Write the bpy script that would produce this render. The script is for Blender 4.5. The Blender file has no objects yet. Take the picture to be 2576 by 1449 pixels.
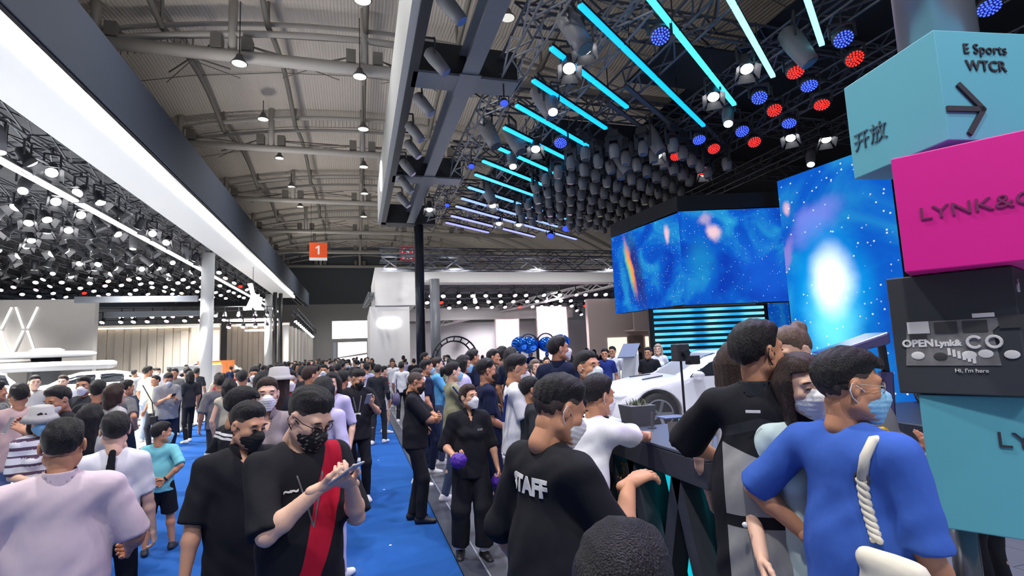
import bpy, bmesh, math, random
import numpy as np
from mathutils import Matrix, Vector

# ---------------------------------------------------------------- camera
W, H = 2576.0, 1449.0
FPX = 1320.0
CAM_Z = 1.92
ROLL = 0.04
VPX, VPY = 900.0, 893.0                      # where the hall axis (+Y) vanishes
_dx, _dy = VPX - W / 2, -(VPY - H / 2)
_r = _dx * math.cos(ROLL) + _dy * math.sin(ROLL)
_u = -_dx * math.sin(ROLL) + _dy * math.cos(ROLL)
PITCH = math.atan(-_u / FPX)
YAW = math.atan(-_r / FPX * math.cos(PITCH))
_fwd = np.array([math.sin(YAW) * math.cos(PITCH), math.cos(YAW) * math.cos(PITCH), math.sin(PITCH)])
_rt = np.array([math.cos(YAW), -math.sin(YAW), 0.0])
_up = np.cross(_rt, _fwd)
_ir = math.cos(ROLL) * _rt - math.sin(ROLL) * _up
_iu = math.cos(ROLL) * _up + math.sin(ROLL) * _rt
CAM = np.array([0.0, 0.0, CAM_Z])

scene = bpy.context.scene
col = scene.collection
cam_data = bpy.data.cameras.new('camera')
cam_data.sensor_width = 36.0
cam_data.lens = FPX / W * 36.0
cam_data.clip_start = 0.05
cam_data.clip_end = 400
cam = bpy.data.objects.new('camera', cam_data)
col.objects.link(cam)
M = Matrix.Identity(4)
for i in range(3):
    M[i][0] = _ir[i]; M[i][1] = _iu[i]; M[i][2] = -_fwd[i]; M[i][3] = CAM[i]
cam.matrix_world = M
scene.camera = cam

# ---------------------------------------------------------------- world, exposure
world = bpy.data.worlds.new('world')
scene.world = world
world.use_nodes = True
world.node_tree.nodes['Background'].inputs[0].default_value = (0.62, 0.66, 0.75, 1)
world.node_tree.nodes['Background'].inputs[1].default_value = 0.32
scene.view_settings.view_transform = 'Standard'
scene.view_settings.look = 'None'
scene.view_settings.gamma = 1.0
scene.view_settings.use_curve_mapping = False
scene.view_settings.exposure = 0.0
scene.cycles.use_denoising = True
scene.cycles.adaptive_threshold = 0.02
scene.cycles.max_bounces = 5
scene.cycles.diffuse_bounces = 2
scene.cycles.glossy_bounces = 2
scene.cycles.transmission_bounces = 2
scene.cycles.sample_clamp_indirect = 4.0


def area_light(name, loc, size, energy, color=(1, 1, 1), sy=None, rot=(0, 0, 0), spread=math.pi):
    d = bpy.data.lights.new(name, 'AREA')
    d.shape = 'RECTANGLE'
    d.size = size; d.size_y = sy or size
    d.energy = energy; d.color = color; d.spread = spread
    o = bpy.data.objects.new(name, d)
    o.location = loc; o.rotation_euler = rot
    col.objects.link(o)
    return o


def spot_light(name, loc, target, energy, color=(1, 1, 1), angle=80, blend=0.7, radius=0.12):
    d = bpy.data.lights.new(name, 'SPOT')
    d.energy = energy; d.color = color
    d.spot_size = math.radians(angle); d.spot_blend = blend; d.shadow_soft_size = radius
    o = bpy.data.objects.new(name, d)
    o.location = loc
    v = Vector(target) - Vector(loc)
    o.rotation_euler = v.to_track_quat('-Z', 'Y').to_euler()
    col.objects.link(o)
    return o

# stand lamps: the white stand (left) is lit far harder than the stage stand
WHITE = (1.0, 0.98, 0.95)
for x_, y_ in ((-9.5, 12), (-9.5, 19), (-9.5, 27), (-13.5, 16), (-13.5, 24), (-17.5, 20), (-17.5, 27), (-10, 37), (-9, 46)):
    spot_light('stand_spot', (x_, y_, 6.9), (x_ + 0.3, y_ - 1.0, 0), 7500, WHITE, 120, 0.8, 0.2)
# stage stand
for x_, y_, e_ in ((4.2, 6.0, 700), (6.0, 10.0, 1500), (9.5, 9.0, 1300), (3.5, 13.0, 800), (8.0, 15.0, 900), (3.2, 19.0, 700)):
    spot_light('stage_spot', (x_, y_, 7.2), (x_ - 0.6, y_ - 1.2, 0), e_, (0.80, 0.84, 1.0), 115, 0.8, 0.2)
for x_, y_ in ((4.8, 2.0), (7.5, 5.0)):
    spot_light('stage_violet', (x_, y_, 7.0), (1.0, 4.0, 1.0), 500, (0.62, 0.42, 1.0), 100, 0.8, 0.2)
# the stage rig goes on behind the camera
for x_, y_ in ((1.5, -3.0), (4.5, -2.5)):
    spot_light('stage_spot', (x_, y_, 7.2), (x_ * 0.7 + 0.6, 2.6, 1.4), 520, (0.92, 0.92, 1.0), 95, 0.9, 0.25)
# hall pendants over the aisle
for y_ in (-2, 5, 13, 24, 36, 50, 64):
    spot_light('hall_lamp', (-2.0, y_, 13.0), (-2.0, y_ + 0.2, 0), 3200, (1.0, 0.97, 0.94), 130, 0.9, 0.3)
# lamps on the bridge truss wash the white portal front
for x_ in (1.6, 5.0, 9.5, 14.0):
    spot_light('portal_wash', (x_, 26.8, 6.0), (x_, 32.0, 5.2), 420, (1.0, 0.97, 0.97), 120, 0.9, 0.2)
# far stand lamps
for x_, y_ in ((8, 36), (14, 36), (11, 42)):
    spot_light('far_spot', (x_, y_, 5.9), (x_, y_ + 1, 0), 3200, (1.0, 0.92, 0.97), 130, 0.8, 0.2)
# added lights above the navy beam, standing in for bounce onto the roof
for y_ in (10, 20, 30, 41, 53, 65):
    spot_light('roof_bounce_fill', (-5.7, y_, 9.6), (-1.5, y_ + 1.0, 16.5), 400, (1.0, 0.96, 0.90), 160, 1.0, 0.3)


# ---------------------------------------------------------------- pixel -> place
def ray(px, py):
    d = _fwd + _ir * ((px - W / 2) / FPX) + _iu * (-(py - H / 2) / FPX)
    return d                                  # unit depth along the lens axis


def at_depth(px, py, d):
    return CAM + ray(px, py) * d


def at_z(px, py, z=0.0):
    v = ray(px, py)
    return CAM + v * ((z - CAM_Z) / v[2])


def at_x(px, py, x):
    v = ray(px, py)
    return CAM + v * (x / v[0])


def at_y(px, py, y):
    v = ray(px, py)
    return CAM + v * (y / v[1])


def proj(p):
    v = np.asarray(p, float) - CAM
    d = v @ _fwd
    return W / 2 + FPX * (v @ _ir) / d, H / 2 - FPX * (v @ _iu) / d, d


# ---------------------------------------------------------------- materials
def lin(c):
    return tuple((x / 12.92 if x <= 0.04045 else ((x + 0.055) / 1.055) ** 2.4) for x in c)


def rgb(r, g, b):
    return lin((r / 255.0, g / 255.0, b / 255.0))


_mats = {}


def mat(name, color, rough=0.6, metal=0.0, emit=0.0, emit_color=None, bump=0.0, bscale=40.0, bstretch=(1, 1, 1),
        var=0.0, vscale=5.0, spec=0.5, coat=0.0, trans=0.0, alpha=1.0):
    """colour with procedural variation and relief; cached by name"""
    if name in _mats:
        return _mats[name]
    m = bpy.data.materials.new(name)
    m.use_nodes = True
    nt = m.node_tree
    b = nt.nodes['Principled BSDF']
    b.inputs['Base Color'].default_value = (*color, 1)
    b.inputs['Roughness'].default_value = rough
    b.inputs['Metallic'].default_value = metal
    b.inputs['Specular IOR Level'].default_value = spec
    if coat:
        b.inputs['Coat Weight'].default_value = coat
        b.inputs['Coat Roughness'].default_value = 0.05
    if trans:
        b.inputs['Transmission Weight'].default_value = trans
    if alpha < 1:
        b.inputs['Alpha'].default_value = alpha
    if emit:
        b.inputs['Emission Color'].default_value = (*(emit_color or color), 1)
        b.inputs['Emission Strength'].default_value = emit
    if bump or var:
        tc = nt.nodes.new('ShaderNodeTexCoord')
        mp = nt.nodes.new('ShaderNodeMapping')
        mp.inputs['Scale'].default_value = bstretch
        nt.links.new(tc.outputs['Object'], mp.inputs['Vector'])
    if var:
        n = nt.nodes.new('ShaderNodeTexNoise')
        n.inputs['Scale'].default_value = vscale
        n.inputs['Detail'].default_value = 4
        nt.links.new(mp.outputs[0], n.inputs['Vector'])
        mx = nt.nodes.new('ShaderNodeMix'); mx.data_type = 'RGBA'
        mx.inputs['A'].default_value = (*[c * (1 - var) for c in color], 1)
        mx.inputs['B'].default_value = (*[min(1, c * (1 + var)) for c in color], 1)
        nt.links.new(n.outputs['Fac'], mx.inputs['Factor'])
        nt.links.new(mx.outputs['Result'], b.inputs['Base Color'])
    if bump:
        n2 = nt.nodes.new('ShaderNodeTexNoise')
        n2.inputs['Scale'].default_value = bscale
        n2.inputs['Detail'].default_value = 3
        nt.links.new(mp.outputs[0], n2.inputs['Vector'])
        bm_ = nt.nodes.new('ShaderNodeBump')
        bm_.inputs['Strength'].default_value = bump
        bm_.inputs['Distance'].default_value = 0.02
        nt.links.new(n2.outputs['Fac'], bm_.inputs['Height'])
        nt.links.new(bm_.outputs[0], b.inputs['Normal'])
    _mats[name] = m
    return m


def cloth(name, c, var=0.10):
    return mat(name, c, rough=0.85, bump=0.55, bscale=9.0, bstretch=(1, 1, 0.45), var=var, vscale=3.0, spec=0.2)


# ---------------------------------------------------------------- mesh helpers
def mesh_obj(name, verts, faces, material=None, parent=None, smooth=False, loc=None):
    me = bpy.data.meshes.new(name)
    verts = np.asarray(verts, dtype=np.float32)
    if isinstance(faces, np.ndarray):
        me.vertices.add(len(verts))
        me.vertices.foreach_set('co', verts.ravel())
        n, k = faces.shape
        me.loops.add(n * k)
        me.loops.foreach_set('vertex_index', faces.astype(np.int32).ravel())
        me.polygons.add(n)
        me.polygons.foreach_set('loop_start', np.arange(0, n * k, k, dtype=np.int32))
        me.update(calc_edges=True)
    else:
        me.from_pydata([tuple(map(float, v)) for v in verts], [], [tuple(map(int, f)) for f in faces])
    if smooth:
        me.polygons.foreach_set('use_smooth', np.ones(len(me.polygons), dtype=bool))
    me.update()
    return link(name, me, material, parent, loc)


def link(name, me, material=None, parent=None, loc=None):
    o = bpy.data.objects.new(name, me)
    if material is not None:
        for m_ in (material if isinstance(material, (list, tuple)) else [material]):
            if len(me.materials) < (len(material) if isinstance(material, (list, tuple)) else 1):
                me.materials.append(m_)
    col.objects.link(o)
    if parent is not None:
        o.parent = parent
    if loc is not None:
        o.location = loc
    return o


def empty(name, loc=(0, 0, 0), rz=0.0, parent=None):
    o = bpy.data.objects.new(name, None)
    o.empty_display_size = 0.1
    o.location = loc
    o.rotation_euler = (0, 0, rz)
    col.objects.link(o)
    if parent is not None:
        o.parent = parent
    return o


def tag(o, label=None, cat=None, group=None, kind=None):
    if label: o['label'] = label
    if cat: o['category'] = cat
    if group: o['group'] = group
    if kind: o['kind'] = kind
    return o


class MB:
    """collects boxes, bars, tubes and polygons into one mesh"""
    def __init__(self):
        self.v = []; self.f = []; self.mi = []
        self.cur = 0

    def add(self, vs, fs):
        o = len(self.v)
        self.v.extend([tuple(map(float, p)) for p in vs])
        self.f.extend([tuple(i + o for i in f) for f in fs])
        self.mi.extend([self.cur] * len(fs))
        return self

    def box(self, lo, hi):
        x0, y0, z0 = lo; x1, y1, z1 = hi
        vs = [(x0, y0, z0), (x1, y0, z0), (x1, y1, z0), (x0, y1, z0), (x0, y0, z1), (x1, y0, z1), (x1, y1, z1), (x0, y1, z1)]
        return self.add(vs, [(0, 3, 2, 1), (4, 5, 6, 7), (0, 1, 5, 4), (1, 2, 6, 5), (2, 3, 7, 6), (3, 0, 4, 7)])

    def hexa(self, bottom, top):
        vs = list(bottom) + list(top)
        return self.add(vs, [(0, 3, 2, 1), (4, 5, 6, 7), (0, 1, 5, 4), (1, 2, 6, 5), (2, 3, 7, 6), (3, 0, 4, 7)])

    def bar(self, a, b, w, h=None):
        a = np.asarray(a, float); b = np.asarray(b, float); h = h or w
        d = b - a; d = d / (np.linalg.norm(d) + 1e-9)
        ref = np.array([0, 0, 1.0]) if abs(d[2]) < 0.95 else np.array([1.0, 0, 0])
        u = np.cross(d, ref); u /= np.linalg.norm(u); n = np.cross(u, d)
        q = [(-w / 2, -h / 2), (w / 2, -h / 2), (w / 2, h / 2), (-w / 2, h / 2)]
        vs = [a + u * x + n * y for x, y in q] + [b + u * x + n * y for x, y in q]
        return self.add(vs, [(0, 3, 2, 1), (4, 5, 6, 7), (0, 1, 5, 4), (1, 2, 6, 5), (2, 3, 7, 6), (3, 0, 4, 7)])

    def tube(self, pts, r, n=8, cap=True):
        pts = [np.asarray(p, float) for p in pts]
        rs = r if isinstance(r, (list, tuple)) else [r] * len(pts)
        o = len(self.v)
        prev_u = None
        for i, p in enumerate(pts):
            d = pts[min(i + 1, len(pts) - 1)] - pts[max(i - 1, 0)]
            d = d / (np.linalg.norm(d) + 1e-9)
            if prev_u is None:
                ref = np.array([0, 0, 1.0]) if abs(d[2]) < 0.9 else np.array([1.0, 0, 0])
                u = np.cross(d, ref)
            else:
                u = prev_u - d * (prev_u @ d)
            u /= (np.linalg.norm(u) + 1e-9); prev_u = u
            w = np.cross(d, u)
            for k in range(n):
                a = 2 * math.pi * k / n
                self.v.append(tuple(p + rs[i] * (u * math.cos(a) + w * math.sin(a))))
        m = len(pts)
        for i in range(m - 1):
            for k in range(n):
                k2 = (k + 1) % n
                self.f.append((o + i * n + k, o + (i + 1) * n + k, o + (i + 1) * n + k2, o + i * n + k2)); self.mi.append(self.cur)
        if cap:
            self.f.append(tuple(o + k for k in range(n))); self.mi.append(self.cur)
            self.f.append(tuple(o + (m - 1) * n + k for k in range(n - 1, -1, -1))); self.mi.append(self.cur)
        return self

    def lathe(self, prof, c=(0, 0, 0), n=16):
        """prof: list of (r, z) about vertical axis through c"""
        o = len(self.v)
        for r, z in prof:
            for k in range(n):
                a = 2 * math.pi * k / n
                self.v.append((c[0] + r * math.cos(a), c[1] + r * math.sin(a), c[2] + z))
        for i in range(len(prof) - 1):
            for k in range(n):
                k2 = (k + 1) % n
                self.f.append((o + i * n + k, o + i * n + k2, o + (i + 1) * n + k2, o + (i + 1) * n + k)); self.mi.append(self.cur)
        self.f.append(tuple(o + k for k in range(n - 1, -1, -1))); self.mi.append(self.cur)
        t = o + (len(prof) - 1) * n
        self.f.append(tuple(t + k for k in range(n))); self.mi.append(self.cur)
        return self

    def prism(self, poly, a, b):
        """poly: list of 3D points, extruded by vector (b-a)"""
        d = np.asarray(b, float) - np.asarray(a, float)
        p = [np.asarray(q, float) for q in poly]
        n = len(p)
        vs = p + [q + d for q in p]
        fs = [tuple(range(n - 1, -1, -1)), tuple(range(n, 2 * n))]
        fs += [(i, (i + 1) % n, n + (i + 1) % n, n + i) for i in range(n)]
        return self.add(vs, fs)

    def build(self, name, material, parent=None, smooth=False, loc=None):
        o = mesh_obj(name, self.v, self.f, None, parent, smooth, loc)
        for m_ in (material if isinstance(material, (list, tuple)) else [material]):
            o.data.materials.append(m_)
        if isinstance(material, (list, tuple)) and len(material) > 1:
            o.data.polygons.foreach_set('material_index', np.array(self.mi, dtype=np.int32))
        return o


def fix_normals(o):
    bm = bmesh.new(); bm.from_mesh(o.data)
    bmesh.ops.recalc_face_normals(bm, faces=bm.faces)
    bm.to_mesh(o.data); bm.free()
    return o


def bevel(o, w=0.01, seg=2):
    m = o.modifiers.new('bevel', 'BEVEL'); m.width = w; m.segments = seg; m.limit_method = 'ANGLE'
    return o


def copy_tree(o, parent=None):
    c = o.copy(); col.objects.link(c)
    c.parent = parent
    for ch in o.children:
        copy_tree(ch, c)
    return c

# ---------------------------------------------------------------- implicit surfaces -> meshes
def _n(v):
    v = np.asarray(v, float)
    return v / (np.linalg.norm(v) + 1e-12)


class Sdf:
    def __init__(self):
        self.ops = []

    def cone(self, a, b, ra, rb, k=0.03, n=None, q=1.0, mode='u', cap=False):
        self.ops.append(('cone', mode, k, np.asarray(a, float), np.asarray(b, float), ra, rb, None if n is None else _n(n), q, cap))
        return self

    def ell(self, c, r, k=0.03, R=None, mode='u'):
        self.ops.append(('ell', mode, k, np.asarray(c, float), np.asarray(r, float), np.eye(3) if R is None else np.asarray(R, float)))
        return self

    def half(self, p, n, k=0.004):
        """keep the side the normal points away from"""
        self.ops.append(('half', 'i', k, np.asarray(p, float), _n(n)))
        return self

    def fn(self, f):
        self.ops.append(('fn', 'f', 0, f))
        return self

    def bounds(self):
        lo = np.full(3, 1e9); hi = np.full(3, -1e9)
        for o in self.ops:
            if o[1] != 'u': continue
            if o[0] == 'cone':
                r = max(o[5], o[6])
                lo = np.minimum(lo, np.minimum(o[3], o[4]) - r); hi = np.maximum(hi, np.maximum(o[3], o[4]) + r)
            elif o[0] == 'ell':
                r = np.abs(o[5]).T @ o[4]
                lo = np.minimum(lo, o[3] - r); hi = np.maximum(hi, o[3] + r)
        return lo, hi

    def mesh(self, h):
        lo, hi = self.bounds()
        lo = lo - 2.2 * h; hi = hi + 2.2 * h
        n = np.ceil((hi - lo) / h).astype(int) + 1
        ax = [lo[i] + h * np.arange(n[i]) for i in range(3)]
        F = np.full(n, 0.5, dtype=np.float32)
        for o in self.ops:
            kind, mode, k = o[:3]
            if kind == 'fn':
                X, Y, Z = np.meshgrid(*ax, indexing='ij', sparse=True)
                F = o[3](F, X, Y, Z).astype(np.float32); continue
            if kind == 'half':
                X, Y, Z = np.meshgrid(*ax, indexing='ij', sparse=True)
                p, nn = o[3], o[4]
                d = (X - p[0]) * nn[0] + (Y - p[1]) * nn[1] + (Z - p[2]) * nn[2]
                F = _smax(F, d, k).astype(np.float32); continue
            if kind == 'cone':
                r = max(o[5], o[6]); l2 = np.minimum(o[3], o[4]) - r; h2 = np.maximum(o[3], o[4]) + r
            else:
                r = np.abs(o[5]).T @ o[4]; l2 = o[3] - r; h2 = o[3] + r
            mg = k + 3 * h
            i0 = np.clip(np.floor((l2 - mg - lo) / h).astype(int), 0, n - 1)
            i1 = np.clip(np.ceil((h2 + mg - lo) / h).astype(int) + 1, 1, n)
            sl = tuple(slice(i0[i], i1[i]) for i in range(3))
            X = ax[0][sl[0]][:, None, None]; Y = ax[1][sl[1]][None, :, None]; Z = ax[2][sl[2]][None, None, :]
            if kind == 'cone':
                a, b, ra, rb, nn, q, cap = o[3:10]
                px, py, pz = X - a[0], Y - a[1], Z - a[2]
                ab = b - a
                if nn is not None and q != 1.0:
                    s = 1.0 / q - 1.0
                    dn = (px * nn[0] + py * nn[1] + pz * nn[2]) * s
                    px = px + dn * nn[0]; py = py + dn * nn[1]; pz = pz + dn * nn[2]
                    ab = ab + nn * ((ab @ nn) * s)
                L = ab @ ab + 1e-12
                t0 = (px * ab[0] + py * ab[1] + pz * ab[2]) / L
                t = np.clip(t0, 0, 1.6 if cap else 1)
                d = np.sqrt((px - t * ab[0]) ** 2 + (py - t * ab[1]) ** 2 + (pz - t * ab[2]) ** 2) - (ra + (rb - ra) * t)
                if q < 1: d = d * (0.5 + 0.5 * q)
                if cap: d = _smax(d, (t0 - 1) * math.sqrt(L), 0.006)
            else:
                c, rr, R = o[3], o[4], o[5]
                px, py, pz = X - c[0], Y - c[1], Z - c[2]
                e = [R[i][0] * px + R[i][1] * py + R[i][2] * pz for i in range(3)]
                k0 = np.sqrt((e[0] / rr[0]) ** 2 + (e[1] / rr[1]) ** 2 + (e[2] / rr[2]) ** 2)
                k1 = np.sqrt((e[0] / rr[0] ** 2) ** 2 + (e[1] / rr[1] ** 2) ** 2 + (e[2] / rr[2] ** 2) ** 2) + 1e-9
                d = k0 * (k0 - 1) / k1
            if mode == 'u': F[sl] = _smin(F[sl], d, k)
            elif mode == 's': F[sl] = _smax(F[sl], -d, k)
        # keep the border outside
        F[0] = F[-1] = 0.5; F[:, 0] = F[:, -1] = 0.5; F[:, :, 0] = F[:, :, -1] = 0.5
        return surface_nets(F, lo, h)


def _smin(a, b, k):
    if k <= 1e-6: return np.minimum(a, b)
    h = np.maximum(k - np.abs(a - b), 0) / k
    return np.minimum(a, b) - h * h * k * 0.25


def _smax(a, b, k):
    return -_smin(-a, -b, k)


def surface_nets(F, lo, h):
    s = F < 0
    c = [s[:-1, :-1, :-1], s[1:, :-1, :-1], s[:-1, 1:, :-1], s[1:, 1:, :-1], s[:-1, :-1, 1:], s[1:, :-1, 1:], s[:-1, 1:, 1:], s[1:, 1:, 1:]]
    cnt = sum(x.astype(np.int8) for x in c)
    mask = (cnt > 0) & (cnt < 8)
    I = np.argwhere(mask)
    idx = np.full(mask.shape, -1, dtype=np.int32)
    idx[mask] = np.arange(len(I))
    if len(I) == 0:
        return np.zeros((0, 3)), np.zeros((0, 4), int)
    off = np.array([[0, 0, 0], [1, 0, 0], [0, 1, 0], [1, 1, 0], [0, 0, 1], [1, 0, 1], [0, 1, 1], [1, 1, 1]])
    val = np.stack([F[I[:, 0] + o[0], I[:, 1] + o[1], I[:, 2] + o[2]] for o in off], 1)
    acc = np.zeros((len(I), 3)); num = np.zeros(len(I))
    for a, b in ((0, 1), (2, 3), (4, 5), (6, 7), (0, 2), (1, 3), (4, 6), (5, 7), (0, 4), (1, 5), (2, 6), (3, 7)):
        fa, fb = val[:, a], val[:, b]
        m = (fa < 0) != (fb < 0)
        t = np.where(m, fa / np.where(m, fa - fb, 1), 0)
        acc += np.where(m[:, None], off[a] + t[:, None] * (off[b] - off[a]), 0)
        num += m
    V = lo + h * (I + acc / num[:, None])
    Q = []
    def quads(d, cells, flip):
        if len(cells[0]) == 0: return
        q = np.stack(cells, 1)
        q = np.where(flip[:, None], q[:, ::-1], q)
        Q.append(q)
    A = np.argwhere(s[:-1, 1:-1, 1:-1] != s[1:, 1:-1, 1:-1])
    i, j, k = A[:, 0], A[:, 1] + 1, A[:, 2] + 1
    quads(0, [idx[i, j - 1, k - 1], idx[i, j, k - 1], idx[i, j, k], idx[i, j - 1, k]], ~s[i, j, k])
    A = np.argwhere(s[1:-1, :-1, 1:-1] != s[1:-1, 1:, 1:-1])
    i, j, k = A[:, 0] + 1, A[:, 1], A[:, 2] + 1
    quads(1, [idx[i - 1, j, k - 1], idx[i - 1, j, k], idx[i, j, k], idx[i, j, k - 1]], ~s[i, j, k])
    A = np.argwhere(s[1:-1, 1:-1, :-1] != s[1:-1, 1:-1, 1:])
    i, j, k = A[:, 0] + 1, A[:, 1] + 1, A[:, 2]
    quads(2, [idx[i - 1, j - 1, k], idx[i, j - 1, k], idx[i, j, k], idx[i - 1, j, k]], ~s[i, j, k])
    return V, np.concatenate(Q)


def sdf_obj(sd, h, name, material, parent=None, xf=None):
    V, Q = sd.mesh(h)
    if xf is not None: V = xf(V)
    return mesh_obj(name, V, Q, material, parent, smooth=True)


def join_meshes(parts):
    vs, fs, o = [], [], 0
    for V, Q in parts:
        if len(V) == 0: continue
        vs.append(V); fs.append(Q + o); o += len(V)
    return np.concatenate(vs), np.concatenate(fs)

# ---------------------------------------------------------------- people
SKIN = {
    'a': mat('skin_warm', rgb(214, 160, 128), rough=0.55, var=0.06, vscale=18, bump=0.08, bscale=300),
    'b': mat('skin_tan', rgb(196, 140, 108), rough=0.55, var=0.06, vscale=18, bump=0.08, bscale=300),
    'c': mat('skin_pale', rgb(228, 184, 160), rough=0.55, var=0.05, vscale=18, bump=0.08, bscale=300),
}
HAIR = {
    'black': mat('hair_black', rgb(24, 23, 27), rough=0.45, bump=0.9, bscale=120, bstretch=(3, 3, 0.4), var=0.3, vscale=40),
    'brown': mat('hair_brown', rgb(62, 44, 38), rough=0.45, bump=0.9, bscale=120, bstretch=(3, 3, 0.4), var=0.3, vscale=40),
    'light': mat('hair_light_brown', rgb(132, 112, 98), rough=0.45, bump=0.9, bscale=120, bstretch=(3, 3, 0.4), var=0.3, vscale=40),
    'blonde': mat('hair_blonde', rgb(216, 190, 170), rough=0.45, bump=0.9, bscale=120, bstretch=(3, 3, 0.4), var=0.2, vscale=40),
    'fade': mat('hair_faded_sides', rgb(70, 58, 54), rough=0.7, bump=0.5, bscale=400, var=0.25, vscale=60),
}
MASKC = {
    'white': mat('mask_white', rgb(232, 234, 238), rough=0.8, bump=0.15, bscale=60),
    'blue': mat('mask_blue', rgb(140, 196, 226), rough=0.8, bump=0.15, bscale=60),
    'black': mat('mask_black', rgb(22, 22, 25), rough=0.8, bump=0.15, bscale=60),
}
EYE = mat('eye_dark', rgb(30, 22, 20), rough=0.2)
LOOP = mat('ear_loop', rgb(225, 225, 228), rough=0.7)


def rotm(axis, deg):
    a = math.radians(deg); c, s = math.cos(a), math.sin(a)
    if axis == 'x': return np.array([[1, 0, 0], [0, c, -s], [0, s, c]])
    if axis == 'y': return np.array([[c, 0, s], [0, 1, 0], [-s, 0, c]])
    return np.array([[c, -s, 0], [s, c, 0], [0, 0, 1]])


def ik(a, t, l1, l2, pole):
    a = np.asarray(a, float); t = np.asarray(t, float)
    d = t - a; L = np.linalg.norm(d)
    if L > (l1 + l2) * 0.999:
        d = d / L; t = a + d * (l1 + l2) * 0.999; L = (l1 + l2) * 0.999
    else:
        d = d / max(L, 1e-6)
    x = (l1 * l1 - l2 * l2 + L * L) / (2 * L)
    h = math.sqrt(max(l1 * l1 - x * x, 0))
    p = np.asarray(pole, float); p = p - d * (p @ d)
    return a + d * x + _n(p) * h, t


def hand_ops(sd, w, d, n, side, curl=0.25, spread=1.0, thumb=0.5):
    d = _n(d); n = np.asarray(n, float); n = _n(n - d * (n @ d))
    u = np.cross(d, n) * (1 if side > 0 else -1)
    sd.cone(w - d * 0.03, w + d * 0.02, 0.026, 0.027, 0.012, n, 0.8)
    for off in (0.024, 0.008, -0.008, -0.024):
        sd.cone(w + d * 0.02 + u * off * 0.6, w + d * 0.082 + u * off, 0.017, 0.015, 0.012, n, 0.8)
    for i, (off, ln) in enumerate(((0.029, 0.07), (0.010, 0.078), (-0.010, 0.073), (-0.028, 0.057))):
        p = w + d * (0.084 - 0.004 * abs(i - 1)) + u * off
        ang = 0.0
        for j, (fr, bend) in enumerate(((0.46, 62), (0.3, 82), (0.24, 55))):
            ang += math.radians(bend) * (curl * (0.85 + 0.12 * i))
            dd = d * math.cos(ang) + n * math.sin(ang) + u * (off * 2.2 * spread if j == 0 else off)
            q = p + _n(dd) * ln * fr
            sd.cone(p, q, 0.0092 - 0.0006 * j, 0.0086 - 0.0007 * j, 0.004)
            p = q
    p = w + d * 0.022 + u * 0.022 + n * 0.006
    dirs = [d * 0.62 + u * 0.75 + n * 0.25, d * 0.85 + u * (0.55 - 0.5 * thumb) + n * 0.4 * thumb * 1.2, d * 0.9 + u * (0.3 - 0.6 * thumb) + n * 0.5 * thumb]
    for dd, ln, r in zip(dirs, (0.042, 0.032, 0.026), (0.0135, 0.011, 0.0095)):
        q = p + _n(dd) * ln
        sd.cone(p, q, r, r * 0.9, 0.008); p = q


def head_sdf(female=False):
    sd = Sdf()
    sd.ell((0, -0.012, 0.028), (0.076, 0.097, 0.087), 0.02)
    sd.ell((0, 0.030, -0.040), (0.060, 0.062, 0.082), 0.03)
    sd.cone((-0.05, 0.0, -0.06), (-0.018, 0.066, -0.098), 0.024, 0.022, 0.03)
    sd.cone((0.05, 0.0, -0.06), (0.018, 0.066, -0.098), 0.024, 0.022, 0.03)
    sd.ell((0, 0.078, -0.104), (0.022, 0.016, 0.016), 0.02)
    sd.cone((-0.036, 0.078, 0.024), (0.036, 0.078, 0.024), 0.012, 0.012, 0.022)
    sd.cone((-0.044, 0.062, -0.022), (-0.05, 0.045, -0.03), 0.018, 0.016, 0.02)
    sd.cone((0.044, 0.062, -0.022), (0.05, 0.045, -0.03), 0.018, 0.016, 0.02)
    for s_ in (-1, 1):
        sd.ell((0.031 * s_, 0.098, 0.004), (0.017, 0.014, 0.011), 0.014, mode='s')
        sd.ell((0.031 * s_, 0.077, 0.003), (0.0135, 0.0125, 0.0115), 0.004)
    sd.cone((0, 0.086, 0.012), (0, 0.106, -0.028), 0.007, 0.0115, 0.012)
    sd.ell((-0.011, 0.096, -0.033), (0.008, 0.009, 0.007), 0.008)
    sd.ell((0.011, 0.096, -0.033), (0.008, 0.009, 0.007), 0.008)
    sd.ell((0, 0.089, -0.062), (0.022, 0.010, 0.006), 0.006)
    sd.ell((0, 0.087, -0.073), (0.018, 0.010, 0.007), 0.006)
    for s_ in (-1, 1):
        sd.ell((0.081 * s_, -0.008, -0.004), (0.009, 0.019, 0.031), 0.006, rotm('z', -18 * s_))
        sd.ell((0.088 * s_, 0.0, 0.0), (0.006, 0.010, 0.016), 0.004, mode='s')
    sd.cone((0, -0.018, -0.07), (0, -0.032, -0.14), 0.047, 0.048, 0.03)
    return sd


def mask_sdf():
    sd = Sdf()
    sd.ell((0, 0.034, -0.052), (0.066, 0.068, 0.078), 0.02)
    sd.cone((0, 0.07, -0.01), (0, 0.103, -0.034), 0.012, 0.02, 0.02)
    sd.cone((0, 0.095, -0.045), (0, 0.075, -0.105), 0.03, 0.03, 0.03)
    def cut(F, X, Y, Z):
        top = -0.002 - 0.012 * np.clip(np.abs(X) / 0.03 - 1, -1, 3) - 0.10 * np.clip(0.06 - Y, 0, 1)
        F = np.maximum(F, (Z - top) * 0.9)
        F = np.maximum(F, (0.022 - Y) * 0.9)
        F = np.maximum(F, (-0.128 + 0.5 * np.clip(0.07 - Y, 0, 1) - Z) * 0.9)
        F = F + 0.0012 * np.sin(Z * 330)
        return F
    sd.fn(cut)
    return sd


def hairline(Y, front, nape, side):
    return np.interp(Y, [-0.09, -0.06, -0.03, 0.0, 0.028, 0.045, 0.07, 0.10], [nape, nape, nape * 0.5, side, side, 0.045, front, front])


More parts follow.
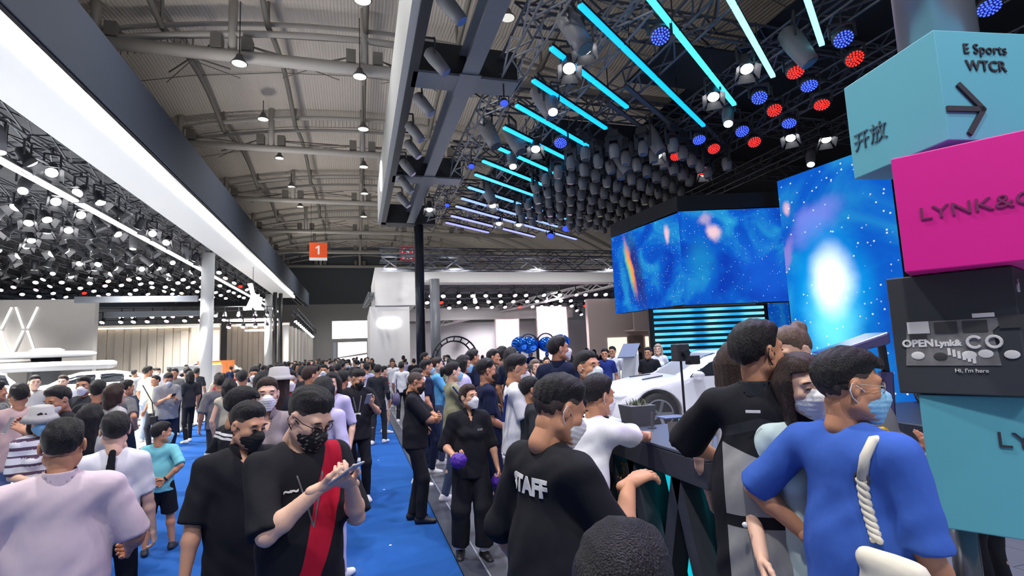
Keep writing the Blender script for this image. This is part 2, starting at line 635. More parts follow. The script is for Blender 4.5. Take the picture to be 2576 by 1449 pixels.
def hair_sdf(style, vol=0.012, front=0.066, nape=-0.055, side=0.0, seed=0.0, thin=False):
    sd = Sdf()
    v = vol
    sd.ell((0, -0.014, 0.030), (0.076 + v * 0.7, 0.098 + v * 0.85, 0.087 + v), 0.02)
    if not thin:
        sd.ell((0, 0.008, 0.082), (0.060 + v * 0.5, 0.072, 0.04 + v * 0.6), 0.03)
        if style in ('short', 'fade', 'long', 'bob', 'pony', 'bun', 'side'):
            sd.ell((0.0, -0.075, -0.0), (0.058 + v * 0.4, 0.03 + v * 0.5, 0.055), 0.02)
    ncut = nape
    if style in ('short', 'side'):
        sd.ell((0.015, 0.048, 0.088), (0.05, 0.036, 0.024), 0.025)
    if style == 'side':
        sd.ell((0.0, 0.085, 0.072), (0.07, 0.03, 0.03), 0.025)
    if style in ('long', 'bob'):
        zl = -0.28 if style == 'long' else -0.10
        for s_ in (-1, 1):
            sd.cone((0.05 * s_, -0.05, 0.0), (0.058 * s_, -0.06, zl), 0.052, 0.04, 0.04)
            sd.cone((0.072 * s_, 0.01, 0.03), (0.080 * s_, 0.0, zl * 0.85), 0.026, 0.022, 0.03)
        sd.cone((0, -0.075, 0.0), (0, -0.085, zl - 0.03), 0.055, 0.04, 0.04)
    if style == 'pony':
        sd.ell((0, -0.13, 0.03), (0.03, 0.035, 0.03), 0.02)
        sd.cone((0, -0.145, 0.03), (0, -0.15, -0.16), 0.032, 0.018, 0.02)
    if style == 'bun':
        sd.ell((0, -0.10, 0.085), (0.042, 0.042, 0.04), 0.015)
    longish = style in ('long', 'bob')
    def cut(F, X, Y, Z):
        yy = np.broadcast_to(Y, F.shape) * 1.0
        hl = hairline(np.asarray(Y), front, -1.0 if longish else nape, side)
        if longish:
            hl = hairline(np.asarray(Y), front, -1.0, -1.0)
            face = np.maximum(np.maximum(0.012 - Y, Z - front), np.abs(X) - 0.066)
            F2 = np.maximum(F, -face)
            F = F2
        else:
            F = F + v * 0.85 * np.clip(1 - (Z - hl) / 0.065, 0, 1) ** 1.3
            F = np.maximum(F, (hl - Z) * 0.75)
        F = F + 0.0022 * np.sin(95 * X + 30 * Z + seed) * np.sin(60 * Y + 25 * Z + seed * 2) + 0.0013 * np.sin(210 * X + 120 * Y + 5 * Z + seed)
        return F
    sd.fn(cut)
    if not longish:
        for s_ in (-1, 1):
            sd.ell((0.088 * s_, -0.008, -0.006), (0.022, 0.024, 0.034), 0.006, mode='s')
    return sd


def ell_mesh(mb, c, r, R=np.eye(3), n=10, m=7):
    vs = []; fs = []
    for i in range(m + 1):
        th = math.pi * i / m
        for k in range(n):
            a = 2 * math.pi * k / n
            p = np.array([r[0] * math.sin(th) * math.cos(a), r[1] * math.sin(th) * math.sin(a), r[2] * math.cos(th)])
            vs.append(np.asarray(c) + R @ p)
    for i in range(m):
        for k in range(n):
            fs.append((i * n + k, (i + 1) * n + k, (i + 1) * n + (k + 1) % n, i * n + (k + 1) % n))
    mb.add(vs, fs)


_headcache = {}


def cached(key, fn):
    if key not in _headcache: _headcache[key] = fn()
    return _headcache[key]


PEOPLE = []


def person(label, pos, heading, height=1.72, cat='person', group=None, det=1, skin='a', build=1.0, lean=0, sidelean=0, twist=0,
           head=(0, 0, 0), hair='short', hairc='black', hairkw=None, mask=None, loops=None, glasses=None, belly=0.0,
           top=None, topc=None, sleeve=0.8, hem=-0.10, loose=0.0, collar=None, bottom='trousers', botc=None, botlen=None, botloose=0.0,
           shoes=None, shoec=None, rh=None, lh=None, rpole=(0.5, -1, -0.4), lpole=(-0.5, -1, -0.4), rhand=None, lhand=None,
           feet=None, pelvis=(0, 0, 0), fade=False, neckr=0.060, vneck=0.0, name='person', headscale=1.0, legs=True, rel=True, toe=(10, 10), female=False):
    """det 0 = close to the camera, 1 = middle, 2 = far. Returns the parent Empty. Local axes: x right, y forward, z up."""
    hb = (0.011, 0.016, 0.026)[det]; hh = (0.0055, 0.008, 0.014)[det]; hhand = (0.0042, 0.0062, 0.012)[det]
    s = height / 1.725
    if rel: heading = heading + math.degrees(math.atan2(pos[0], pos[1]))
    root = empty(name, (pos[0], pos[1], pos[2] if len(pos) > 2 else 0.0), -math.radians(heading))
    tag(root, label, cat, group)
    T = rotm('z', -twist) @ rotm('x', -lean) @ rotm('y', sidelean)
    P = np.array([pelvis[0], pelvis[1], 0.945 + pelvis[2]])
    tp = lambda x, y, z: P + T @ np.array([x, y, z])
    fw, upv, rtv = T @ np.array([0, 1, 0]), T @ np.array([0, 0, 1]), T @ np.array([1, 0, 0])
    Hm = rotm('z', -head[0]) @ rotm('x', head[1]) @ rotm('y', head[2])
    nb = tp(0, -0.01, 0.50)
    hc = tp(0, -0.012, 0.575) + Hm @ np.array([0, 0.02, 0.086 * headscale])
    hx = lambda V: (V * headscale) @ Hm.T + hc
    w = build
    # --- limbs
    sh = [tp(0.168 * w * sd_, -0.012, 0.448) for sd_ in (1, -1)]
    hip = [P + T @ np.array([0.085 * w * sd_, 0, 0.0]) * np.array([1, 1, 0.3]) + np.array([0, 0, -0.03]) for sd_ in (1, -1)]
    dflt = [(0.25 * w, 0.05, 0.89), (-0.25 * w, 0.05, 0.89)]
    wr, el = [], []
    for i, (tg, pole) in enumerate(((rh, rpole), (lh, lpole))):
        e, t = ik(sh[i], tg if tg is not None else dflt[i], 0.285, 0.252, pole)
        el.append(e); wr.append(t)
    ft = feet or ((0.10, 0.02), (-0.10, -0.02))
    ank, kn = [], []
    fdir = []
    for i in (0, 1):
        fx, fy = ft[i][:2]; fz = ft[i][2] if len(ft[i]) > 2 else 0.0
        a = math.radians(toe[i] * (1 if i == 0 else -1))
        fd = np.array([math.sin(a), math.cos(a), 0]); fdir.append(fd)
        k_, a_ = ik(hip[i], (fx, fy, 0.085 + fz), 0.425, 0.42, fd + np.array([0, 0, 0.2]))
        kn.append(k_); ank.append(a_)
    xs = lambda V: V * s
    skinm = SKIN[skin]
    # --- body: one mesh (trunk, limbs, head, hands)
    sd = Sdf()
    sd.cone(tp(0, 0, -0.03), tp(0, 0, 0.13), 0.135 * w, 0.12 * w, 0.05, fw, 0.72)
    sd.cone(tp(0, 0, 0.13), tp(0, 0.005, 0.34), 0.12 * w, 0.14 * w, 0.05, fw, 0.70)
    sd.cone(tp(0.10 * w, -0.01, 0.41), tp(-0.10 * w, -0.01, 0.41), 0.054, 0.054, 0.05)
    lg = 0.84 if bottom in ('trousers',) else 1.0
    sd.cone(nb - upv * 0.03, hc + Hm @ np.array([0, -0.03, -0.06]), 0.052 * (0.88 if female else 1) * headscale, 0.048 * (0.88 if female else 1) * headscale, 0.03)
    for i, sg in ((0, 1), (1, -1)):
        sd.cone(sh[i], el[i], 0.049 * w, 0.037 * w, 0.03)
        f_ = el[i] + (wr[i] - el[i]) * 0.3
        sd.cone(el[i], f_, 0.037 * w, 0.040 * w, 0.02)
        sd.cone(f_, wr[i], 0.040 * w, 0.0255, 0.02)
        if legs:
            sd.cone(hip[i], kn[i], 0.082 * w * lg, 0.052 * w * lg, 0.04)
            c_ = kn[i] + (ank[i] - kn[i]) * 0.32 - fdir[i] * 0.008
            sd.cone(kn[i], c_, 0.050 * w * lg, 0.052 * w * lg, 0.03)
            sd.cone(c_, ank[i], 0.052 * w * lg, 0.034, 0.03)
            sd.cone(ank[i] - np.array([0, 0, 0.05]) - fdir[i] * 0.02, ank[i] + fdir[i] * 0.13 - np.array([0, 0, 0.055]), 0.036, 0.024, 0.03)
    bparts = [sd.mesh(hb * 1.15)]
    hd = cached(('head', det), lambda: head_sdf().mesh(hh))
    bparts.append((hx(hd[0]), hd[1]))
    for i, (spec, sg) in enumerate(((rhand, 1), (lhand, -1))):
        spec = spec or {}
        d_ = np.asarray(spec['dir'], float) if 'dir' in spec else wr[i] - el[i]
        n_ = np.asarray(spec.get('palm', (-sg, 0.15, 0.0)), float)
        hs = Sdf(); hand_ops(hs, wr[i], d_, n_, sg, spec.get('curl', 0.3), spec.get('spread', 1.0), spec.get('thumb', 0.5))
        bparts.append(hs.mesh(hhand))
    V, Q = join_meshes(bparts)
    mesh_obj('body', xs(V), Q, skinm, root, smooth=True)
    # --- eyes, eyebrows
    if det < 2:
        for sg in (-1, 1):
            mb = MB(); mbb = MB()
            ell_mesh(mb, hx(np.array([0.031 * sg, 0.0885, 0.001])), np.array([0.0125, 0.004, 0.0042]) * headscale, Hm)
            ell_mesh(mbb, hx(np.array([0.033 * sg, 0.090, 0.026])), np.array([0.021, 0.006, 0.0042]) * headscale, Hm)
            mb.v = [tuple(np.asarray(v) * s) for v in mb.v]; mbb.v = [tuple(np.asarray(v) * s) for v in mbb.v]
            mb.build('eye', EYE, root, True); mbb.build('eyebrow', HAIR[hairc], root, True)
    # --- hair
    if hair:
        kw = dict(hairkw or {})
        key = ('hair', det, hair, tuple(sorted(kw.items())))
        if fade:
            kw2 = dict(kw); kw2.setdefault('side', 0.03); kw2['nape'] = kw.get('nape', 0.0)
            hv = cached(key + ('f',), lambda: hair_sdf('fade' if hair == 'short' else hair, **kw2).mesh(hh))
            fv = cached(('fade', det), lambda: hair_sdf('buzz', vol=0.004, nape=-0.055, side=0.0, front=0.07, thin=True).mesh(hh))
            mesh_obj('hair_sides', xs(hx(fv[0])), fv[1], HAIR['fade'], root, smooth=True)
        else:
            hv = cached(key, lambda: hair_sdf(hair, **kw).mesh(hh))
        mesh_obj('hair', xs(hx(hv[0])), hv[1], HAIR[hairc], root, smooth=True)
    # --- mask
    if mask is not None:
        mv = cached(('mask', det), lambda: mask_sdf().mesh(hh))
        mm = MASKC[mask] if isinstance(mask, str) else mask
        mo = mesh_obj('face_mask', xs(hx(mv[0])), mv[1], mm, root, smooth=True)
        if det < 2:
            for sg in (-1, 1):
                mb = MB()
                pts = [(0.056 * sg, 0.036, -0.022), (0.076 * sg, 0.012, -0.004), (0.089 * sg, -0.020, 0.014), (0.088 * sg, -0.026, -0.012), (0.083 * sg, -0.018, -0.032), (0.070 * sg, 0.008, -0.058), (0.052 * sg, 0.036, -0.086)]
                mb.tube([hx(np.array(p)) * s for p in pts], 0.0024 * s, 5)
                mb.build('ear_loop', MASKC[mask] if mask == 'black' else LOOP, mo)
    # --- glasses
    if glasses:
        gm = mat('glasses_' + glasses, rgb(20, 20, 22) if glasses == 'black' else rgb(200, 190, 170), rough=0.3, metal=0.3)
        mb = MB()
        for sg in (-1, 1):
            ring = [hx(np.array([0.032 * sg + 0.023 * math.cos(a), 0.103 - 0.012 * abs(0.032 * sg + 0.023 * math.cos(a)) / 0.055, 0.001 + 0.017 * math.sin(a)])) * s for a in np.linspace(0, 2 * math.pi, 15)]
            mb.tube(ring, 0.0017 * s, 5)
            mb.tube([hx(np.array(p)) * s for p in ((0.055 * sg, 0.09, 0.006), (0.078 * sg, 0.05, 0.008), (0.083 * sg, -0.01, 0.012))], 0.0018 * s, 5)
        mb.tube([hx(np.array(p)) * s for p in ((-0.01, 0.106, 0.004), (0.01, 0.106, 0.004))], 0.0017 * s, 5)
        mb.build('glasses', gm, root)
    # --- upper garment
    if top:
        lo = loose
        sd = Sdf()
        ft_ = 1.0 if top != 'dress' else 1.0
        sd.cone(tp(0, 0.004, 0.36), tp(0, 0.006 + belly * 0.5, 0.12), 0.150 * w, (0.142 + lo) * w + belly, 0.06, fw, 0.72)
        sd.cone(tp(0, 0.006 + belly * 0.5, 0.14), tp(0, belly * 0.3, hem), (0.142 + lo) * w + belly, (0.158 + lo * 1.2) * w + belly * 0.6, 0.05, fw, 0.78, cap=True)
        sd.cone(tp(0.115 * w, -0.012, 0.43), tp(-0.115 * w, -0.012, 0.43), 0.070, 0.070, 0.06)
        for sg in (1, -1):
            sd.cone(tp(0.052 * sg, -0.012, 0.505), tp(0.155 * w * sg, -0.014, 0.452), 0.034, 0.045, 0.05)
            if female: sd.ell(tp(0.062 * sg, 0.095, 0.29), (0.062, 0.055, 0.06), 0.05)
        for i in (0, 1):
            if sleeve <= 0.02: continue
            if sleeve <= 1.0:
                sd.cone(sh[i], sh[i] + (el[i] - sh[i]) * sleeve, 0.062 * w, (0.061 + lo * 0.4) * w, 0.035, cap=True)
            else:
                sd.cone(sh[i], el[i], 0.064 * w, 0.052 + lo * 0.4, 0.035)
                sd.cone(el[i], el[i] + (wr[i] - el[i]) * (sleeve - 1), 0.052 + lo * 0.4, 0.042 + lo * 0.3, 0.03, cap=True)
        sd.cone(nb + upv * (0.055 - (neckr - 0.06)) + fw * (neckr - 0.06), nb + upv * 0.17, neckr - 0.004, neckr + 0.03, 0.012, mode='s')
        if vneck:
            sd.cone(nb + upv * 0.03 + fw * 0.03, nb - upv * vneck + fw * 0.11, 0.045, 0.008, 0.01, mode='s')
        ph = random.random() * 6
        amp = 0.0035 + 0.02 * lo
        def folds(F, X, Y, Z, ph=ph, amp=amp):
            return F + amp * (np.sin(21 * (Z + 0.7 * X) + 3 * np.sin(11 * X + ph) + ph) * np.cos(9 * Z + 13 * Y + ph * 2) + 0.5 * np.sin(47 * (Z * 0.6 - X + 0.4 * Y) + 2 * np.sin(17 * Z + ph)))
        if det < 2: sd.fn(folds)
        V, Q = sd.mesh(hb)
        mesh_obj({'dress': 'dress', 'polo': 'polo_shirt', 'tee': 'tshirt', 'shirt': 'shirt'}.get(top, top), xs(V), Q, topc, root, smooth=True)
        if collar is not None and det < 2:
            sc = Sdf()
            c0 = nb + upv * 0.0 + fw * 0.002; c1 = nb + upv * 0.058 - fw * 0.006
            sc.cone(c0, c1, 0.073, 0.064, 0.01, cap=True)
            sc.cone(c0 - upv * 0.05, c1 + upv * 0.06, 0.066, 0.056, 0.004, mode='s')
            sc.cone(c0 + fw * 0.055 + upv * 0.05, c0 + fw * 0.09 - upv * 0.06, 0.03, 0.006, 0.004, mode='s')
            V, Q = sc.mesh(0.0055 if det == 0 else 0.008)
            mesh_obj('collar', xs(V), Q, collar, root, smooth=True)
    # --- lower garment
    if bottom and legs:
        sd = Sdf()
        bl = botloose
        if bottom == 'skirt':
            zl = botlen if botlen is not None else 0.5
            sd.cone(tp(0, 0, 0.10), tp(0, 0, -0.06), 0.125 * w, 0.165 * w, 0.04, fw, 0.75)
            sd.cone(tp(0, 0, -0.04), np.array([P[0], P[1], zl]), 0.16 * w, 0.19 * w + bl, 0.04, fw, 0.8, cap=True)
        else:
            sd.cone(tp(0, 0, 0.09), tp(0, 0, -0.05), 0.120 * w, 0.138 * w, 0.05, fw, 0.72)
            for sg in (1, -1): sd.ell(tp(0.06 * w * sg, -0.05, -0.07), (0.07 * w, 0.062 * w, 0.08), 0.04)
            zl = botlen if botlen is not None else (0.07 if bottom == 'trousers' else 0.50)
            for i in (0, 1):
                if zl < kn[i][2] - 0.02:
                    sd.cone(hip[i], kn[i], (0.088 + bl * 0.6) * w, (0.063 + bl) * w, 0.035)
                    t = min(1.0, (kn[i][2] - zl) / max(kn[i][2] - ank[i][2] + 0.03, 1e-3))
                    e = kn[i] + (ank[i] - np.array([0, 0, 0.03]) - kn[i]) * t
                    sd.cone(kn[i], e, (0.063 + bl) * w, (0.054 + bl * 1.1) * w, 0.03, cap=True)
                else:
                    t = (hip[i][2] - zl) / (hip[i][2] - kn[i][2])
                    e = hip[i] + (kn[i] - hip[i]) * t
                    sd.cone(hip[i], e, (0.094 + bl * 0.6) * w, (0.085 + bl) * w, 0.03, cap=True)
        ph = random.random() * 6
        if det < 2:
            sd.fn(lambda F, X, Y, Z: F + 0.003 * np.sin(24 * Z + 5 * np.sin(14 * X + ph)) * np.cos(18 * Y + ph))
        V, Q = sd.mesh(hb * 1.1)
        mesh_obj({'skirt': 'skirt', 'shorts': 'shorts'}.get(bottom, 'trousers'), xs(V), Q, botc, root, smooth=True)
    # --- shoes
    if legs and shoec is not None:
        for i in (0, 1):
            sd = Sdf(); a = ank[i] - np.array([0, 0, 0.085]); fd = fdir[i]
            sd.cone(a - fd * 0.035 + np.array([0, 0, 0.035]), a + fd * 0.145 + np.array([0, 0, 0.026]), 0.040, 0.038, 0.02, np.array([0, 0, 1]), 0.85)
            sd.cone(a - fd * 0.02 + np.array([0, 0, 0.05]), a - fd * 0.012 + np.array([0, 0, 0.095]), 0.042, 0.040, 0.03, cap=True)
            sd.cone(a + fd * 0.0 + np.array([0, 0, 0.07]), a + fd * 0.09 + np.array([0, 0, 0.04]), 0.036, 0.03, 0.03)
            sd.half(a + np.array([0, 0, 0.002]), (0, 0, -1))
            V, Q = sd.mesh((0.008, 0.011, 0.02)[det])
            mesh_obj('shoe', xs(V), Q, shoec, root, smooth=True)
    root['s'] = s
    PEOPLE.append(root)
    root_info = dict(root=root, s=s, hx=hx, Hm=Hm, hc=hc, tp=tp, T=T, wr=wr, el=el, sh=sh, nb=nb, ank=ank)
    return root_info

# ---------------------------------------------------------------- the hall: floor, roof, end wall
random.seed(7)
CARPET_L, CARPET_R = -4.7, 0.86
m_white_floor = mat('floor_white_gloss', rgb(226, 228, 230), rough=0.18, var=0.03, vscale=1.5, coat=0.3)
m_far_floor = mat('floor_grey', rgb(150, 152, 158), rough=0.35, var=0.06)


def carpet_mat():
    m = mat('carpet_blue', rgb(28, 104, 196), rough=0.95, bump=0.35, bscale=180, spec=0.1)
    nt = m.node_tree; b = nt.nodes['Principled BSDF']
    tc = nt.nodes.new('ShaderNodeTexCoord')
    n = nt.nodes.new('ShaderNodeTexNoise'); n.inputs['Scale'].default_value = 0.55; n.inputs['Detail'].default_value = 5; n.inputs['Roughness'].default_value = 0.6
    mp = nt.nodes.new('ShaderNodeMapping'); mp.inputs['Scale'].default_value = (1.0, 0.8, 1); mp.inputs['Location'].default_value = (3.1, 1.4, 0)
    nt.links.new(tc.outputs['Object'], mp.inputs[0]); nt.links.new(mp.outputs[0], n.inputs['Vector'])
    r = nt.nodes.new('ShaderNodeValToRGB')
    r.color_ramp.elements[0].position = 0.60; r.color_ramp.elements[0].color = (*rgb(38, 90, 164), 1)
    r.color_ramp.elements[1].position = 0.72; r.color_ramp.elements[1].color = (*rgb(74, 98, 130), 1)
    nt.links.new(n.outputs['Fac'], r.inputs[0])
    f = nt.nodes.new('ShaderNodeTexNoise'); f.inputs['Scale'].default_value = 90
    nt.links.new(tc.outputs['Object'], f.inputs['Vector'])
    mx = nt.nodes.new('ShaderNodeMix'); mx.data_type = 'RGBA'; mx.blend_type = 'MULTIPLY'; mx.inputs['Factor'].default_value = 0.25
    nt.links.new(r.outputs[0], mx.inputs['A']); nt.links.new(f.outputs['Color'], mx.inputs['B'])
    nt.links.new(mx.outputs['Result'], b.inputs['Base Color'])
    return m


tag(MB().box((-60, -12, -0.3), (60, 100, -0.02)).build('floor', m_far_floor), 'grey hall slab under the stands', None, None, 'structure')
tag(MB().box((CARPET_L, -12, -0.02), (CARPET_R, 34, 0.0)).build('floor_carpet', carpet_mat()), 'worn blue aisle carpet between the stands', None, None, 'structure')
tag(MB().box((CARPET_L, 34.01, -0.02), (CARPET_R, 80, 0.0)).build('floor_aisle', m_far_floor), 'grey far aisle floor', None, None, 'structure')
lf = MB().box((-50, -12, -0.02), (CARPET_L - 0.06, 34, 0.02)).build('floor_stand', m_white_floor)
tag(lf, 'glossy white floor of the stand with white cars', None, None, 'structure')
MB().box((CARPET_L - 0.06, -12, 0.0), (CARPET_L, 34, 0.024)).build('edge_strip', mat('alu_edge', rgb(70, 74, 84), rough=0.4, metal=0.6), lf)
tag(MB().box((-50, 34.01, -0.02), (CARPET_L - 0.06, 80, 0.02)).build('floor_rear_stand', m_white_floor), 'white floor of the rear stands', None, None, 'structure')
tag(MB().box((CARPET_R, 26, -0.02), (45, 80, 0.02)).build('floor_pale_stand', m_white_floor), 'pale floor of the far stand', None, None, 'structure')

# grey tile floor of the stage stand; tiles with light recessed joints
fr = MB().box((CARPET_R, -12, -0.02), (45, 26, 0.012)).build('floor_tiled', mat('tile_joint', rgb(150, 156, 170), rough=0.7))
tag(fr, 'dark grey tiled floor of the stage stand', None, None, 'structure')
m_tile = mat('tile_grey', rgb(88, 91, 100), rough=0.42, var=0.12, vscale=2.0, coat=0.2)
tw, tl, gap = 0.44, 0.88, 0.006
tmesh = None
nt_ = 0
restm = MB()
for i in range(60):
    for j in range(34):
        x = CARPET_R + 0.22 + tw * i; y = -3.0 + tl * j + (0.0 if i % 2 else 0.44)
        u, v_, d = proj((x + tw / 2, y + tl / 2, 0.03))
        if d < 0.8 or u < 850 or u > 2800 or v_ > 1800 or y > 25: continue
        lo = (x, y, 0.0); hi = (x + tw - gap, y + tl - gap, 0.022)
        if nt_ < 290 and d < 11:
            if tmesh is None:
                t0 = MB().box((0, 0, 0), (tw - gap, tl - gap, 0.022)).build('tile', m_tile, fr, loc=lo); tmesh = t0.data
            else:
                link('tile', tmesh, None, fr, lo)
            nt_ += 1
        else:
            restm.box(lo, hi)
MBk = MB().box((CARPET_R, -12, 0.0), (CARPET_R + 0.2, 26, 0.02)).build('kerb_strip', mat('kerb_dark', rgb(58, 62, 74), rough=0.4, var=0.1), fr)
tag(restm.build('far_tile', m_tile, fr), None, None, None, 'stuff')

# ---- roof
m_sheet = mat('roof_sheet', rgb(226, 216, 204), rough=0.75, var=0.06, vscale=0.6)
nt = m_sheet.node_tree
tcn = nt.nodes.new('ShaderNodeTexCoord'); wv = nt.nodes.new('ShaderNodeTexWave')
wv.inputs['Scale'].default_value = 2.2; wv.inputs['Distortion'].default_value = 0; wv.bands_direction = 'X'
nt.links.new(tcn.outputs['Object'], wv.inputs['Vector'])
bmp = nt.nodes.new('ShaderNodeBump'); bmp.inputs['Strength'].default_value = 0.4; bmp.inputs['Distance'].default_value = 0.04
nt.links.new(wv.outputs['Fac'], bmp.inputs['Height']); nt.links.new(bmp.outputs[0], nt.nodes['Principled BSDF'].inputs['Normal'])
m_tube = mat('roof_steel', rgb(190, 185, 178), rough=0.5, var=0.05)
m_dtube = mat('roof_steel_dark', rgb(130, 126, 120), rough=0.55, var=0.05)

ceil = empty('ceiling', (0, 0, 0)); tag(ceil, 'grey vaulted sheet roof on tube trusses', None, None, 'structure')


def roof_z(x, y):
    bump_ = 0.35 * math.sin(math.pi * ((y - 21.9) / 10.3 % 1.0))
    return 16.75 - 0.011 * (x - 1.0) ** 2 + bump_


FR = [1.4, 11.7, 22.0, 31.9, 42.6, 53.2, 63.8, 74.4]
xs_ = list(np.linspace(-24, 26, 26))
for a, b in zip(FR[:-1], FR[1:]):
    ys_ = np.linspace(a, b, 7)
    vs, fs = [], []
    for y in ys_:
        for x in xs_: vs.append((x, y, 16.75 - 0.011 * (x - 1) ** 2 + 0.55 * math.sin(math.pi * (y - a) / (b - a))))
    n = len(xs_)
    for i in range(6):
        for k in range(n - 1): fs.append((i * n + k, i * n + k + 1, (i + 1) * n + k + 1, (i + 1) * n + k))
    mesh_obj('roof_sheet', vs, fs, m_sheet, ceil, smooth=True)
    # seams across the bay
    for t in (0.33, 0.66):
        y = a + (b - a) * t
        MB().tube([(x, y, 16.70 - 0.011 * (x - 1) ** 2 + 0.55 * math.sin(math.pi * t)) for x in xs_[::2]], 0.02, 5).build('seam', m_dtube, ceil)
arc = lambda x, dz: 15.6 + dz - 0.012 * (x - 1.0) ** 2
for fi, y in enumerate(FR[1:]):
    dz = -0.25 if fi <= 1 else 0.6
    MB().tube([(-24, y, 14), (26, y, 14)], 0.25 if fi <= 1 else 0.2, 12).build('tie_tube', m_tube, ceil, True)
    for off, r in ((0.0, 0.13), (-0.55 if fi > 1 else 0.75, 0.10)):
        MB().tube([(x, y + (0.5 if off else 0), arc(x, dz + off)) for x in np.linspace(-22, 24, 24)], r, 8).build('arch_tube', m_tube, ceil, True)
    # louvre strips between the arch tubes
    for x0, x1 in (((-11.5, -6.2),) if fi <= 1 else ((-3.0, 2.5),)):
        mb = MB()
        for x in np.arange(x0, x1, 0.22):
            mb.bar((x, y + 0.25, arc(x, dz) - 0.05), (x, y + 0.25, arc(x, dz + (-0.55 if fi > 1 else -0.6)) + 0.05), 0.08, 0.03)
        tag(mb.build('louvre', m_dtube if fi <= 1 else m_tube, ceil), None, None, None, 'stuff')
    for x in (-14.3, -9.4, -4.75, 0.35, 5.2, 10.0):
        MB().tube([(x, y, 14.0), (x, y, 16.9 - 0.011 * (x - 1) ** 2)], 0.17, 10).build('post', m_tube, ceil, True)
        for q in (-1, 1):
            MB().box((x + q * 0.55 - 0.2, y - 0.25, 14.2), (x + q * 0.55 + 0.2, y + 0.25, 14.75)).build('cable_clamp', m_dtube, ceil)
            MB().tube([(x + q * 0.6, y, 14.5), (x + q * 3.6, y + 4.5, 16.3 - 0.011 * (x + q * 3.6 - 1) ** 2)], 0.035, 6).build('cable', m_dtube, ceil)
            MB().tube([(x + q * 0.75, y, 14.45), (x + q * 3.9, y + 5.2, 16.2 - 0.011 * (x + q * 3.9 - 1) ** 2)], 0.022, 6).build('cable', m_dtube, ceil)
for x in (-11.3, -7.25, -3.45, 0.4, 4.4, 8.4):
    for a, b in zip(FR[:-1], FR[1:]):
        zt = 16.25 - 0.011 * (x - 1) ** 2
        pts = [(x, a + (b - a) * t, zt - 0.6 + 0.75 * math.sin(math.pi * t)) for t in np.linspace(0, 1, 7)]
        MB().tube(pts, 0.12, 8).build('long_tube', m_dtube, ceil, True)
        for t in (0.0,):
            MB().tube([(x, a, zt - 0.6), (x, a, 16.8 - 0.011 * (x - 1) ** 2)], 0.07, 6).build('stub_post', m_dtube, ceil)

# ---- far end wall with the bright entrance
wy = 75.0
m_endw = mat('end_wall', rgb(186, 186, 186), rough=0.8, var=0.04, vscale=0.4)
m_dark_soffit = mat('soffit_dark', rgb(96, 102, 110), rough=0.8)
m_day = mat('daylight_glass', rgb(250, 252, 255), rough=0.3, emit=2.6)
we = empty('wall_end', (0, wy, 0)); tag(we, 'pale end wall of the hall with glazed entrance', None, None, 'structure')
mb = MB(); mb.box((-60, 0, 8.9), (60, 0.5, 18)); mb.build('upper_wall', m_dark_soffit, we)
MB().box((-60, 0, 6.6), (60, 0.4, 8.9)).build('fascia', m_endw, we)
MB().box((-60, 0, 0), (-3.3, 0.4, 6.6)).build('wall_panel', m_endw, we)
MB().box((1.6, 0, 0), (60, 0.4, 6.6)).build('wall_panel', m_endw, we)
MB().box((-3.3, 0, 3.7), (1.6, 0.4, 4.2)).build('transom', m_endw, we)
for x in (-3.3, -2.67, 1.3):
    MB().box((x - 0.1, -0.05, 0), (x + 0.1, 0.4, 4.2)).build('mullion', m_endw, we)
MB().box((-3.3, 0.2, 4.2), (1.6, 0.3, 6.6)).build('pane', m_day, we)
MB().box((-2.67, 0.2, 0), (1.3, 0.3, 3.7)).build('pane', m_day, we)
mb = MB(); mb.prism([(-2.6, 0.1, 1.7), (1.2, 0.1, 2.2), (1.2, 0.1, 1.95), (-2.6, 0.1, 1.55)], (0, 0, 0), (0, 0.1, 0)); mb.build('handrail', mat('rail_grey', rgb(190, 180, 182), rough=.5), we)
# tall side walls of the hall far out on both sides
m_side = mat('hall_side', rgb(70, 72, 76), rough=0.85, var=0.1, vscale=0.3)
tag(MB().box((-50.4, -12, 0), (-50, 80, 17)).build('wall_left', m_side), 'dark side wall of the hall behind the stands', None, None, 'structure')
wr_ = MB().box((45, -12, 0), (45.4, 80, 17)).build('wall_right', m_side)
tag(wr_, 'dark side wall of the hall with tall lit panes', None, None, 'structure')

# ---------------------------------------------------------------- left canopy of the white stand
m_led_white = mat('led_white', (1, 1, 1), rough=0.4, emit=5.0)
m_beam_white = mat('beam_white', rgb(244, 245, 246), rough=0.4)
m_navy = mat('fascia_navy', rgb(36, 46, 62), rough=0.85, var=0.05, vscale=0.5)
m_black = mat('black_steel', rgb(26, 28, 34), rough=0.5, var=0.1)
m_truss = mat('truss_dark', rgb(78, 80, 88), rough=0.45, metal=0.5)
m_trussl = mat('truss_alu', rgb(120, 124, 132), rough=0.4, metal=0.6)

cb = empty('canopy_beam', (0, 0, 0)); tag(cb, 'long white glowing soffit beam above the stand with white cars', 'beam')
MB().box((-6.8, 3, 7.25), (-5.52, 50.5, 7.7)).build('soffit', mat('soffit_glow', rgb(246, 247, 245), rough=0.5, emit=0.10, emit_color=(1, 1, 0.97)), cb)
MB().box((-5.52, 3, 7.22), (-5.40, 50.5, 7.42)).build('light_strip', m_led_white, cb)
ls = empty('light_line', (0, 0, 0)); tag(ls, 'thin continuous white light line under the rig of the white stand', 'light')
MB().box((-7.89, 3, 6.62), (-7.71, 60, 6.68)).build('diffuser', mat('led_line', (1, 1, 1), emit=4.0), ls)
MB().box((-7.92, 3, 6.68), (-7.68, 60, 6.76)).build('profile', m_black, ls)
for y_ in np.arange(8, 60, 6.5): MB().tube([(-7.8, y_, 6.76), (-7.8, y_, 7.6)], 0.012, 5).build('hanger', m_black, ls)
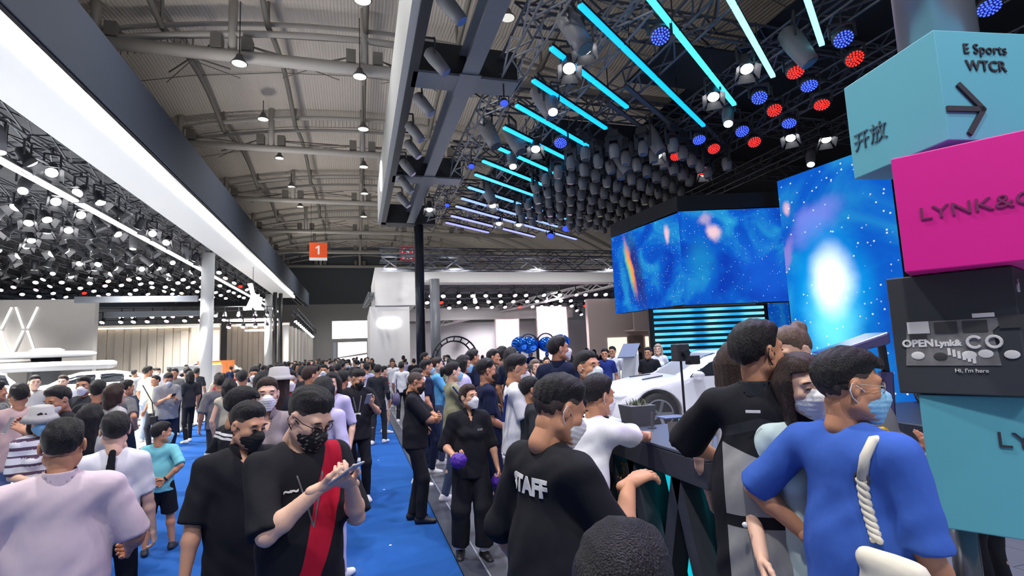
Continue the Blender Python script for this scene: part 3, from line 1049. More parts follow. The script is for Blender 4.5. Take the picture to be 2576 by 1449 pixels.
nb_ = MB().box((-5.9, 3, 7.85), (-5.5, 66, 9.4)).build('navy_fascia_beam', m_navy)
tag(nb_, 'dark navy box beam running high above the blue aisle', 'beam')
for i, y in enumerate((28.9, 47.5)):
    c = empty('white_column', (-7.1, y, 0.02)); tag(c, 'round white column beside the %s' % ('white glowing animal-shaped emblem' if i else 'blue aisle carpet, tall and brightly lit'), 'column')
    MB().lathe([(0.29, 0.0), (0.29, 7.22)], n=24).build('shaft', m_beam_white, c, True)
    MB().lathe([(0.42, 0), (0.42, 0.05)], n=24).build('base_plate', m_beam_white, c)


def box_truss(name, a, b, w=0.42, bay=0.55, r=0.026, material=m_truss, label=None, cat='truss', group=None):
    a = np.asarray(a, float); b = np.asarray(b, float)
    d = b - a; L = np.linalg.norm(d); d = d / L
    up_ = np.array([0, 0, 1.0]); sd_ = np.cross(d, up_)
    if np.linalg.norm(sd_) < 0.1: sd_ = np.array([1.0, 0, 0]); up_ = np.array([0, 1.0, 0])
    sd_ = sd_ / np.linalg.norm(sd_)
    root = empty(name, tuple(a)); tag(root, label, cat, group)
    n = max(1, int(L / bay)); st = L / n
    cs = [sd_ * sx * w / 2 + up_ * sz * w / 2 for sx, sz in ((-1, -1), (1, -1), (1, 1), (-1, 1))]
    for c in cs:
        MB().tube([c, c + d * L], r, 6).build('chord', material, root)
    mb = MB()
    for i in range(n):
        p, q = d * st * i, d * st * (i + 1)
        for k in range(4):
            c0, c1 = cs[k], cs[(k + 1) % 4]
            if i % 2: c0, c1 = c1, c0
            mb.bar(p + c0, q + c1, r * 1.1)
    tag(mb.build('lacing', material, root), None, None, None, 'stuff')
    return root


# trusses between the white beam and the navy beam
box_truss('canopy_truss', (-5.75, 3, 7.62), (-5.75, 60, 7.62), 0.36, 0.9, 0.04, m_black, 'black truss squeezed between the navy beam and the white soffit', 'truss')
for y in (8.3, 11.6, 15.2, 19.5, 24.5, 30, 36, 43):
    o = MB().box((-6.6, y, 7.72), (-5.55, y + 0.22, 7.84)).build('bracket_plate', m_black); tag(o, 'black bracket plate joining white soffit and navy beam', 'bracket', 'brackets along the white soffit')

# stand rig
LT = []
ORD = ('first', 'second', 'third', 'fourth', 'fifth', 'sixth', 'seventh', 'eighth', 'ninth', 'tenth', 'eleventh')
for k_, x in enumerate((-7.9, -9.2, -11.2, -13.4, -15.8, -18.5, -22, -25.5, -29)):
    box_truss('lighting_truss', (x, 9, 7.75), (x, 56, 7.75), 0.4, 1.0, 0.03, m_truss, 'dark lighting truss over the white cars, %s from the white soffit beam' % ORD[k_], 'truss', 'lighting trusses over the white stand')
for k_, y in enumerate((52, 44, 36, 29, 23, 18, 13)):
    box_truss('lighting_truss', (-30, y, 8.15), (-7.2, y, 8.15), 0.4, 1.0, 0.03, m_truss, 'dark cross truss over the white cars, %s counted from the beige walls' % ORD[k_], 'truss', 'cross trusses over the white stand')
dc = MB().box((-49.9, 3, 9.3), (-6.0, 60, 9.4)).build('dark_ceiling_sheet', mat('ceiling_dark_mottle', rgb(74, 76, 80), rough=0.9, var=0.5, vscale=1.2)); tag(dc, 'dark mottled sheet standing in for the dark ceiling above the white stand', 'cloth')  # added sheet: its dark mottle stands in for the shaded ceiling

# ---------------------------------------------------------------- right frame over the stage stand
m_fr_light = mat('frame_grey', rgb(150, 152, 152), rough=0.5, var=0.04)
m_steel_blue = mat('beam_steel', rgb(104, 110, 122), rough=0.35, metal=0.3, var=0.08)
fr_ = empty('stage_gantry', (0, 0, 8.0)); tag(fr_, 'black steel frame with pale fascia hung over the stage stand', 'frame')
MB().box((0.95, 2, 0.05), (1.10, 25, 1.9)).build('fascia', m_fr_light, fr_)
MB().box((1.10, 2, 0.0), (1.30, 25, 0.9)).build('side_beam', m_black, fr_)
MB().box((1.10, 24.6, 0.0), (3.6, 25.4, 0.9)).build('end_beam', m_black, fr_)
mb = MB(); mb.box((2.25, 2, 0.0), (2.62, 24.7, 0.05)); mb.box((2.40, 2, 0.05), (2.46, 24.7, 0.55)); mb.box((2.25, 2, 0.55), (2.62, 24.7, 0.6)); mb.build('long_beam', m_steel_blue, fr_)
for y in (4.0, 11.0, 18.0):
    mb = MB(); mb.box((1.2, y, 0.06), (3.6, y + 0.5, 0.8)); mb.build('cross_beam', m_black, fr_)
    MB().box((1.2, y - 0.1, 0.0), (3.6, y + 0.6, 0.055)).build('cross_flange', m_steel_blue, fr_)
    MB().box((2.2, y - 0.25, -0.03), (2.68, y + 0.75, 0.0)).build('splice_plate', m_steel_blue, fr_)
oval = MB(); ell_mesh(oval, (0.92, 20.8, 8.95), (0.04, 0.5, 0.62), n=20, m=12)
tag(oval.build('oval_lamp', mat('oval_glow', (1, 1, 1), emit=4), None, True), 'glowing white oval badge on the pale fascia beside the aisle', 'light')

bc = empty('black_column', (2.84, 24.9, 0.02)); tag(bc, 'tall slim dark steel column at the end of the stage frame', 'column')
MB().lathe([(0.22, 0), (0.22, 7.95)], n=20).build('shaft', mat('column_dark', rgb(58, 62, 72), rough=0.3, metal=0.4), bc, True)
MB().lathe([(0.36, 0), (0.36, 0.04)], n=20).build('base_plate', m_black, bc)

for i, x in enumerate((3.45, 5.1, 6.5, 9.1, 11.6, 14.5)):
    box_truss('stage_truss', (x, 3, 8.35), (x, 26.5, 8.35), 0.5, 0.7, 0.03, m_truss if i > 1 else m_trussl, 'box truss of the stage rig along the aisle, %s from the pale fascia' % ORD[i], 'truss', 'stage trusses running with the aisle')
for k_, y in enumerate((25.8, 21.5, 17.5, 13.5, 9.5, 5.5)):
    box_truss('stage_truss', (3.2, y, 8.9), (24, y, 8.9), 0.5, 0.7, 0.03, m_truss, 'crossing box truss of the stage rig, %s counted from the white portal' % ORD[k_], 'truss', 'stage trusses crossing the rig')
for lab_, lo, hi in (('small black cloth above the cyan tubes', (6.7, 9.6, 8.62), (9.0, 11.4, 8.66)), ('black cloth above the nearer moving heads', (5.3, 13.9, 8.62), (9.0, 17.2, 8.66)), ('largest black sheet standing in for dark ceiling above the starfield screens', (9.3, 5.8, 9.25), (24, 26, 9.3)), ('black sheet standing in for dark ceiling above the violet tubes', (5.3, 18, 9.25), (9.2, 26, 9.3))):
    tag(MB().box(lo, hi).build('black_overhead_sheet', mat('overhead_sheet_black', rgb(14, 15, 22), rough=0.95, var=0.3)), lab_, 'cloth', 'black cloths above the stage rig')  # the higher two are added sheets that make the ceiling dark
# far truss bridge seen under the stage frame
for z, y in ((6.6, 27.5), (7.35, 29.5)):
    box_truss('bridge_truss', (1.2, y, z), (18, y, z), 0.75, 1.0, 0.045, m_trussl if z < 7 else m_truss, 'heavy truss spanning across behind the stage frame, %s' % ('lower one' if z < 7 else 'upper one'), 'truss')
for y_, w_ in ((27.5, 'lower'), (29.5, 'upper')):
    box_truss('tower_truss', (2.84 * y_ / 24.9, y_, 0.02), (2.84 * y_ / 24.9, y_, 6.3 if y_ < 28 else 7.1), 0.3, 0.9, 0.03, m_trussl, 'slim truss tower behind the dark steel column, carrying the %s bridge truss' % w_, 'truss')
box_truss('hung_truss', (0.75, 30, 5.2), (0.75, 62, 7.4), 0.3, 0.9, 0.03, m_trussl, 'slim truss along the far right edge of the aisle', 'truss')

# ---------------------------------------------------------------- far white stand with glowing badge (right of the aisle)
m_portal = mat('portal_white', rgb(225, 224, 224), rough=0.6, var=0.02)
m_taupe = mat('wall_taupe', rgb(196, 180, 176), rough=0.8, var=0.03)
py0 = 32.0
po = empty('portal', (0, py0, 0.02)); tag(po, 'white portal stand with a glowing badge beside the far aisle', 'stand')
MB().box((0.70, 0.0, 0), (3.0, 9, 4.72)).build('badge_wall', m_portal, po)
MB().box((1.0, -0.3, 4.74), (3.4, 9, 7.0)).build('header', m_portal, po)
MB().box((3.4, -0.3, 6.1), (17.0, 0.9, 7.0)).build('lintel', m_portal, po)
MB().box((3.4, 8.0, 4.3), (17.0, 8.8, 5.2)).build('rear_lintel', m_portal, po)
mb = MB()
for k, x in enumerate((1.40, 1.66, 1.92, 2.18)):
    mb.tube([(x + 0.20 * math.cos(a), -0.06, 3.72 + 0.20 * math.sin(a)) for a in np.linspace(0, 2 * math.pi, 17)], 0.05, 6, cap=False)
    bo = mb.build('badge_ring', mat('badge_glow', (1, 1, 1), emit=6), po); mb = MB()
c = empty('grey_column', (4.4, 31, 0.02)); tag(c, 'grey round column in front of the white portal stand', 'column')
MB().lathe([(0.3, 0), (0.3, 6.2)], n=20).build('shaft', mat('column_grey', rgb(128, 132, 140), rough=0.4), c, True)
MB().lathe([(0.45, 0), (0.45, 0.06)], n=20).build('base_plate', m_black, c)
# pinkish screens, taupe walls behind
for (x0, x1, z0, z1, y, dx) in ((10.2, 12.0, 1.2, 4.2, 39, 'narrow'), (12.9, 15.2, 1.0, 4.9, 37, 'broad')):
    s_ = empty('tall_screen', (0, y, 0)); tag(s_, '%s tall glowing pink-white screen in the far stand' % dx, 'screen')
    MB().box((x0, -0.02, z0), (x1, 0.0, z1)).build('screen', mat('screen_pink', rgb(244, 218, 244), emit=0.95), s_)
    MB().box((x0 - 0.08, 0.0, 0.02), (x1 + 0.08, 0.25, z1 + 0.08)).build('case', m_taupe, s_)
w1 = MB().box((2.9, 46, 0.02), (34, 46.4, 4.4)).build('back_wall', mat('wall_greyblue', rgb(186, 186, 190), rough=0.8, var=0.03)); tag(w1, 'pale grey back wall of the far stand', 'wall')
w2 = empty('gallery', (0, 34.0, 0.02)); tag(w2, 'taupe gallery block with a balcony and lit doorways beside the stage screens', 'stand')
MB().box((15.6, 0, 0), (30, 0.4, 5.2)).build('wall', m_taupe, w2)
MB().box((18.4, -1.4, 2.9), (30, -1.3, 4.1)).build('balcony_front', m_taupe, w2)
MB().box((18.4, -1.4, 2.8), (30, 0, 2.9)).build('balcony_floor', m_taupe, w2)
for x in (17.0, 20.0):
    MB().box((x, -0.05, 0), (x + 1.5, -0.01, 2.4)).build('doorway', mat('door_glow', rgb(255, 244, 220), emit=1.0), w2)
MB().box((18.6, -0.06, 0), (19.8, -0.02, 2.5)).build('door', mat('door_taupe', rgb(120, 108, 104), rough=.7), w2)
MB().box((21.8, -1.45, 0), (22.35, -1.2, 4.6)).build('orange_post', mat('post_orange', rgb(196, 96, 48), rough=0.6), w2)

# ---------------------------------------------------------------- left rear: walls of the white stands
m_warm = mat('wall_warm', rgb(206, 196, 184), rough=0.8, var=0.04, vscale=1.0)
m_greyw = mat('wall_grey', rgb(182, 178, 174), rough=0.8, var=0.03)
gw = empty('emblem_wall', (0, 30, 0.02)); tag(gw, 'grey wall with glowing V and X shaped light grooves', 'wall')
MB().box((-30, 0, 0), (-12.2, 0.4, 5.1)).build('wall_panel', m_greyw, gw)
MB().box((-30, -1.2, 2.2), (-14.0, 0, 2.5)).build('ledge', m_greyw, gw)
MB().box((-30, -1.1, 0), (-14.2, 0, 2.2)).build('lower_block', m_greyw, gw)
m_groove = mat('groove_glow', (1, 1, 1), emit=1.3)
for z0, z1 in ((3.75, 4.75), (2.65, 3.65)):
    for k, x in enumerate((-17.9, -16.9, -15.9, -14.9)):
        for q in (-1, 1):
            a_ = (x + q * 0.42, -0.04, z1 if z0 > 3 else z0); b_ = (x + q * 0.08, -0.04, z0 if z0 > 3 else z1)
            MB().bar(a_, b_, 0.09, 0.05).build('light_groove', m_groove, gw)
for k, x in enumerate((-17.2, -15.9)):
    for q in (-1, 1):
        MB().bar((x + q * 0.55, -1.14, 2.0), (x + q * 0.08, -1.14, 0.9), 0.10, 0.05).build('light_groove', m_groove, gw)

def curtain_wall(x0, x1, y, z1, label, nm=14):
    r = empty('curtain_wall', (0, y, 0.02)); tag(r, label, 'wall')
    n = nm
    for i in range(n):
        xa = x0 + (x1 - x0) * i / n; xb = x0 + (x1 - x0) * (i + 1) / n
        MB().box((xa, 0.0 if i % 2 else 0.12, 0), (xb - 0.02, 0.3, z1)).build('panel', m_warm, r)
    MB().box((x0, -0.1, z1), (x1, 0.3, z1 + 0.12)).build('top_trim', m_beam_white, r)
    MB().box((x0, -0.2, z1 - 0.12), (x1, -0.12, z1 - 0.04)).build('light_line', mat('warm_line', rgb(255, 240, 210), emit=2.0), r)
    return r
curtain_wall(-16.5, -9.0, 40, 4.3, 'warm beige panelled wall behind the white cars', 16)
curtain_wall(-11.9, -6.4, 55.5, 5.2, 'warm beige wall under the glowing ceiling rings', 12)
curtain_wall(-30.0, -17.0, 41, 4.3, 'warm beige wall hidden behind the grey emblem wall', 10)
rd = MB().box((-10.6, 39.5, 0.02), (-10.0, 39.62, 4.2)).build('red_banner', mat('banner_red', rgb(226, 150, 140), rough=0.7)); tag(rd, 'narrow pale red banner on the beige wall', 'banner')
for zz, yy in ((4.75, 28.0), (4.3, 31.0)):
    o = MB().box((-12.2, yy, zz), (-7.3, yy + 0.2, zz + 0.28)).build('rail_beam', m_trussl); tag(o, 'grey horizontal beam between grey wall and white column, %s one' % ('upper' if zz > 4.5 else 'lower'), 'beam')
for k, (cx, cy, z, rx) in enumerate(((-9.2, 53.2, 5.5, 2.2), (-8.8, 52.6, 5.0, 1.7), (-8.5, 52.2, 4.5, 1.2))):
    o = empty('ring_light', (cx, cy, z))
    MB().tube([(rx * math.cos(a), rx * 0.6 * math.sin(a), 0) for a in np.linspace(0, 2 * math.pi, 33)], 0.07, 6, cap=False).build('glow_hoop', mat('ring_glow', rgb(255, 236, 226), emit=3.0), o)
    for a in (0.3, 2.4, 4.5): MB().tube([(rx * math.cos(a), rx * 0.6 * math.sin(a), 0), (rx * math.cos(a), rx * 0.6 * math.sin(a), 9.3 - z)], 0.01, 5).build('wire', m_black, o)
    tag(o, 'glowing ceiling ring before the far beige wall, %s of three' % ('largest', 'middle one', 'smallest')[k], 'light')
# row of white posts/panels along the far aisle
for k in range(9):
    y = 48 + 3.0 * k
    o = empty('aisle_partition', (-5.6, y, 0.02)); tag(o, 'tall beige panel in the row lining the far aisle', 'panel', 'panels lining the far aisle')
    MB().box((-0.4, 0, 0), (0.0, 2.0, 4.6)).build('panel', m_warm, o)
    MB().box((-0.42, -0.12, 0), (0.02, 0.0, 4.7)).build('post', m_beam_white, o)
for k, y in enumerate((46, 46.8)):
    o = MB().lathe([(0.16, 0), (0.16, 7.2)], (-6.4 + 0.3 * k, y, 0.02), 12).build('dark_post', m_black, None, True); tag(o, 'dark slim post behind the %s white column' % ('far', 'second')[k], 'post')
box_truss('aisle_truss', (-5.5, 51, 6.09), (-5.5, 74, 5.2), 0.5, 1.0, 0.04, m_truss, 'truss sloping away along the far left edge of the aisle', 'truss')

# ---------------------------------------------------------------- lamps
m_lampbody = mat('lamp_body', rgb(48, 50, 56), rough=0.45, var=0.1)
m_lampgrey = mat('lamp_body_grey', rgb(112, 112, 116), rough=0.45, var=0.08)
m_flap = mat('lamp_flap', rgb(92, 92, 95), rough=0.5)
LENS = {
    'white': mat('lens_white', (1, 1, 1), emit=8),
    'warm': mat('lens_warm', rgb(255, 205, 175), emit=5),
    'pink': mat('lens_pink', rgb(255, 195, 230), emit=5),
    'red': mat('lens_red', rgb(255, 28, 18), emit=5),
    'blue': mat('lens_blue', rgb(40, 60, 255), emit=6),
    'orange': mat('lens_orange', rgb(255, 120, 30), emit=5),
    'off': mat('lens_off', rgb(70, 76, 88), rough=0.2),
    'blueoff': mat('lens_blue_tint', rgb(96, 120, 170), rough=0.15),
}
_lm = {}


def lamp_meshes(kind):
    """meshes pointing down (-Z), hung from a yoke above"""
    if kind in _lm: return _lm[kind]
    out = []
    def keep(nm, mb, m, smooth=False):
        o = mb.build(nm, m, None, smooth); me = o.data; bpy.data.objects.remove(o); out.append((nm, me))
    if kind == 'spot':          # theatre spot with four barn doors
        keep('housing', MB().lathe([(0.06, 0.30), (0.11, 0.26), (0.12, 0.10), (0.13, -0.02), (0.15, -0.10), (0.15, -0.14)], n=14), m_lampbody, True)
        keep('lens', MB().lathe([(0.135, -0.150), (0.135, -0.142)], n=16), LENS['white'])
        mb = MB().bar((-0.17, 0, 0.05), (-0.17, 0, 0.42), 0.03, 0.05).bar((0.17, 0, 0.05), (0.17, 0, 0.42), 0.03, 0.05).bar((-0.185, 0, 0.42), (0.185, 0, 0.42), 0.03, 0.05).bar((0, 0, 0.42), (0, 0, 0.6), 0.05)
        keep('yoke', mb, m_lampbody)
        for k in range(4):
            a = k * math.pi / 2; c, s_ = math.cos(a), math.sin(a)
            R = lambda x, y, z: (c * x - s_ * y, s_ * x + c * y, z)
            mb = MB(); mb.hexa([R(0.15, -0.13, -0.14), R(0.158, -0.13, -0.14), R(0.158, 0.13, -0.14), R(0.15, 0.13, -0.14)],
                               [R(0.25, -0.19, -0.30), R(0.258, -0.19, -0.30), R(0.258, 0.19, -0.30), R(0.25, 0.19, -0.30)])
            keep('barn_door', mb, m_flap)
    elif kind == 'moving':      # moving head hung upside down
        keep('base_box', MB().hexa([(-.16, -.14, .40), (.16, -.14, .40), (.16, .14, .40), (-.16, .14, .40)], [(-.14, -.12, .58), (.14, -.12, .58), (.14, .12, .58), (-.14, .12, .58)]), m_lampbody)
        keep('yoke', MB().bar((-0.18, 0, 0.42), (-0.18, 0, 0.0), 0.06, 0.12).bar((0.18, 0, 0.42), (0.18, 0, 0.0), 0.06, 0.12).bar((-0.2, 0, 0.40), (0.2, 0, 0.40), 0.06, 0.16), m_lampbody)
        keep('head_shell', MB().lathe([(0.05, 0.20), (0.12, 0.17), (0.15, 0.06), (0.15, -0.08), (0.125, -0.20), (0.12, -0.22)], n=12), m_lampgrey, True)
        keep('lens', MB().lathe([(0.105, -0.232), (0.105, -0.222)], n=14), LENS['off'])
    elif kind == 'scoop':       # long grey profile spot
        keep('housing', MB().lathe([(0.08, 0.34), (0.17, 0.28), (0.19, 0.05), (0.17, -0.25), (0.15, -0.46)], n=14), m_lampgrey, True)
        keep('lens', MB().lathe([(0.135, -0.475), (0.135, -0.462)], n=14), LENS['white'])
        keep('yoke', MB().bar((-0.22, 0, 0.05), (-0.22, 0, 0.48), 0.03, 0.06).bar((0.22, 0, 0.05), (0.22, 0, 0.48), 0.03, 0.06).bar((-0.235, 0, 0.48), (0.235, 0, 0.48), 0.03, 0.06), m_lampbody)
    elif kind == 'par':         # flat LED par, cluster of diodes
        keep('housing', MB().lathe([(0.10, 0.16), (0.18, 0.12), (0.20, 0.0), (0.20, -0.05)], n=16), m_lampbody, True)
        mb = MB()
        for r, n in ((0.0, 1), (0.055, 6), (0.11, 11), (0.16, 16)):
            for k in range(n):
                a = 2 * math.pi * k / n
                mb.lathe([(0.02, -0.062), (0.02, -0.054)], (r * math.cos(a), r * math.sin(a), 0), 6)
        keep('lens', mb, LENS['white'])
        keep('yoke', MB().bar((-0.225, 0, 0.0), (-0.225, 0, 0.3), 0.025, 0.05).bar((0.225, 0, 0.0), (0.225, 0, 0.3), 0.025, 0.05).bar((-0.235, 0, 0.3), (0.235, 0, 0.3), 0.025, 0.05), m_lampbody)
    elif kind == 'pendant':
        keep('shade', MB().lathe([(0.06, 0.42), (0.12, 0.40), (0.16, 0.25), (0.30, 0.06), (0.34, 0.0)], n=16), m_flap, True)
        keep('lens', MB().lathe([(0.30, -0.012), (0.30, 0.0)], n=16), mat('lens_pendant', rgb(240, 238, 230), emit=0.8))
        keep('rod', MB().tube([(0, 0, 0.4), (0, 0, 1.2)], 0.025, 6), m_lampbody)
    _lm[kind] = out
    return out


def lamp(kind, loc, label, group, aim=(0, 0, -1), scale=1.0, lens='white', cat='lamp', name=None, top=None, reach=None):
    name = name or {'spot': 'spotlight', 'scoop': 'tubular_spotlight', 'moving': 'moving_head_lamp', 'par': 'led_lamp'}[kind]
    root = empty(name, tuple(loc)); tag(root, label, cat, group)
    q = Vector(aim).to_track_quat('-Z', 'Y')
    fixed = ('yoke', 'rod', 'base_box')
    az = math.atan2(aim[1], aim[0]) - math.pi / 2
    for nm, me in lamp_meshes(kind):
        o = bpy.data.objects.new(nm, me); col.objects.link(o); o.parent = root
        o.scale = (scale,) * 3
        o.rotation_mode = 'QUATERNION'
        if nm in fixed: o.rotation_quaternion = Matrix.Rotation(az, 3, 'Z').to_quaternion()
        else: o.rotation_quaternion = q
        if nm == 'lens' and lens is not None and kind != 'pendant':
            o.material_slots[0].link = 'OBJECT'; o.material_slots[0].material = LENS[lens]
    if top is not None:
        z0 = {'spot': 0.42, 'scoop': 0.48, 'par': 0.3, 'moving': 0.58, 'pendant': 1.0}[kind] * scale
        if top - loc[2] > z0:
            MB().tube([(0, 0, z0 - 0.01), (0, 0, top - loc[2])], 0.02, 6).build('drop_rod', m_lampbody, root)
        if reach:
            tx = min(reach, key=lambda q_: abs(q_ - loc[0])) - loc[0]
            MB().tube([(0, 0, top - loc[2]), (tx, 0, top - loc[2])], 0.022, 6).build('outrigger_arm', m_lampbody, root)
    return root


_tiny = {}


def tiny_lamp(loc, label, group, lens, scale=1.0, aim=(0, -1, -1)):
    """far lamp of a few pixels: one mesh with its lit lens, hung from a vertical rod of 0.55 m"""
    if lens not in _tiny:
        mb = MB(); mb.lathe([(0.07, 0.22), (0.12, 0.16), (0.15, -0.1)], n=8)
        mb.cur = 1; mb.lathe([(0.13, -0.13), (0.14, -0.101)], n=8)
        R_ = rotm('x', -34)
        mb.v = [tuple(R_ @ np.array(v)) for v in mb.v]
        mb.cur = 0; mb.bar((0, 0, 0), (0, 0, .58), .05)
        o = mb.build('far_spotlight', [m_lampbody, LENS[lens]], None); _tiny[lens] = o.data; bpy.data.objects.remove(o)
    o = bpy.data.objects.new('far_spotlight', _tiny[lens]); col.objects.link(o)
    o.location = loc; o.scale = (scale,) * 3
    o.rotation_euler = (0, 0, aim[0] * 1.2)
    tag(o, label, 'lamp', group)
    return o


rnd = random.Random(11)
STX = (3.45, 5.1, 6.5, 9.1, 11.6, 14.5)
# --- rig over the white stand: lamps in view, nearest ones detailed
for x in (-10.2, -12.3, -14.6, -17.2, -20.2):
    o = MB().tube([(x, 9, 7.58), (x, 56, 7.58)], 0.03, 6).build('lighting_pipe', m_truss); tag(o, 'thin dark pipe between the trusses over the white cars', 'pipe', 'lighting pipes over the white stand')
nspot = 0
for x in (-7.7, -9.0, -10.2, -11.0, -12.3, -13.2, -14.6, -15.6, -17.2, -18.3, -20.2, -21.8, -25.3, -28.8):
    y = 10.5 + rnd.random() * 0.8
    while y < 56:
        p = np.array([x, y, 7.02 + rnd.uniform(-0.06, 0.06)])
        u, v_, d = proj(p)
        y += (1.35 if y < 24 else 1.9) * rnd.uniform(0.75, 1.3)
        if not (-60 < u < 760 and v_ > 150): continue
        if v_ > 752: continue
        aim = (rnd.uniform(-0.5, 0.85), rnd.uniform(-1.0, 0.5), -0.8)
        k = rnd.random()
        lens = 'white' if k < 0.72 else ('warm' if k < 0.88 else ('pink' if k < 0.95 else 'red'))
        if d < 30:
            if rnd.random() < 0.14:
                lamp('scoop', p + np.array([0, 0, 0.05]), 'grey tubular spotlight hung in the rig over the white cars', 'tubular spots over the white stand', aim, 0.85, 'white', top=7.56)
            else:
                lamp('spot', p, 'lit spotlight with open flaps in the rig over the white cars', 'flapped spots over the white stand', aim, 1.0, 'white', top=7.56)
        else:
            tiny_lamp(p, 'small far spotlight, %s, in the rig over the white cars' % {'white': 'white lit', 'warm': 'warm lit', 'pink': 'pinkish lit', 'red': 'red lit'}[lens], 'far %s spots over the white stand' % lens, lens, 1.0, aim)

# --- lamps of the rear left stands and of the portal stand
for zz, yy, x0_, x1_ in ((5.55, 43, -20, -6.2), (5.0, 43, -20, -6.2), (6.1, 46, -20, -6.2)):
    o = MB().tube([(x0_, yy, zz), (x1_, yy, zz)], 0.03, 6).build('lighting_pipe', m_truss); tag(o, 'thin pipe carrying small lamps above the beige walls', 'pipe', 'pipes above the beige walls')
    x = x0_ + 3
    while x < x1_:
        tiny_lamp((x, yy, zz - 0.6), 'small far spotlight above the beige walls', 'spots above the beige walls', rnd.choice(['white', 'white', 'white', 'pink']), 1.1, (rnd.uniform(-.25, .25), -.6, -1)); x += rnd.uniform(.6, 1.3)
for k in range(12):
    y = 52 + 1.8 * k
    tiny_lamp((-5.5, y, 6.9 - (y - 30) / 44 * 1.7 - 0.75), 'small far spotlight along the sloping truss', 'spots along the sloping truss', 'white', 1.1, (.4, -.8, -1))
for kk in range(5):
    x = 4.6
    while x < 19.5:
        p = np.array([x, 34 + 2.3 * kk, 5.6 - .2 * kk]); u, v_, d = proj(p); x += rnd.uniform(.65, 1.3)
        if not (1060 < u < 1545): continue
        ln = 'pink' if rnd.random() < 0.6 else ('white' if rnd.random() < 0.85 else 'red')
        tiny_lamp(p, 'small far spotlight, %s, under the white portal' % {'white': 'white lit', 'pink': 'pinkish lit', 'red': 'red lit'}[ln], 'far %s spots under the white portal' % ln, ln, 1.1, (rnd.uniform(-.25, .25), -.6, -1))
for k in range(5):
    box_truss('portal_truss', (4, 34 + 2.3 * k, 6.42 - .2 * k), (20, 34 + 2.3 * k, 6.42 - .2 * k), 0.4, 1.2, 0.035, m_truss, 'dark lighting truss inside the white portal stand', 'truss', 'trusses inside the white portal')
tag(MB().box((3.5, 33, 6.9), (22, 45, 6.95)).build('portal_rig_cloth', mat('ceiling_dark_mottle2', rgb(60, 58, 62), rough=.9, var=.4)), 'dark cloth above the lamps of the white portal', 'cloth')
box_truss('diagonal_truss', (7.0, 45, 4.4), (17.5, 31.5, 6.3), 0.5, 0.9, 0.05, m_portal, 'pale sloping truss inside the white portal stand', 'truss')

# --- cyan light tubes of the stage rig
TUBES = [(1995, -110, 2070, 113), (1775, -112, 1950, 192), (1590, -60, 1852, 263), (1458, 12, 1768, 318), (1385, 120, 1582, 270), (1340, 202, 1522, 325), (1298, 265, 1478, 370),
         (1267, 321, 1438, 406), (1250, 371, 1402, 442), (1214, 405, 1369, 471), (1195, 439, 1344, 497), (1178, 471, 1423, 554), (1161, 499, 1405, 570), (1147, 519, 1462, 600), (1135, 543, 1355, 594), (1122, 560, 1240, 583)]
tube_cols = [(150, 240, 255), (150, 240, 255), (70, 215, 255), (20, 165, 255), (20, 170, 255), (20, 170, 255), (30, 180, 255), (40, 185, 255), (50, 190, 255), (60, 190, 255), (80, 190, 255), (110, 180, 255), (140, 170, 255), (150, 165, 255), (155, 160, 255), (150, 150, 255)]
tdir = np.array([math.sin(math.radians(53.8)), math.cos(math.radians(53.8)), 0])
tnorm = np.array([-tdir[1], tdir[0], 0])
for i, (a, b, c_, d_) in enumerate(TUBES):
    p = at_z(a, b, 7.8); q = at_z(c_, d_, 7.8)
    L = (q - p) @ tdir
    root = empty('light_tube', tuple(p)); root.rotation_euler = (0, 0, math.atan2(tdir[1], tdir[0]))
    hue = 'pale cyan' if i < 2 else ('cyan' if i < 8 else ('blue' if i < 11 else 'violet blue'))
    tag(root, '%s LED tube over the stage, %s in the fan counted from the sign cubes' % (hue, (ORD + ('twelfth', 'thirteenth', 'fourteenth', 'fifteenth', 'sixteenth'))[i]), 'light tube', '%s tubes over the stage' % hue)
    MB().box((0, -0.045, 0.03), (L, 0.045, 0.10)).build('profile', m_black, root)
    n = max(1, round(L / 1.75))
    tm = mat('tube_glow_%d' % i, rgb(*tube_cols[i]), emit=1.6 if i > 2 else 1.8)
    for k in range(n):
        MB().box((L * k / n + 0.02, -0.05, -0.03), (L * (k + 1) / n - 0.03, 0.05, 0.03)).build('diffuser', tm, root)
    MB().bar((L * 0.3, 0, 0.1), (L * 0.3, 0, 0.6), 0.02).build('hanger', m_black, root)
    MB().bar((L * 0.7, 0, 0.1), (L * 0.7, 0, 0.6), 0.02).build('hanger', m_black, root)

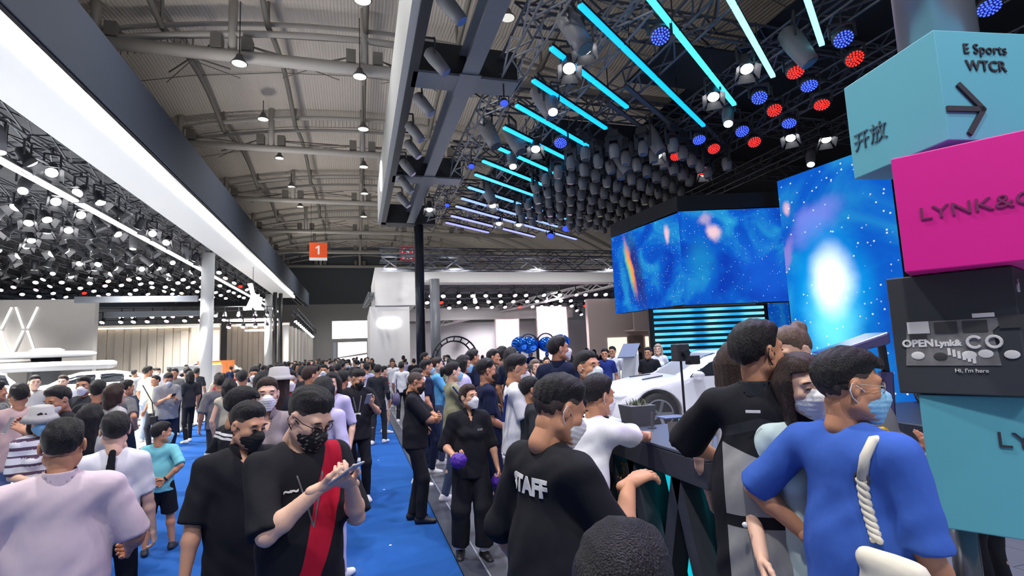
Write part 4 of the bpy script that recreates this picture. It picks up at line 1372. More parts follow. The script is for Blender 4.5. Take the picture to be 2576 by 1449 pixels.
# --- field of unlit moving heads beyond the tubes
poly = [(1372, 400), (1450, 350), (1560, 330), (1700, 300), (1830, 380), (1720, 450), (1610, 520), (1540, 560), (1400, 545), (1290, 520), (1300, 480)]
def inside(u, v_, P_):
    c = False
    for k in range(len(P_)):
        x0, y0 = P_[k]; x1, y1 = P_[k - 1]
        if (y0 > v_) != (y1 > v_) and u < (x1 - x0) * (v_ - y0) / (y1 - y0) + x0: c = not c
    return c
p0 = at_z(1372, 420, 7.9)
nh = 0
for j in range(-14, 16):
    row = []
    for i in range(-4, 22):
        p = p0 + tdir * (0.78 * i + (0.39 if j % 2 else 0)) + tnorm * 0.72 * j
        u, v_, d = proj(p)
        if d < 3 or not inside(u, v_, poly) or p[0] < 5.8: continue
        row.append(p)
        lamp('moving', np.array([p[0], p[1], 7.475]), 'unlit grey moving head lamp in the dense field over the stage', 'moving heads over the stage', (rnd.uniform(-.15, .15), rnd.uniform(-.15, .15), -1), 1.0, 'off'); nh += 1
    if row:
        a_ = row[0] - tdir * 0.4; b_ = row[-1] + tdir * 0.4
        if a_[0] > 6.2: a_ = a_ - tdir * ((a_[0] - 6.2) / tdir[0])
        if b_[0] < 9.4: b_ = b_ + tdir * ((9.4 - b_[0]) / tdir[0])
        o = MB().bar((a_[0], a_[1], 8.075), (b_[0], b_[1], 8.075), 0.12, 0.05).build('lamp_rail', m_truss); tag(o, 'dark rail carrying a row of moving head lamps', 'rail', 'rails of the moving heads')

# --- coloured pars and white spots of the stage rig
for nm, pts in (('blue', [(1660, 88), (2120, 95), (2035, 212), (1910, 243), (1985, 307), (1866, 328), (1758, 349), (1410, 357), (1268, 258), (1186, 417), (1125, 515), (2487, 15), (1385, 592), (1424, 574)]),
                ('red', [(2000, 178), (2148, 145), (1947, 275), (2067, 260), (1897, 355), (1700, 390), (1795, 372), (1768, 428)])):
    for u, v_ in pts:
        p = at_z(u, v_, 7.55)
        lamp('par', p, '%s lit round LED lamp in the stage rig' % nm, '%s LED lamps of the stage rig' % nm, top=8.15, reach=STX, aim=(-0.35 * p[0] / 10 + rnd.uniform(-.15, .15), -0.5 + rnd.uniform(-.2, .2), -1), scale=0.95 if u > 1300 else 0.5, lens=nm)
for u, v_, k in [(1472, 130, 'spot'), (1432, 180, 'spot'), (1348, 380, 'spot'), (1654, 395, 'spot'), (1878, 180, 'spot'), (1795, 250, 'spot'), (1388, 272, 'scoop'), (1288, 410, 'scoop'), (1832, 302, 'scoop'), (2040, 405, 'scoop'), (1255, 565, 'spot'), (1305, 568, 'spot'), (1080, 530, 'spot'), (1240, 520, 'spot'), (1770, 440, 'spot'), (1990, 352, 'spot'), (2078, 355, 'spot')]:
    p = at_z(u, v_, 7.5)
    t = -p * np.array([1, 1, 0]); t = t / np.linalg.norm(t)
    lamp(k, p + np.array([0, 0, 0.15]), 'white lit %s in the stage rig' % ('flapped spotlight' if k == 'spot' else 'tubular spotlight'), 'lit %s lamps of the stage rig' % k, (t[0] * 0.55 + rnd.uniform(-.15, .15), t[1] * 0.55, -1), 0.95 if k == 'spot' else 0.8, 'white', top=8.15, reach=STX)
for u, v_, s_ in [(1095, 150, 1.0), (1062, 258, 1.0), (1040, 328, 1.0), (1035, 372, 1.0), (1022, 418, 1.0), (1018, 462, 1.1), (1012, 500, 1.1), (1130, 15, 1.0)]:
    p = at_z(u, v_, 7.75)
    lamp('scoop', p, 'grey tubular lamp hung inside the pale fascia of the stage frame', 'tubular lamps inside the stage frame', (0.75, -0.15, -1), s_ * 0.75, 'blueoff', top=8.2, reach=(1.2,))
for u, v_ in [(1440, 70), (1365, 250), (1228, 330), (1290, 345), (1640, 345), (2000, 110), (1560, 400), (1225, 480), (1520, 545), (1580, 540)]:
    p = at_z(u, v_, 7.9)
    lamp('scoop', p, 'unlit grey tubular spotlight tilted in the stage rig', 'unlit tubular lamps of the stage rig', (0.35, -0.3, -1), 1.15, 'off', top=8.5, reach=STX)
# ceiling pendants of the hall
for u, v_, z in [(1277, 45, 14.6), (602, 160, 13.4), (905, 193, 13.4), (1120, 433, 15), (1098, 347, 15), (662, 300, 15), (703, 398, 15), (733, 470, 15), (755, 520, 15), (914, 325, 13.6), (915, 420, 13.6), (917, 487, 13.6), (912, 0, 13.4), (915, 545, 13.6), (905, 690, 13.6)]:
    p = at_z(u, v_, z)
    lamp('pendant', p, 'round white pendant lamp under the hall roof', 'pendants under the hall roof', (0, 0, -1), 0.9, None, 'lamp', 'pendant_lamp', top=16.0)

# --- hanging signs
def text_mesh(txt, size, name, material, parent, loc, rot=(0, 0, 0), extrude=0.004, align='CENTER', sx=1.0, bold=0.0):
    cu = bpy.data.curves.new(name, 'FONT'); cu.body = txt; cu.size = size; cu.extrude = extrude; cu.align_x = align; cu.align_y = 'CENTER'; cu.offset = bold
    cu.resolution_u = 3
    o = bpy.data.objects.new(name, cu); col.objects.link(o)
    dg = bpy.context.evaluated_depsgraph_get(); dg.update()
    me = bpy.data.meshes.new_from_object(o.evaluated_get(dg)); bpy.data.objects.remove(o)
    me.name = name
    me.materials.clear(); me.materials.append(material)
    q = bpy.data.objects.new(name, me); col.objects.link(q); q.parent = parent; q.location = loc; q.rotation_euler = rot; q.scale = (sx, 1, 1)
    tag(q, None, None, None, None)
    return q


def hang_sign(px, label, c, white, txt, y=42.6, circ=False):
    a = at_y(px[0], px[1], y); b = at_y(px[2], px[3], y)
    r = empty('hall_sign', ((a[0] + b[0]) / 2, y, b[2])); tag(r, label, 'sign')
    w = b[0] - a[0]; h = a[2] - b[2]
    MB().box((-w / 2, 0, h * 0.15 if white else 0), (w / 2, 0.1, h)).build('board', mat('sign_' + txt, c, rough=0.6, emit=0.25), r)
    mw = mat('sign_white', rgb(245, 245, 245), rough=0.6, emit=0.2)
    if white: MB().box((-w / 2, 0, 0), (w / 2, 0.1, h * 0.15)).build('lower_band', mw, r)
    if not circ:
        q_ = h * 0.5
        nm_ = MB().prism([(x_ * q_ - .02, -0.02, h * 0.33 + z_ * q_) for x_, z_ in ((-.02, 0), (.17, 0), (.17, 1), (.03, 1), (-.24, .80), (-.24, .64), (-.02, .74))], (0, 0, 0), (0, 0.018, 0)).build('numeral', mw, r); fix_normals(nm_)
    else:
        MB().tube([(0.36 * w * math.cos(a_), -0.02, h * 0.6 + 0.32 * w * math.sin(a_)) for a_ in np.linspace(-0.2, math.pi + 0.2, 15)], 0.04, 6).build('arc_mark', mw, r)
        ob = MB(); ell_mesh(ob, (0, -0.02, h * 0.6), (0.13 * w, 0.02, 0.16 * w)); ob.build('disc_mark', mw, r)
        for k_ in range(3): MB().box((-0.36 * w + 0.26 * w * k_, -0.02, h * 0.1), (-0.18 * w + 0.26 * w * k_, -0.005, h * 0.22)).build('text_mark', mw, r)
    for q in (-1, 1): MB().tube([(q * w * 0.4, 0.05, h), (q * w * 0.4, 0.05, 13.85 - b[2])], 0.012, 5).build('wire', m_black, r)
    return r
hang_sign((778, 610, 823, 655), 'orange hanging hall sign with a white numeral one', rgb(232, 88, 40), True, '1')
hang_sign((1007, 620, 1043, 655), 'red hanging hall sign with white round symbol behind the trusses', rgb(220, 40, 66), False, 'r', circ=True)

# glowing emblem shaped like an upright white animal
pts = [(620, 770), (632, 745), (625, 720), (622, 714), (633, 712), (638, 735), (650, 745), (658, 748), (654, 770), (662, 774), (662, 779), (640, 779), (633, 768), (630, 778), (612, 780), (611, 774)]
P3 = [at_y(u, v_, 33.0) for u, v_ in pts]
E0 = P3[4]
o = empty('glowing_emblem', tuple(E0))
fix_normals(MB().prism([tuple(p - E0) for p in P3], (0, 0, 0), (0, 0.35, 0)).build('emblem_body', mat('emblem_glow', (1, 1, 1), emit=5), o))
MB().tube([(0.05, 0.15, -0.1), (0.05, 0.15, 7.27 - E0[2])], 0.015, 6).build('hanger', m_black, o)
tag(o, 'glowing white emblem shaped like a sitting animal hung under the soffit', 'emblem')

# ---------------------------------------------------------------- stage screens
def nebula_mat(name, glow=None, streak=None, base=(14, 88, 190), seed=0.0, strength=1.0, star=1.0):
    """a moving-picture screen: emission only, drawn in the panel's own UV"""
    m = bpy.data.materials.new(name); m.use_nodes = True
    nt = m.node_tree; nt.nodes.clear()
    N = nt.nodes.new; Lk = nt.links.new
    out = N('ShaderNodeOutputMaterial'); em = N('ShaderNodeEmission'); em.inputs['Strength'].default_value = strength
    Lk(em.outputs[0], out.inputs[0])
    tc = N('ShaderNodeTexCoord'); mp = N('ShaderNodeMapping'); mp.inputs['Location'].default_value = (seed, seed * 0.7, 0)
    Lk(tc.outputs['UV'], mp.inputs[0])
    n1 = N('ShaderNodeTexNoise'); n1.inputs['Scale'].default_value = 2.2; n1.inputs['Detail'].default_value = 6; n1.inputs['Distortion'].default_value = 0.8
    Lk(mp.outputs[0], n1.inputs['Vector'])
    rp = N('ShaderNodeValToRGB'); e = rp.color_ramp.elements
    e[0].position = 0.32; e[0].color = (*rgb(14, 58, 168), 1); e[1].position = 0.72; e[1].color = (*rgb(44, 160, 205), 1)
    x_ = rp.color_ramp.elements.new(0.5); x_.color = (*rgb(*base), 1)
    Lk(n1.outputs['Fac'], rp.inputs[0])
    cur = rp.outputs[0]
    def mix(a, b, f, mode='MIX'):
        mx = N('ShaderNodeMix'); mx.data_type = 'RGBA'; mx.blend_type = mode
        mx.clamp_result = False
        if isinstance(f, float): mx.inputs['Factor'].default_value = f
        else: Lk(f, mx.inputs['Factor'])
        for s_, v in (('A', a), ('B', b)):
            if isinstance(v, tuple): mx.inputs[s_].default_value = (*v, 1)
            else: Lk(v, mx.inputs[s_])
        return mx.outputs['Result']
    def blob(cx, cy, sx, sy, lo, hi, rot=0.0, wob=0.0):
        mpp = N('ShaderNodeMapping'); mpp.vector_type = 'TEXTURE'
        mpp.inputs['Location'].default_value = (cx, cy, 0); mpp.inputs['Scale'].default_value = (sx, sy, 1); mpp.inputs['Rotation'].default_value = (0, 0, rot)
        src = tc.outputs['UV']
        if wob:
            nn = N('ShaderNodeTexNoise'); nn.inputs['Scale'].default_value = 7; nn.inputs['Detail'].default_value = 4
            Lk(tc.outputs['UV'], nn.inputs['Vector'])
            va = N('ShaderNodeVectorMath'); va.operation = 'MULTIPLY_ADD'; va.inputs[1].default_value = (wob, wob, 0); Lk(nn.outputs['Color'], va.inputs[0]); Lk(tc.outputs['UV'], va.inputs[2]); src = va.outputs[0]
        Lk(src, mpp.inputs[0])
        ln = N('ShaderNodeVectorMath'); ln.operation = 'LENGTH'; Lk(mpp.outputs[0], ln.inputs[0])
        mr = N('ShaderNodeMapRange'); mr.interpolation_type = 'SMOOTHSTEP'
        mr.inputs['From Min'].default_value = hi; mr.inputs['From Max'].default_value = lo; mr.inputs['To Min'].default_value = 0; mr.inputs['To Max'].default_value = 1
        Lk(ln.outputs['Value'], mr.inputs['Value'])
        return mr.outputs[0]
    for (cx, cy, sx, sy, rot, colr, wob, amt) in (streak or []):
        f = blob(cx, cy, sx, sy, 0.2, 1.0, rot, wob)
        mm = N('ShaderNodeMath'); mm.operation = 'MULTIPLY'; mm.inputs[1].default_value = amt; Lk(f, mm.inputs[0])
        cur = mix(cur, rgb(*colr), mm.outputs[0])
    if glow:
        cx, cy, sx, sy = glow
        cur = mix(cur, rgb(10, 170, 240), blob(cx, cy - .05, sx * 3.6, sy * 3.8, 0.15, 1.0, 0, 0.08))
        cur = mix(cur, rgb(110, 232, 250), blob(cx, cy - 0.16, sx * 2.3, sy * 3.1, 0.1, 1.0, 0, 0.08))
        cur = mix(cur, (1.25, 1.3, 1.3), blob(cx, cy, sx * 1.5, sy * 1.5, 0.1, 1.25, 0, 0.05))
    vo = N('ShaderNodeTexVoronoi'); vo.inputs['Scale'].default_value = 42; vo.inputs['Randomness'].default_value = 1
    Lk(mp.outputs[0], vo.inputs['Vector'])
    sep = N('ShaderNodeSeparateColor'); Lk(vo.outputs['Color'], sep.inputs[0])
    mr = N('ShaderNodeMapRange'); mr.inputs['From Min'].default_value = 0.2; mr.inputs['From Max'].default_value = 0.05; Lk(vo.outputs['Distance'], mr.inputs['Value'])
    gt = N('ShaderNodeMath'); gt.operation = 'GREATER_THAN'; gt.inputs[1].default_value = 1.0 - 0.42 * star; Lk(sep.outputs[0], gt.inputs[0])
    mu = N('ShaderNodeMath'); mu.operation = 'MULTIPLY'; Lk(mr.outputs[0], mu.inputs[0]); Lk(gt.outputs[0], mu.inputs[1])
    mu.use_clamp = True
    cur = mix(cur, (0.85, 0.95, 1.0), mu.outputs[0])
    Lk(cur, em.inputs['Color'])
    return m


m_bezel = mat('screen_frame', rgb(12, 14, 22), rough=0.5)


def led_screen(name, label, A, B, z0, z1, material, thick=0.3, tilt=0.0):
    """A,B: plan points left and right as seen from the aisle"""
    A = np.array([A[0], A[1]]); B = np.array([B[0], B[1]])
    d = (B - A) / np.linalg.norm(B - A); L = np.linalg.norm(B - A)
    nrm = np.array([d[1], -d[0]])
    root = empty(name, (A[0], A[1], z0), math.atan2(d[1], d[0])); tag(root, label, 'screen')
    vs = [(0, 0, 0), (L, 0, 0), (L, 0, z1 - z0), (0, 0, z1 - z0)]
    o = mesh_obj('display', vs, [(0, 1, 2, 3)], material, root)
    uv = o.data.uv_layers.new(name='UVMap'); asp = L / (z1 - z0)
    for l, c in zip(uv.data, [(0, 0), (asp, 0), (asp, 1), (0, 1)]): l.uv = c
    MB().box((0, 0.005, 0), (L, thick, z1 - z0)).build('cabinet', m_bezel, root)
    return root


S0, S1, S2 = at_depth(1537, 600, 20.6), at_depth(1705, 533, 17), at_depth(1962, 522, 17)
R0, R2 = at_depth(1956, 470, 16.6), at_depth(2272, 690, 13.2)
led_screen('stage_screen', 'blue starfield screen angled at the far side, with a rainbow streak', S0, S1, 3.10, 6.08, nebula_mat('screen_nebula_a', None, [
    (0.55, 0.55, 0.16, 0.75, 0.25, (40, 40, 110), 0.10, 0.8), (0.44, 0.6, 0.07, 0.5, 0.25, (250, 150, 70), 0.10, 0.95), (0.40, 0.55, 0.05, 0.45, 0.25, (120, 220, 120), 0.10, 0.6), (0.30, 0.4, 0.10, 0.5, 0.2, (40, 150, 200), 0.1, 0.7), (1.15, 0.85, 0.06, 0.13, 0.0, (235, 190, 200), 0.08, 0.9)], seed=0.3, strength=1.2))
led_screen('stage_screen', 'wide blue starfield screen hung between the angled one and the tall one', S1, S2, 3.08, 6.12, nebula_mat('screen_nebula_b', None, [
    (0.42, 0.83, 0.09, 0.14, 0.4, (240, 200, 205), 0.12, 0.9), (0.33, 0.96, 0.12, 0.08, 0.5, (190, 170, 200), 0.1, 0.7), (0.9, 0.35, 0.35, 0.5, 0.5, (24, 86, 200), 0.1, 0.7), (0.25, 0.5, 0.2, 0.35, 0.0, (30, 140, 190), 0.1, 0.6)], seed=2.1, strength=1.2, star=0.6))
led_screen('stage_screen', 'tall blue starfield screen with a blazing white star behind the sign cubes', R0, R2, 0.03, 6.85, nebula_mat('screen_nebula_c', (0.232, 0.537, 0.066, 0.105), [
    (0.22, 0.83, 0.19, 0.09, 0.5, (120, 130, 225), 0.12, 0.8), (0.06, 0.88, 0.026, 0.044, 0.0, (235, 190, 200), 0.05, 0.8), (0.045, 0.67, 0.026, 0.14, -0.3, (150, 120, 200), 0.06, 0.8), (0.22, 0.2, 0.44, 0.3, 0, (40, 150, 200), 0.2, 0.6)], seed=4.4, strength=1.2, star=1.3))
# dark header above the middle screen and lower louvre screen
hd_ = MB()
hd_.prism([(S0[0], S0[1], 6.1), (S1[0], S1[1], 6.14), (S2[0], S2[1], 6.16), (S2[0], S2[1] + 0.8, 6.16), (S1[0] + .3, S1[1] + 0.9, 6.14), (S0[0] + .5, S0[1] + 0.5, 6.1)], (0, 0, 0), (0, 0, 0.5))
tag(fix_normals(hd_.build('screen_header', m_black)), 'black header beam above the starfield screens', 'beam')
la, lb = at_depth(1645, 780, 16.8), at_depth(1922, 780, 16.8)
lv = empty('louvre_screen', (la[0], la[1], 0.05), math.atan2(lb[1] - la[1], lb[0] - la[0])); tag(lv, 'wall of glowing cyan horizontal light bars under the starfield screens', 'light wall')
Ll = math.hypot(lb[0] - la[0], lb[1] - la[1])
MB().box((-0.15, 0.12, 0), (Ll + 0.15, 0.3, 2.98)).build('backing', m_bezel, lv)
lbm = nebula_mat('bar_glow', None, [(0.5, 0.5, 0.12, 9, 0, (20, 150, 220), 0.02, 0.9), (0.9, 0.5, 0.14, 9, 0, (30, 160, 225), 0.02, 0.9), (1.3, .5, .1, 9, 0, (235, 235, 245), .02, .9)], base=(90, 205, 250), seed=1.0, strength=1.1, star=0.0)
for e_, c_ in zip(lbm.node_tree.nodes['Color Ramp'].color_ramp.elements, ((60, 190, 250), (110, 225, 255), (170, 240, 255))): e_.color = (*rgb(*c_), 1)
for k in range(15):
    z = 0.25 + 0.185 * k
    o = MB().box((0, 0.0, z), (Ll, 0.1, z + 0.085)).build('light_bar', lbm, lv)
    uv = o.data.uv_layers.new(name='UVMap')
    for l in o.data.loops:
        c = o.data.vertices[l.vertex_index].co; uv.data[l.index].uv = (c.x / 2.9, c.z / 2.9)
sp_ = at_depth(1940, 780, 16.9)
led_screen('side_screen', 'low strip of starfield screen between the light bars and the tall screen', lb + np.array([0.15, 0, 0]), at_depth(1985, 780, 16.9), 0.1, 3.05, nebula_mat('screen_nebula_d', seed=6.0, strength=0.8, star=1.0))
# tall lit panes in the far side wall above the screens
for k, (u0, v0, u1, v1) in enumerate(((1990, 390, 2014, 425), (1992, 430, 2014, 452), (2052, 370, 2076, 420), (1865, 455, 1883, 495), (1935, 440, 1955, 470), (1810, 450, 1860, 500), (1830, 500, 1850, 520))):
    a = at_x(u0, v0, 44.9); b = at_x(u1, v1, 44.9)
    MB().box((44.8, min(a[1], b[1]), b[2]), (44.95, max(a[1], b[1]), a[2])).build('pane', mat('pane_glow', rgb(170, 172, 172), emit=0.5), wr_)

# ---------------------------------------------------------------- cars
m_carwhite = mat('car_white', rgb(240, 241, 244), rough=0.25, coat=0.6)
m_carpurple = mat('car_purple', rgb(84, 78, 128), rough=0.3, coat=0.6, metal=0.3)
m_glassd = mat('car_glass', rgb(28, 32, 40), rough=0.08, coat=0.5)
m_tyre = mat('tyre', rgb(34, 34, 36), rough=0.8)
m_rim = mat('rim', rgb(120, 122, 128), rough=0.3, metal=0.8)
m_trim = mat('car_trim', rgb(60, 62, 66), rough=0.5)


def car(label, loc, rz, paint, suv=True, h=0.035):
    """nose towards local -X"""
    L, Wd = 4.6, 0.94
    xs0 = [-2.32, -2.25, -2.05, -1.4, -1.0, -0.45, -0.1, 0.9, 1.7, 2.05, 2.28, 2.32]
    zt0 = [0.55, 0.78, 0.94, 1.06, 1.12, 1.46, 1.58, 1.62, 1.52, 1.22, 1.00, 0.6] if suv else [0.5, 0.68, 0.80, 0.92, 0.97, 1.28, 1.38, 1.40, 1.24, 1.08, 0.95, 0.55]
    belt = 1.02 if suv else 0.9
    ax = [np.arange(-2.5, 2.5, h), np.arange(-1.1, 1.1, h), np.arange(0.05, 1.85, h)]
    X, Y, Z = np.meshgrid(*ax, indexing='ij', sparse=True)
    top = np.interp(ax[0], xs0, zt0)[:, None, None]
    wx = np.interp(ax[0], [-2.4, -2.2, -1.9, -1.2, 1.4, 2.0, 2.3, 2.4], [0.55, 0.74, 0.86, Wd, Wd, 0.88, 0.78, 0.6])[:, None, None]
    wz = np.interp(ax[2], [0.2, 0.5, belt, 1.6], [0.93, 1.0, 0.97, 0.70])[None, None, :]
    bot = np.interp(ax[0], [-2.4, -2.1, -1.6, 1.6, 2.1, 2.4], [0.42, 0.28, 0.22, 0.22, 0.30, 0.45])[:, None, None]
    F = _smax(_smax((Z - top) * 0.8, np.abs(Y) - wx * wz, 0.22), bot - Z, 0.1)
    F = _smax(F, np.abs(X) - 2.32, 0.15)
    G = F.copy()
    for wxp in (-1.42, 1.40):
        d = np.sqrt((X - wxp) ** 2 + (Z - 0.35) ** 2) - 0.41
        cut = np.maximum(d, 0.55 - np.abs(Y))
        F = _smax(F, -cut, 0.02)
    for A_ in (F, G): A_[0] = A_[-1] = 0.5; A_[:, 0] = A_[:, -1] = 0.5; A_[:, :, 0] = A_[:, :, -1] = 0.5
    lo = np.array([ax[0][0], ax[1][0], ax[2][0]])
    V, Q = surface_nets(F.astype(np.float32), lo, h)
    r = empty('car', loc, rz); tag(r, label, 'car')
    mesh_obj('body_shell', V, Q, paint, r, smooth=True)
    gl = _smax(G - 0.008, np.broadcast_to(belt + 0.04 - Z, G.shape), 0.02)
    side = np.maximum(Z - (top - 0.10), np.abs(np.abs(X - 0.35)) - 1.35)
    front = np.maximum(np.maximum(np.abs(Y) - 0.62, X + 0.22), Z - top + 0.0)
    rear = np.maximum(np.abs(Y) - 0.6, 1.72 - X)
    reg = np.minimum(np.minimum(side, front), rear)
    gl = np.maximum(gl, reg)
    for px_ in (0.42, 1.28): gl = np.maximum(gl, 0.045 - np.abs(X - px_))
    gl[0] = gl[-1] = 0.5; gl[:, 0] = gl[:, -1] = 0.5; gl[:, :, 0] = gl[:, :, -1] = 0.5
    V, Q = surface_nets(gl.astype(np.float32), lo, h)
    mesh_obj('glazing', V, Q, m_glassd, r, smooth=True)
    for wxp in (-1.42, 1.40):
        for sy in (-1, 1):
            w_ = empty('wheel', (wxp, 0.80 * sy, 0.35), 0, r); w_.rotation_euler = (math.radians(90) * (1 if sy < 0 else -1), 0, 0)
            MB().lathe([(0.24, -0.11), (0.33, -0.11), (0.355, -0.06), (0.355, 0.06), (0.33, 0.11), (0.24, 0.11)], n=28).build('tyre', m_tyre, w_, True)
            mb = MB().lathe([(0.235, 0.06), (0.25, 0.115), (0.225, 0.112), (0.21, 0.06)], n=24).lathe([(0.05, 0.06), (0.05, 0.12)], n=12)
            for k in range(5):
                a = 2 * math.pi * k / 5
                mb.bar((0.04 * math.cos(a), 0.04 * math.sin(a), 0.10), (0.225 * math.cos(a), 0.225 * math.sin(a), 0.095), 0.055, 0.03)
            mb.build('rim', m_rim, w_)
    for sy in (-1, 1):
        mb = MB(); ell_mesh(mb, (-2.05, 0.66 * sy, 0.80 if suv else 0.68), (0.20, 0.17, 0.05), rotm('z', 28 * sy)); mb.build('headlamp', mat('headlamp', rgb(220, 226, 235), rough=0.1, emit=0.4), r, True)
        mb = MB(); ell_mesh(mb, (-2.17, 0.58 * sy, 0.52), (0.12, 0.20, 0.085), rotm('z', 25 * sy)); mb.build('fog_lamp_recess', m_trim, r, True)
        mb = MB(); ell_mesh(mb, (-0.72, 1.0 * sy, 1.10 if suv else .98), (0.10, 0.11, 0.075)); mb.build('wing_mirror', paint, r, True)
        mb = MB(); ell_mesh(mb, (2.12, 0.70 * sy, 0.98), (0.10, 0.18, 0.05), rotm('z', -20 * sy)); mb.build('tail_lamp', mat('tail_lamp', rgb(180, 20, 24), rough=0.2), r, True)
        MB().bar((-1.55, 0.45 * sy, 1.052 if suv else .915), (-1.15, 0.36 * sy, 1.10 if suv else .96), 0.035, 0.02).build('bonnet_vent', m_trim, r)
    MB().box((-2.335, -0.45, 0.36), (-2.28, 0.45, 0.52)).build('grille', m_trim, r)
    return r


def disc_platform(name, label, loc, r_, z, m):
    o = MB().lathe([(r_, 0), (r_, z - 0.02), (r_ - 0.03, z)], loc, 48).build(name, m); tag(o, label, 'platform'); return o


m_plat = mat('platform_white', rgb(232, 233, 236), rough=0.3, coat=0.3)
disc_platform('car_platform', 'round white platform under the white car by the screens', (6.55, 8.7, 0.02), 2.75, 0.34, m_plat)
car('white car with dark wheel arch displayed before the starfield screens', (6.55, 8.65, 0.36), math.radians(-14), m_carwhite, False, 0.028)
disc_platform('car_platform', 'round dark platform under the purple car', (11.9, 7.0, 0.02), 2.5, 0.3, mat('platform_dark', rgb(60, 62, 72), rough=.4))
pc = car('dark purple car beside the tall starfield screen', (11.9, 7.0, 0.32), math.radians(62), m_carpurple, True, 0.04)
a_ = at_depth(2075, 895, 7.0); b_ = at_depth(2240, 845, 6.8)
hb_ = MB(); hb_.hexa([a_ + [0, 0, -.06], b_ + [0, 0, -.10], b_ + [0.7, 0.9, -.10], a_ + [0.7, 0.9, -.06]], [a_ + [0, 0, .02], b_ + [0, 0, .06], b_ + [0.7, 0.9, .06], a_ + [0.7, 0.9, .02]])
ra = empty('raised_tailgate', (0, 0, 0)); tag(ra, 'purple tailgate standing open behind the blue t-shirt', 'tailgate')
bevel(hb_.build('panel', m_carpurple, ra), 0.03)
MB().tube([b_ + [0.2, 0.3, -.1], at_depth(2228, 935, 7.2)], 0.05, 8).build('gas_strut', m_black, ra)
MB().tube([at_depth(2228, 935, 7.2), at_depth(2222, 1000, 7.2) * [1, 1, 0] + [0, 0, 0.3]], 0.09, 8).build('pillar', m_carpurple, ra)

# white stand: cars, counter with round canopy
for loc, rz, suv, lab in (((-11.4, 18.5, 0.02), 78, True, 'overexposed white off-road car nearest the blue carpet in the left stand'), ((-16.6, 18.8, 0.02), 100, True, 'white off-road car beside the grey emblem wall'), ((-9.9, 23.8, 0.02), 20, False, 'low white car behind the visitors of the left stand'), ((-9.4, 37.2, 0.02), 5, True, 'white car in front of the warm beige wall'), ((-15.9, 24.2, 0.02), 10, True, 'white car standing under the round canopy')):
    disc_platform('car_platform', 'round white platform under the ' + lab.split(' car')[0].split(' off-road')[0] + ' car ' + ' '.join(lab.split(' ')[-3:]), loc, 2.45, 0.3, m_plat)
    car(lab, (loc[0], loc[1], 0.32), math.radians(rz), m_carwhite, suv, 0.05)
cn = empty('round_canopy', (-12.9, 27.6, 0.02)); tag(cn, 'white two-tier round canopy counter before the grey emblem wall', 'counter')
MB().lathe([(2.3, 1.75), (2.45, 1.85), (2.45, 2.05), (2.3, 2.12)], n=40).build('lower_disc', m_carwhite, cn, True)
MB().lathe([(1.5, 2.3), (1.7, 2.36), (1.7, 2.5), (1.5, 2.56)], n=40).build('upper_disc', m_carwhite, cn, True)
MB().lathe([(0.5, 0), (0.5, 2.4)], n=20).build('stem', m_trim, cn, True)
MB().lathe([(0.45, 2.6), (0.6, 2.64), (0.4, 2.72)], n=24).build('cap', mat('cap_glow', (1, 1, 1), emit=1.5), cn, True)
bx_ = MB().box((-10.0, 33.0, 0.02), (-7.6, 34.6, 1.7)).build('display_box', m_plat); tag(bevel(bx_, 0.04), 'white display block behind the tall white column', 'block')
fl = empty('orange_display', (-8.2, 35.6, 0.02)); tag(fl, 'orange and red lit display among the far visitors', 'display')
MB().box((-1.0, 0, 0), (1.0, 0.15, 1.9)).build('board', mat('board_orange', rgb(226, 120, 60), rough=.5, emit=.35, var=.6, vscale=3), fl)
MB().box((-0.5, -0.05, 0.6), (0.3, 0.0, 1.8)).build('lit_panel', mat('board_yellow', rgb(255, 196, 90), emit=.8, var=.4, vscale=4), fl)

# ---------------------------------------------------------------- totem of sign cubes
m_teal = mat('cube_teal', rgb(92, 172, 190), rough=0.5, var=0.03)
m_pink = mat('cube_magenta', rgb(222, 14, 146), rough=0.5, var=0.03)
m_char = mat('cube_charcoal', rgb(58, 62, 68), rough=0.5, var=0.05)
m_ink = mat('cube_ink', rgb(44, 48, 58), rough=0.6)
m_inkp = mat('cube_ink_magenta', rgb(120, 30, 90), rough=0.6)
to = empty('sign_totem', (3.02, 2.1, 0.0)); tag(to, 'stacked twisted sign cubes in teal, magenta and charcoal on a metal pole', 'sign')
T0 = np.array([3.02, 2.1, 0.0])


def cube_block(nm, org, ang, z0, z1, m, size):
    o = MB().box((0, 0, 0), (size, size, z1 - z0)).build(nm, m, to, loc=(org[0] - T0[0], org[1] - T0[1], z0)); o.rotation_euler = (0, 0, ang); bevel(o, 0.006, 2)
    return o
def ang_of(L, R): return math.atan2(R[1] - L[1], R[0] - L[0])

# top cube: side face along the aisle, front face towards the camera
Tt = at_depth(2347, 70, 2.62); Tb = at_depth(2376, 362, 2.62)
c1 = cube_block('cube_teal_top', (2.78, 1.76), math.radians(-9), Tb[2], Tt[2], m_teal, 0.60)
dep = lambda px, py, d: at_depth(px, py, d)
L2, R2_ = dep(2240, 400, 2.62), dep(2576, 345, 2.30)
c2 = cube_block('cube_magenta', L2, ang_of(L2, R2_), dep(2275, 690, 2.62)[2], L2[2], m_pink, 0.62)
L3, R3 = dep(2228, 706, 2.78), dep(2545, 672, 2.40)
z3 = dep(2255, 985, 2.78)[2]
c3 = cube_block('cube_charcoal', L3, ang_of(L3, R3), z3, c2.location[2] - 0.004, m_char, np.hypot(R3[0] - L3[0], R3[1] - L3[1]))
L4, R4 = dep(2311, 1000, 2.66), dep(2576, 1008, 2.40)
z4 = dep(2345, 1312, 2.66)[2]
c4 = cube_block('cube_teal_low', L4, ang_of(L4, R4), z4, z3 - 0.006, m_teal, 0.62)
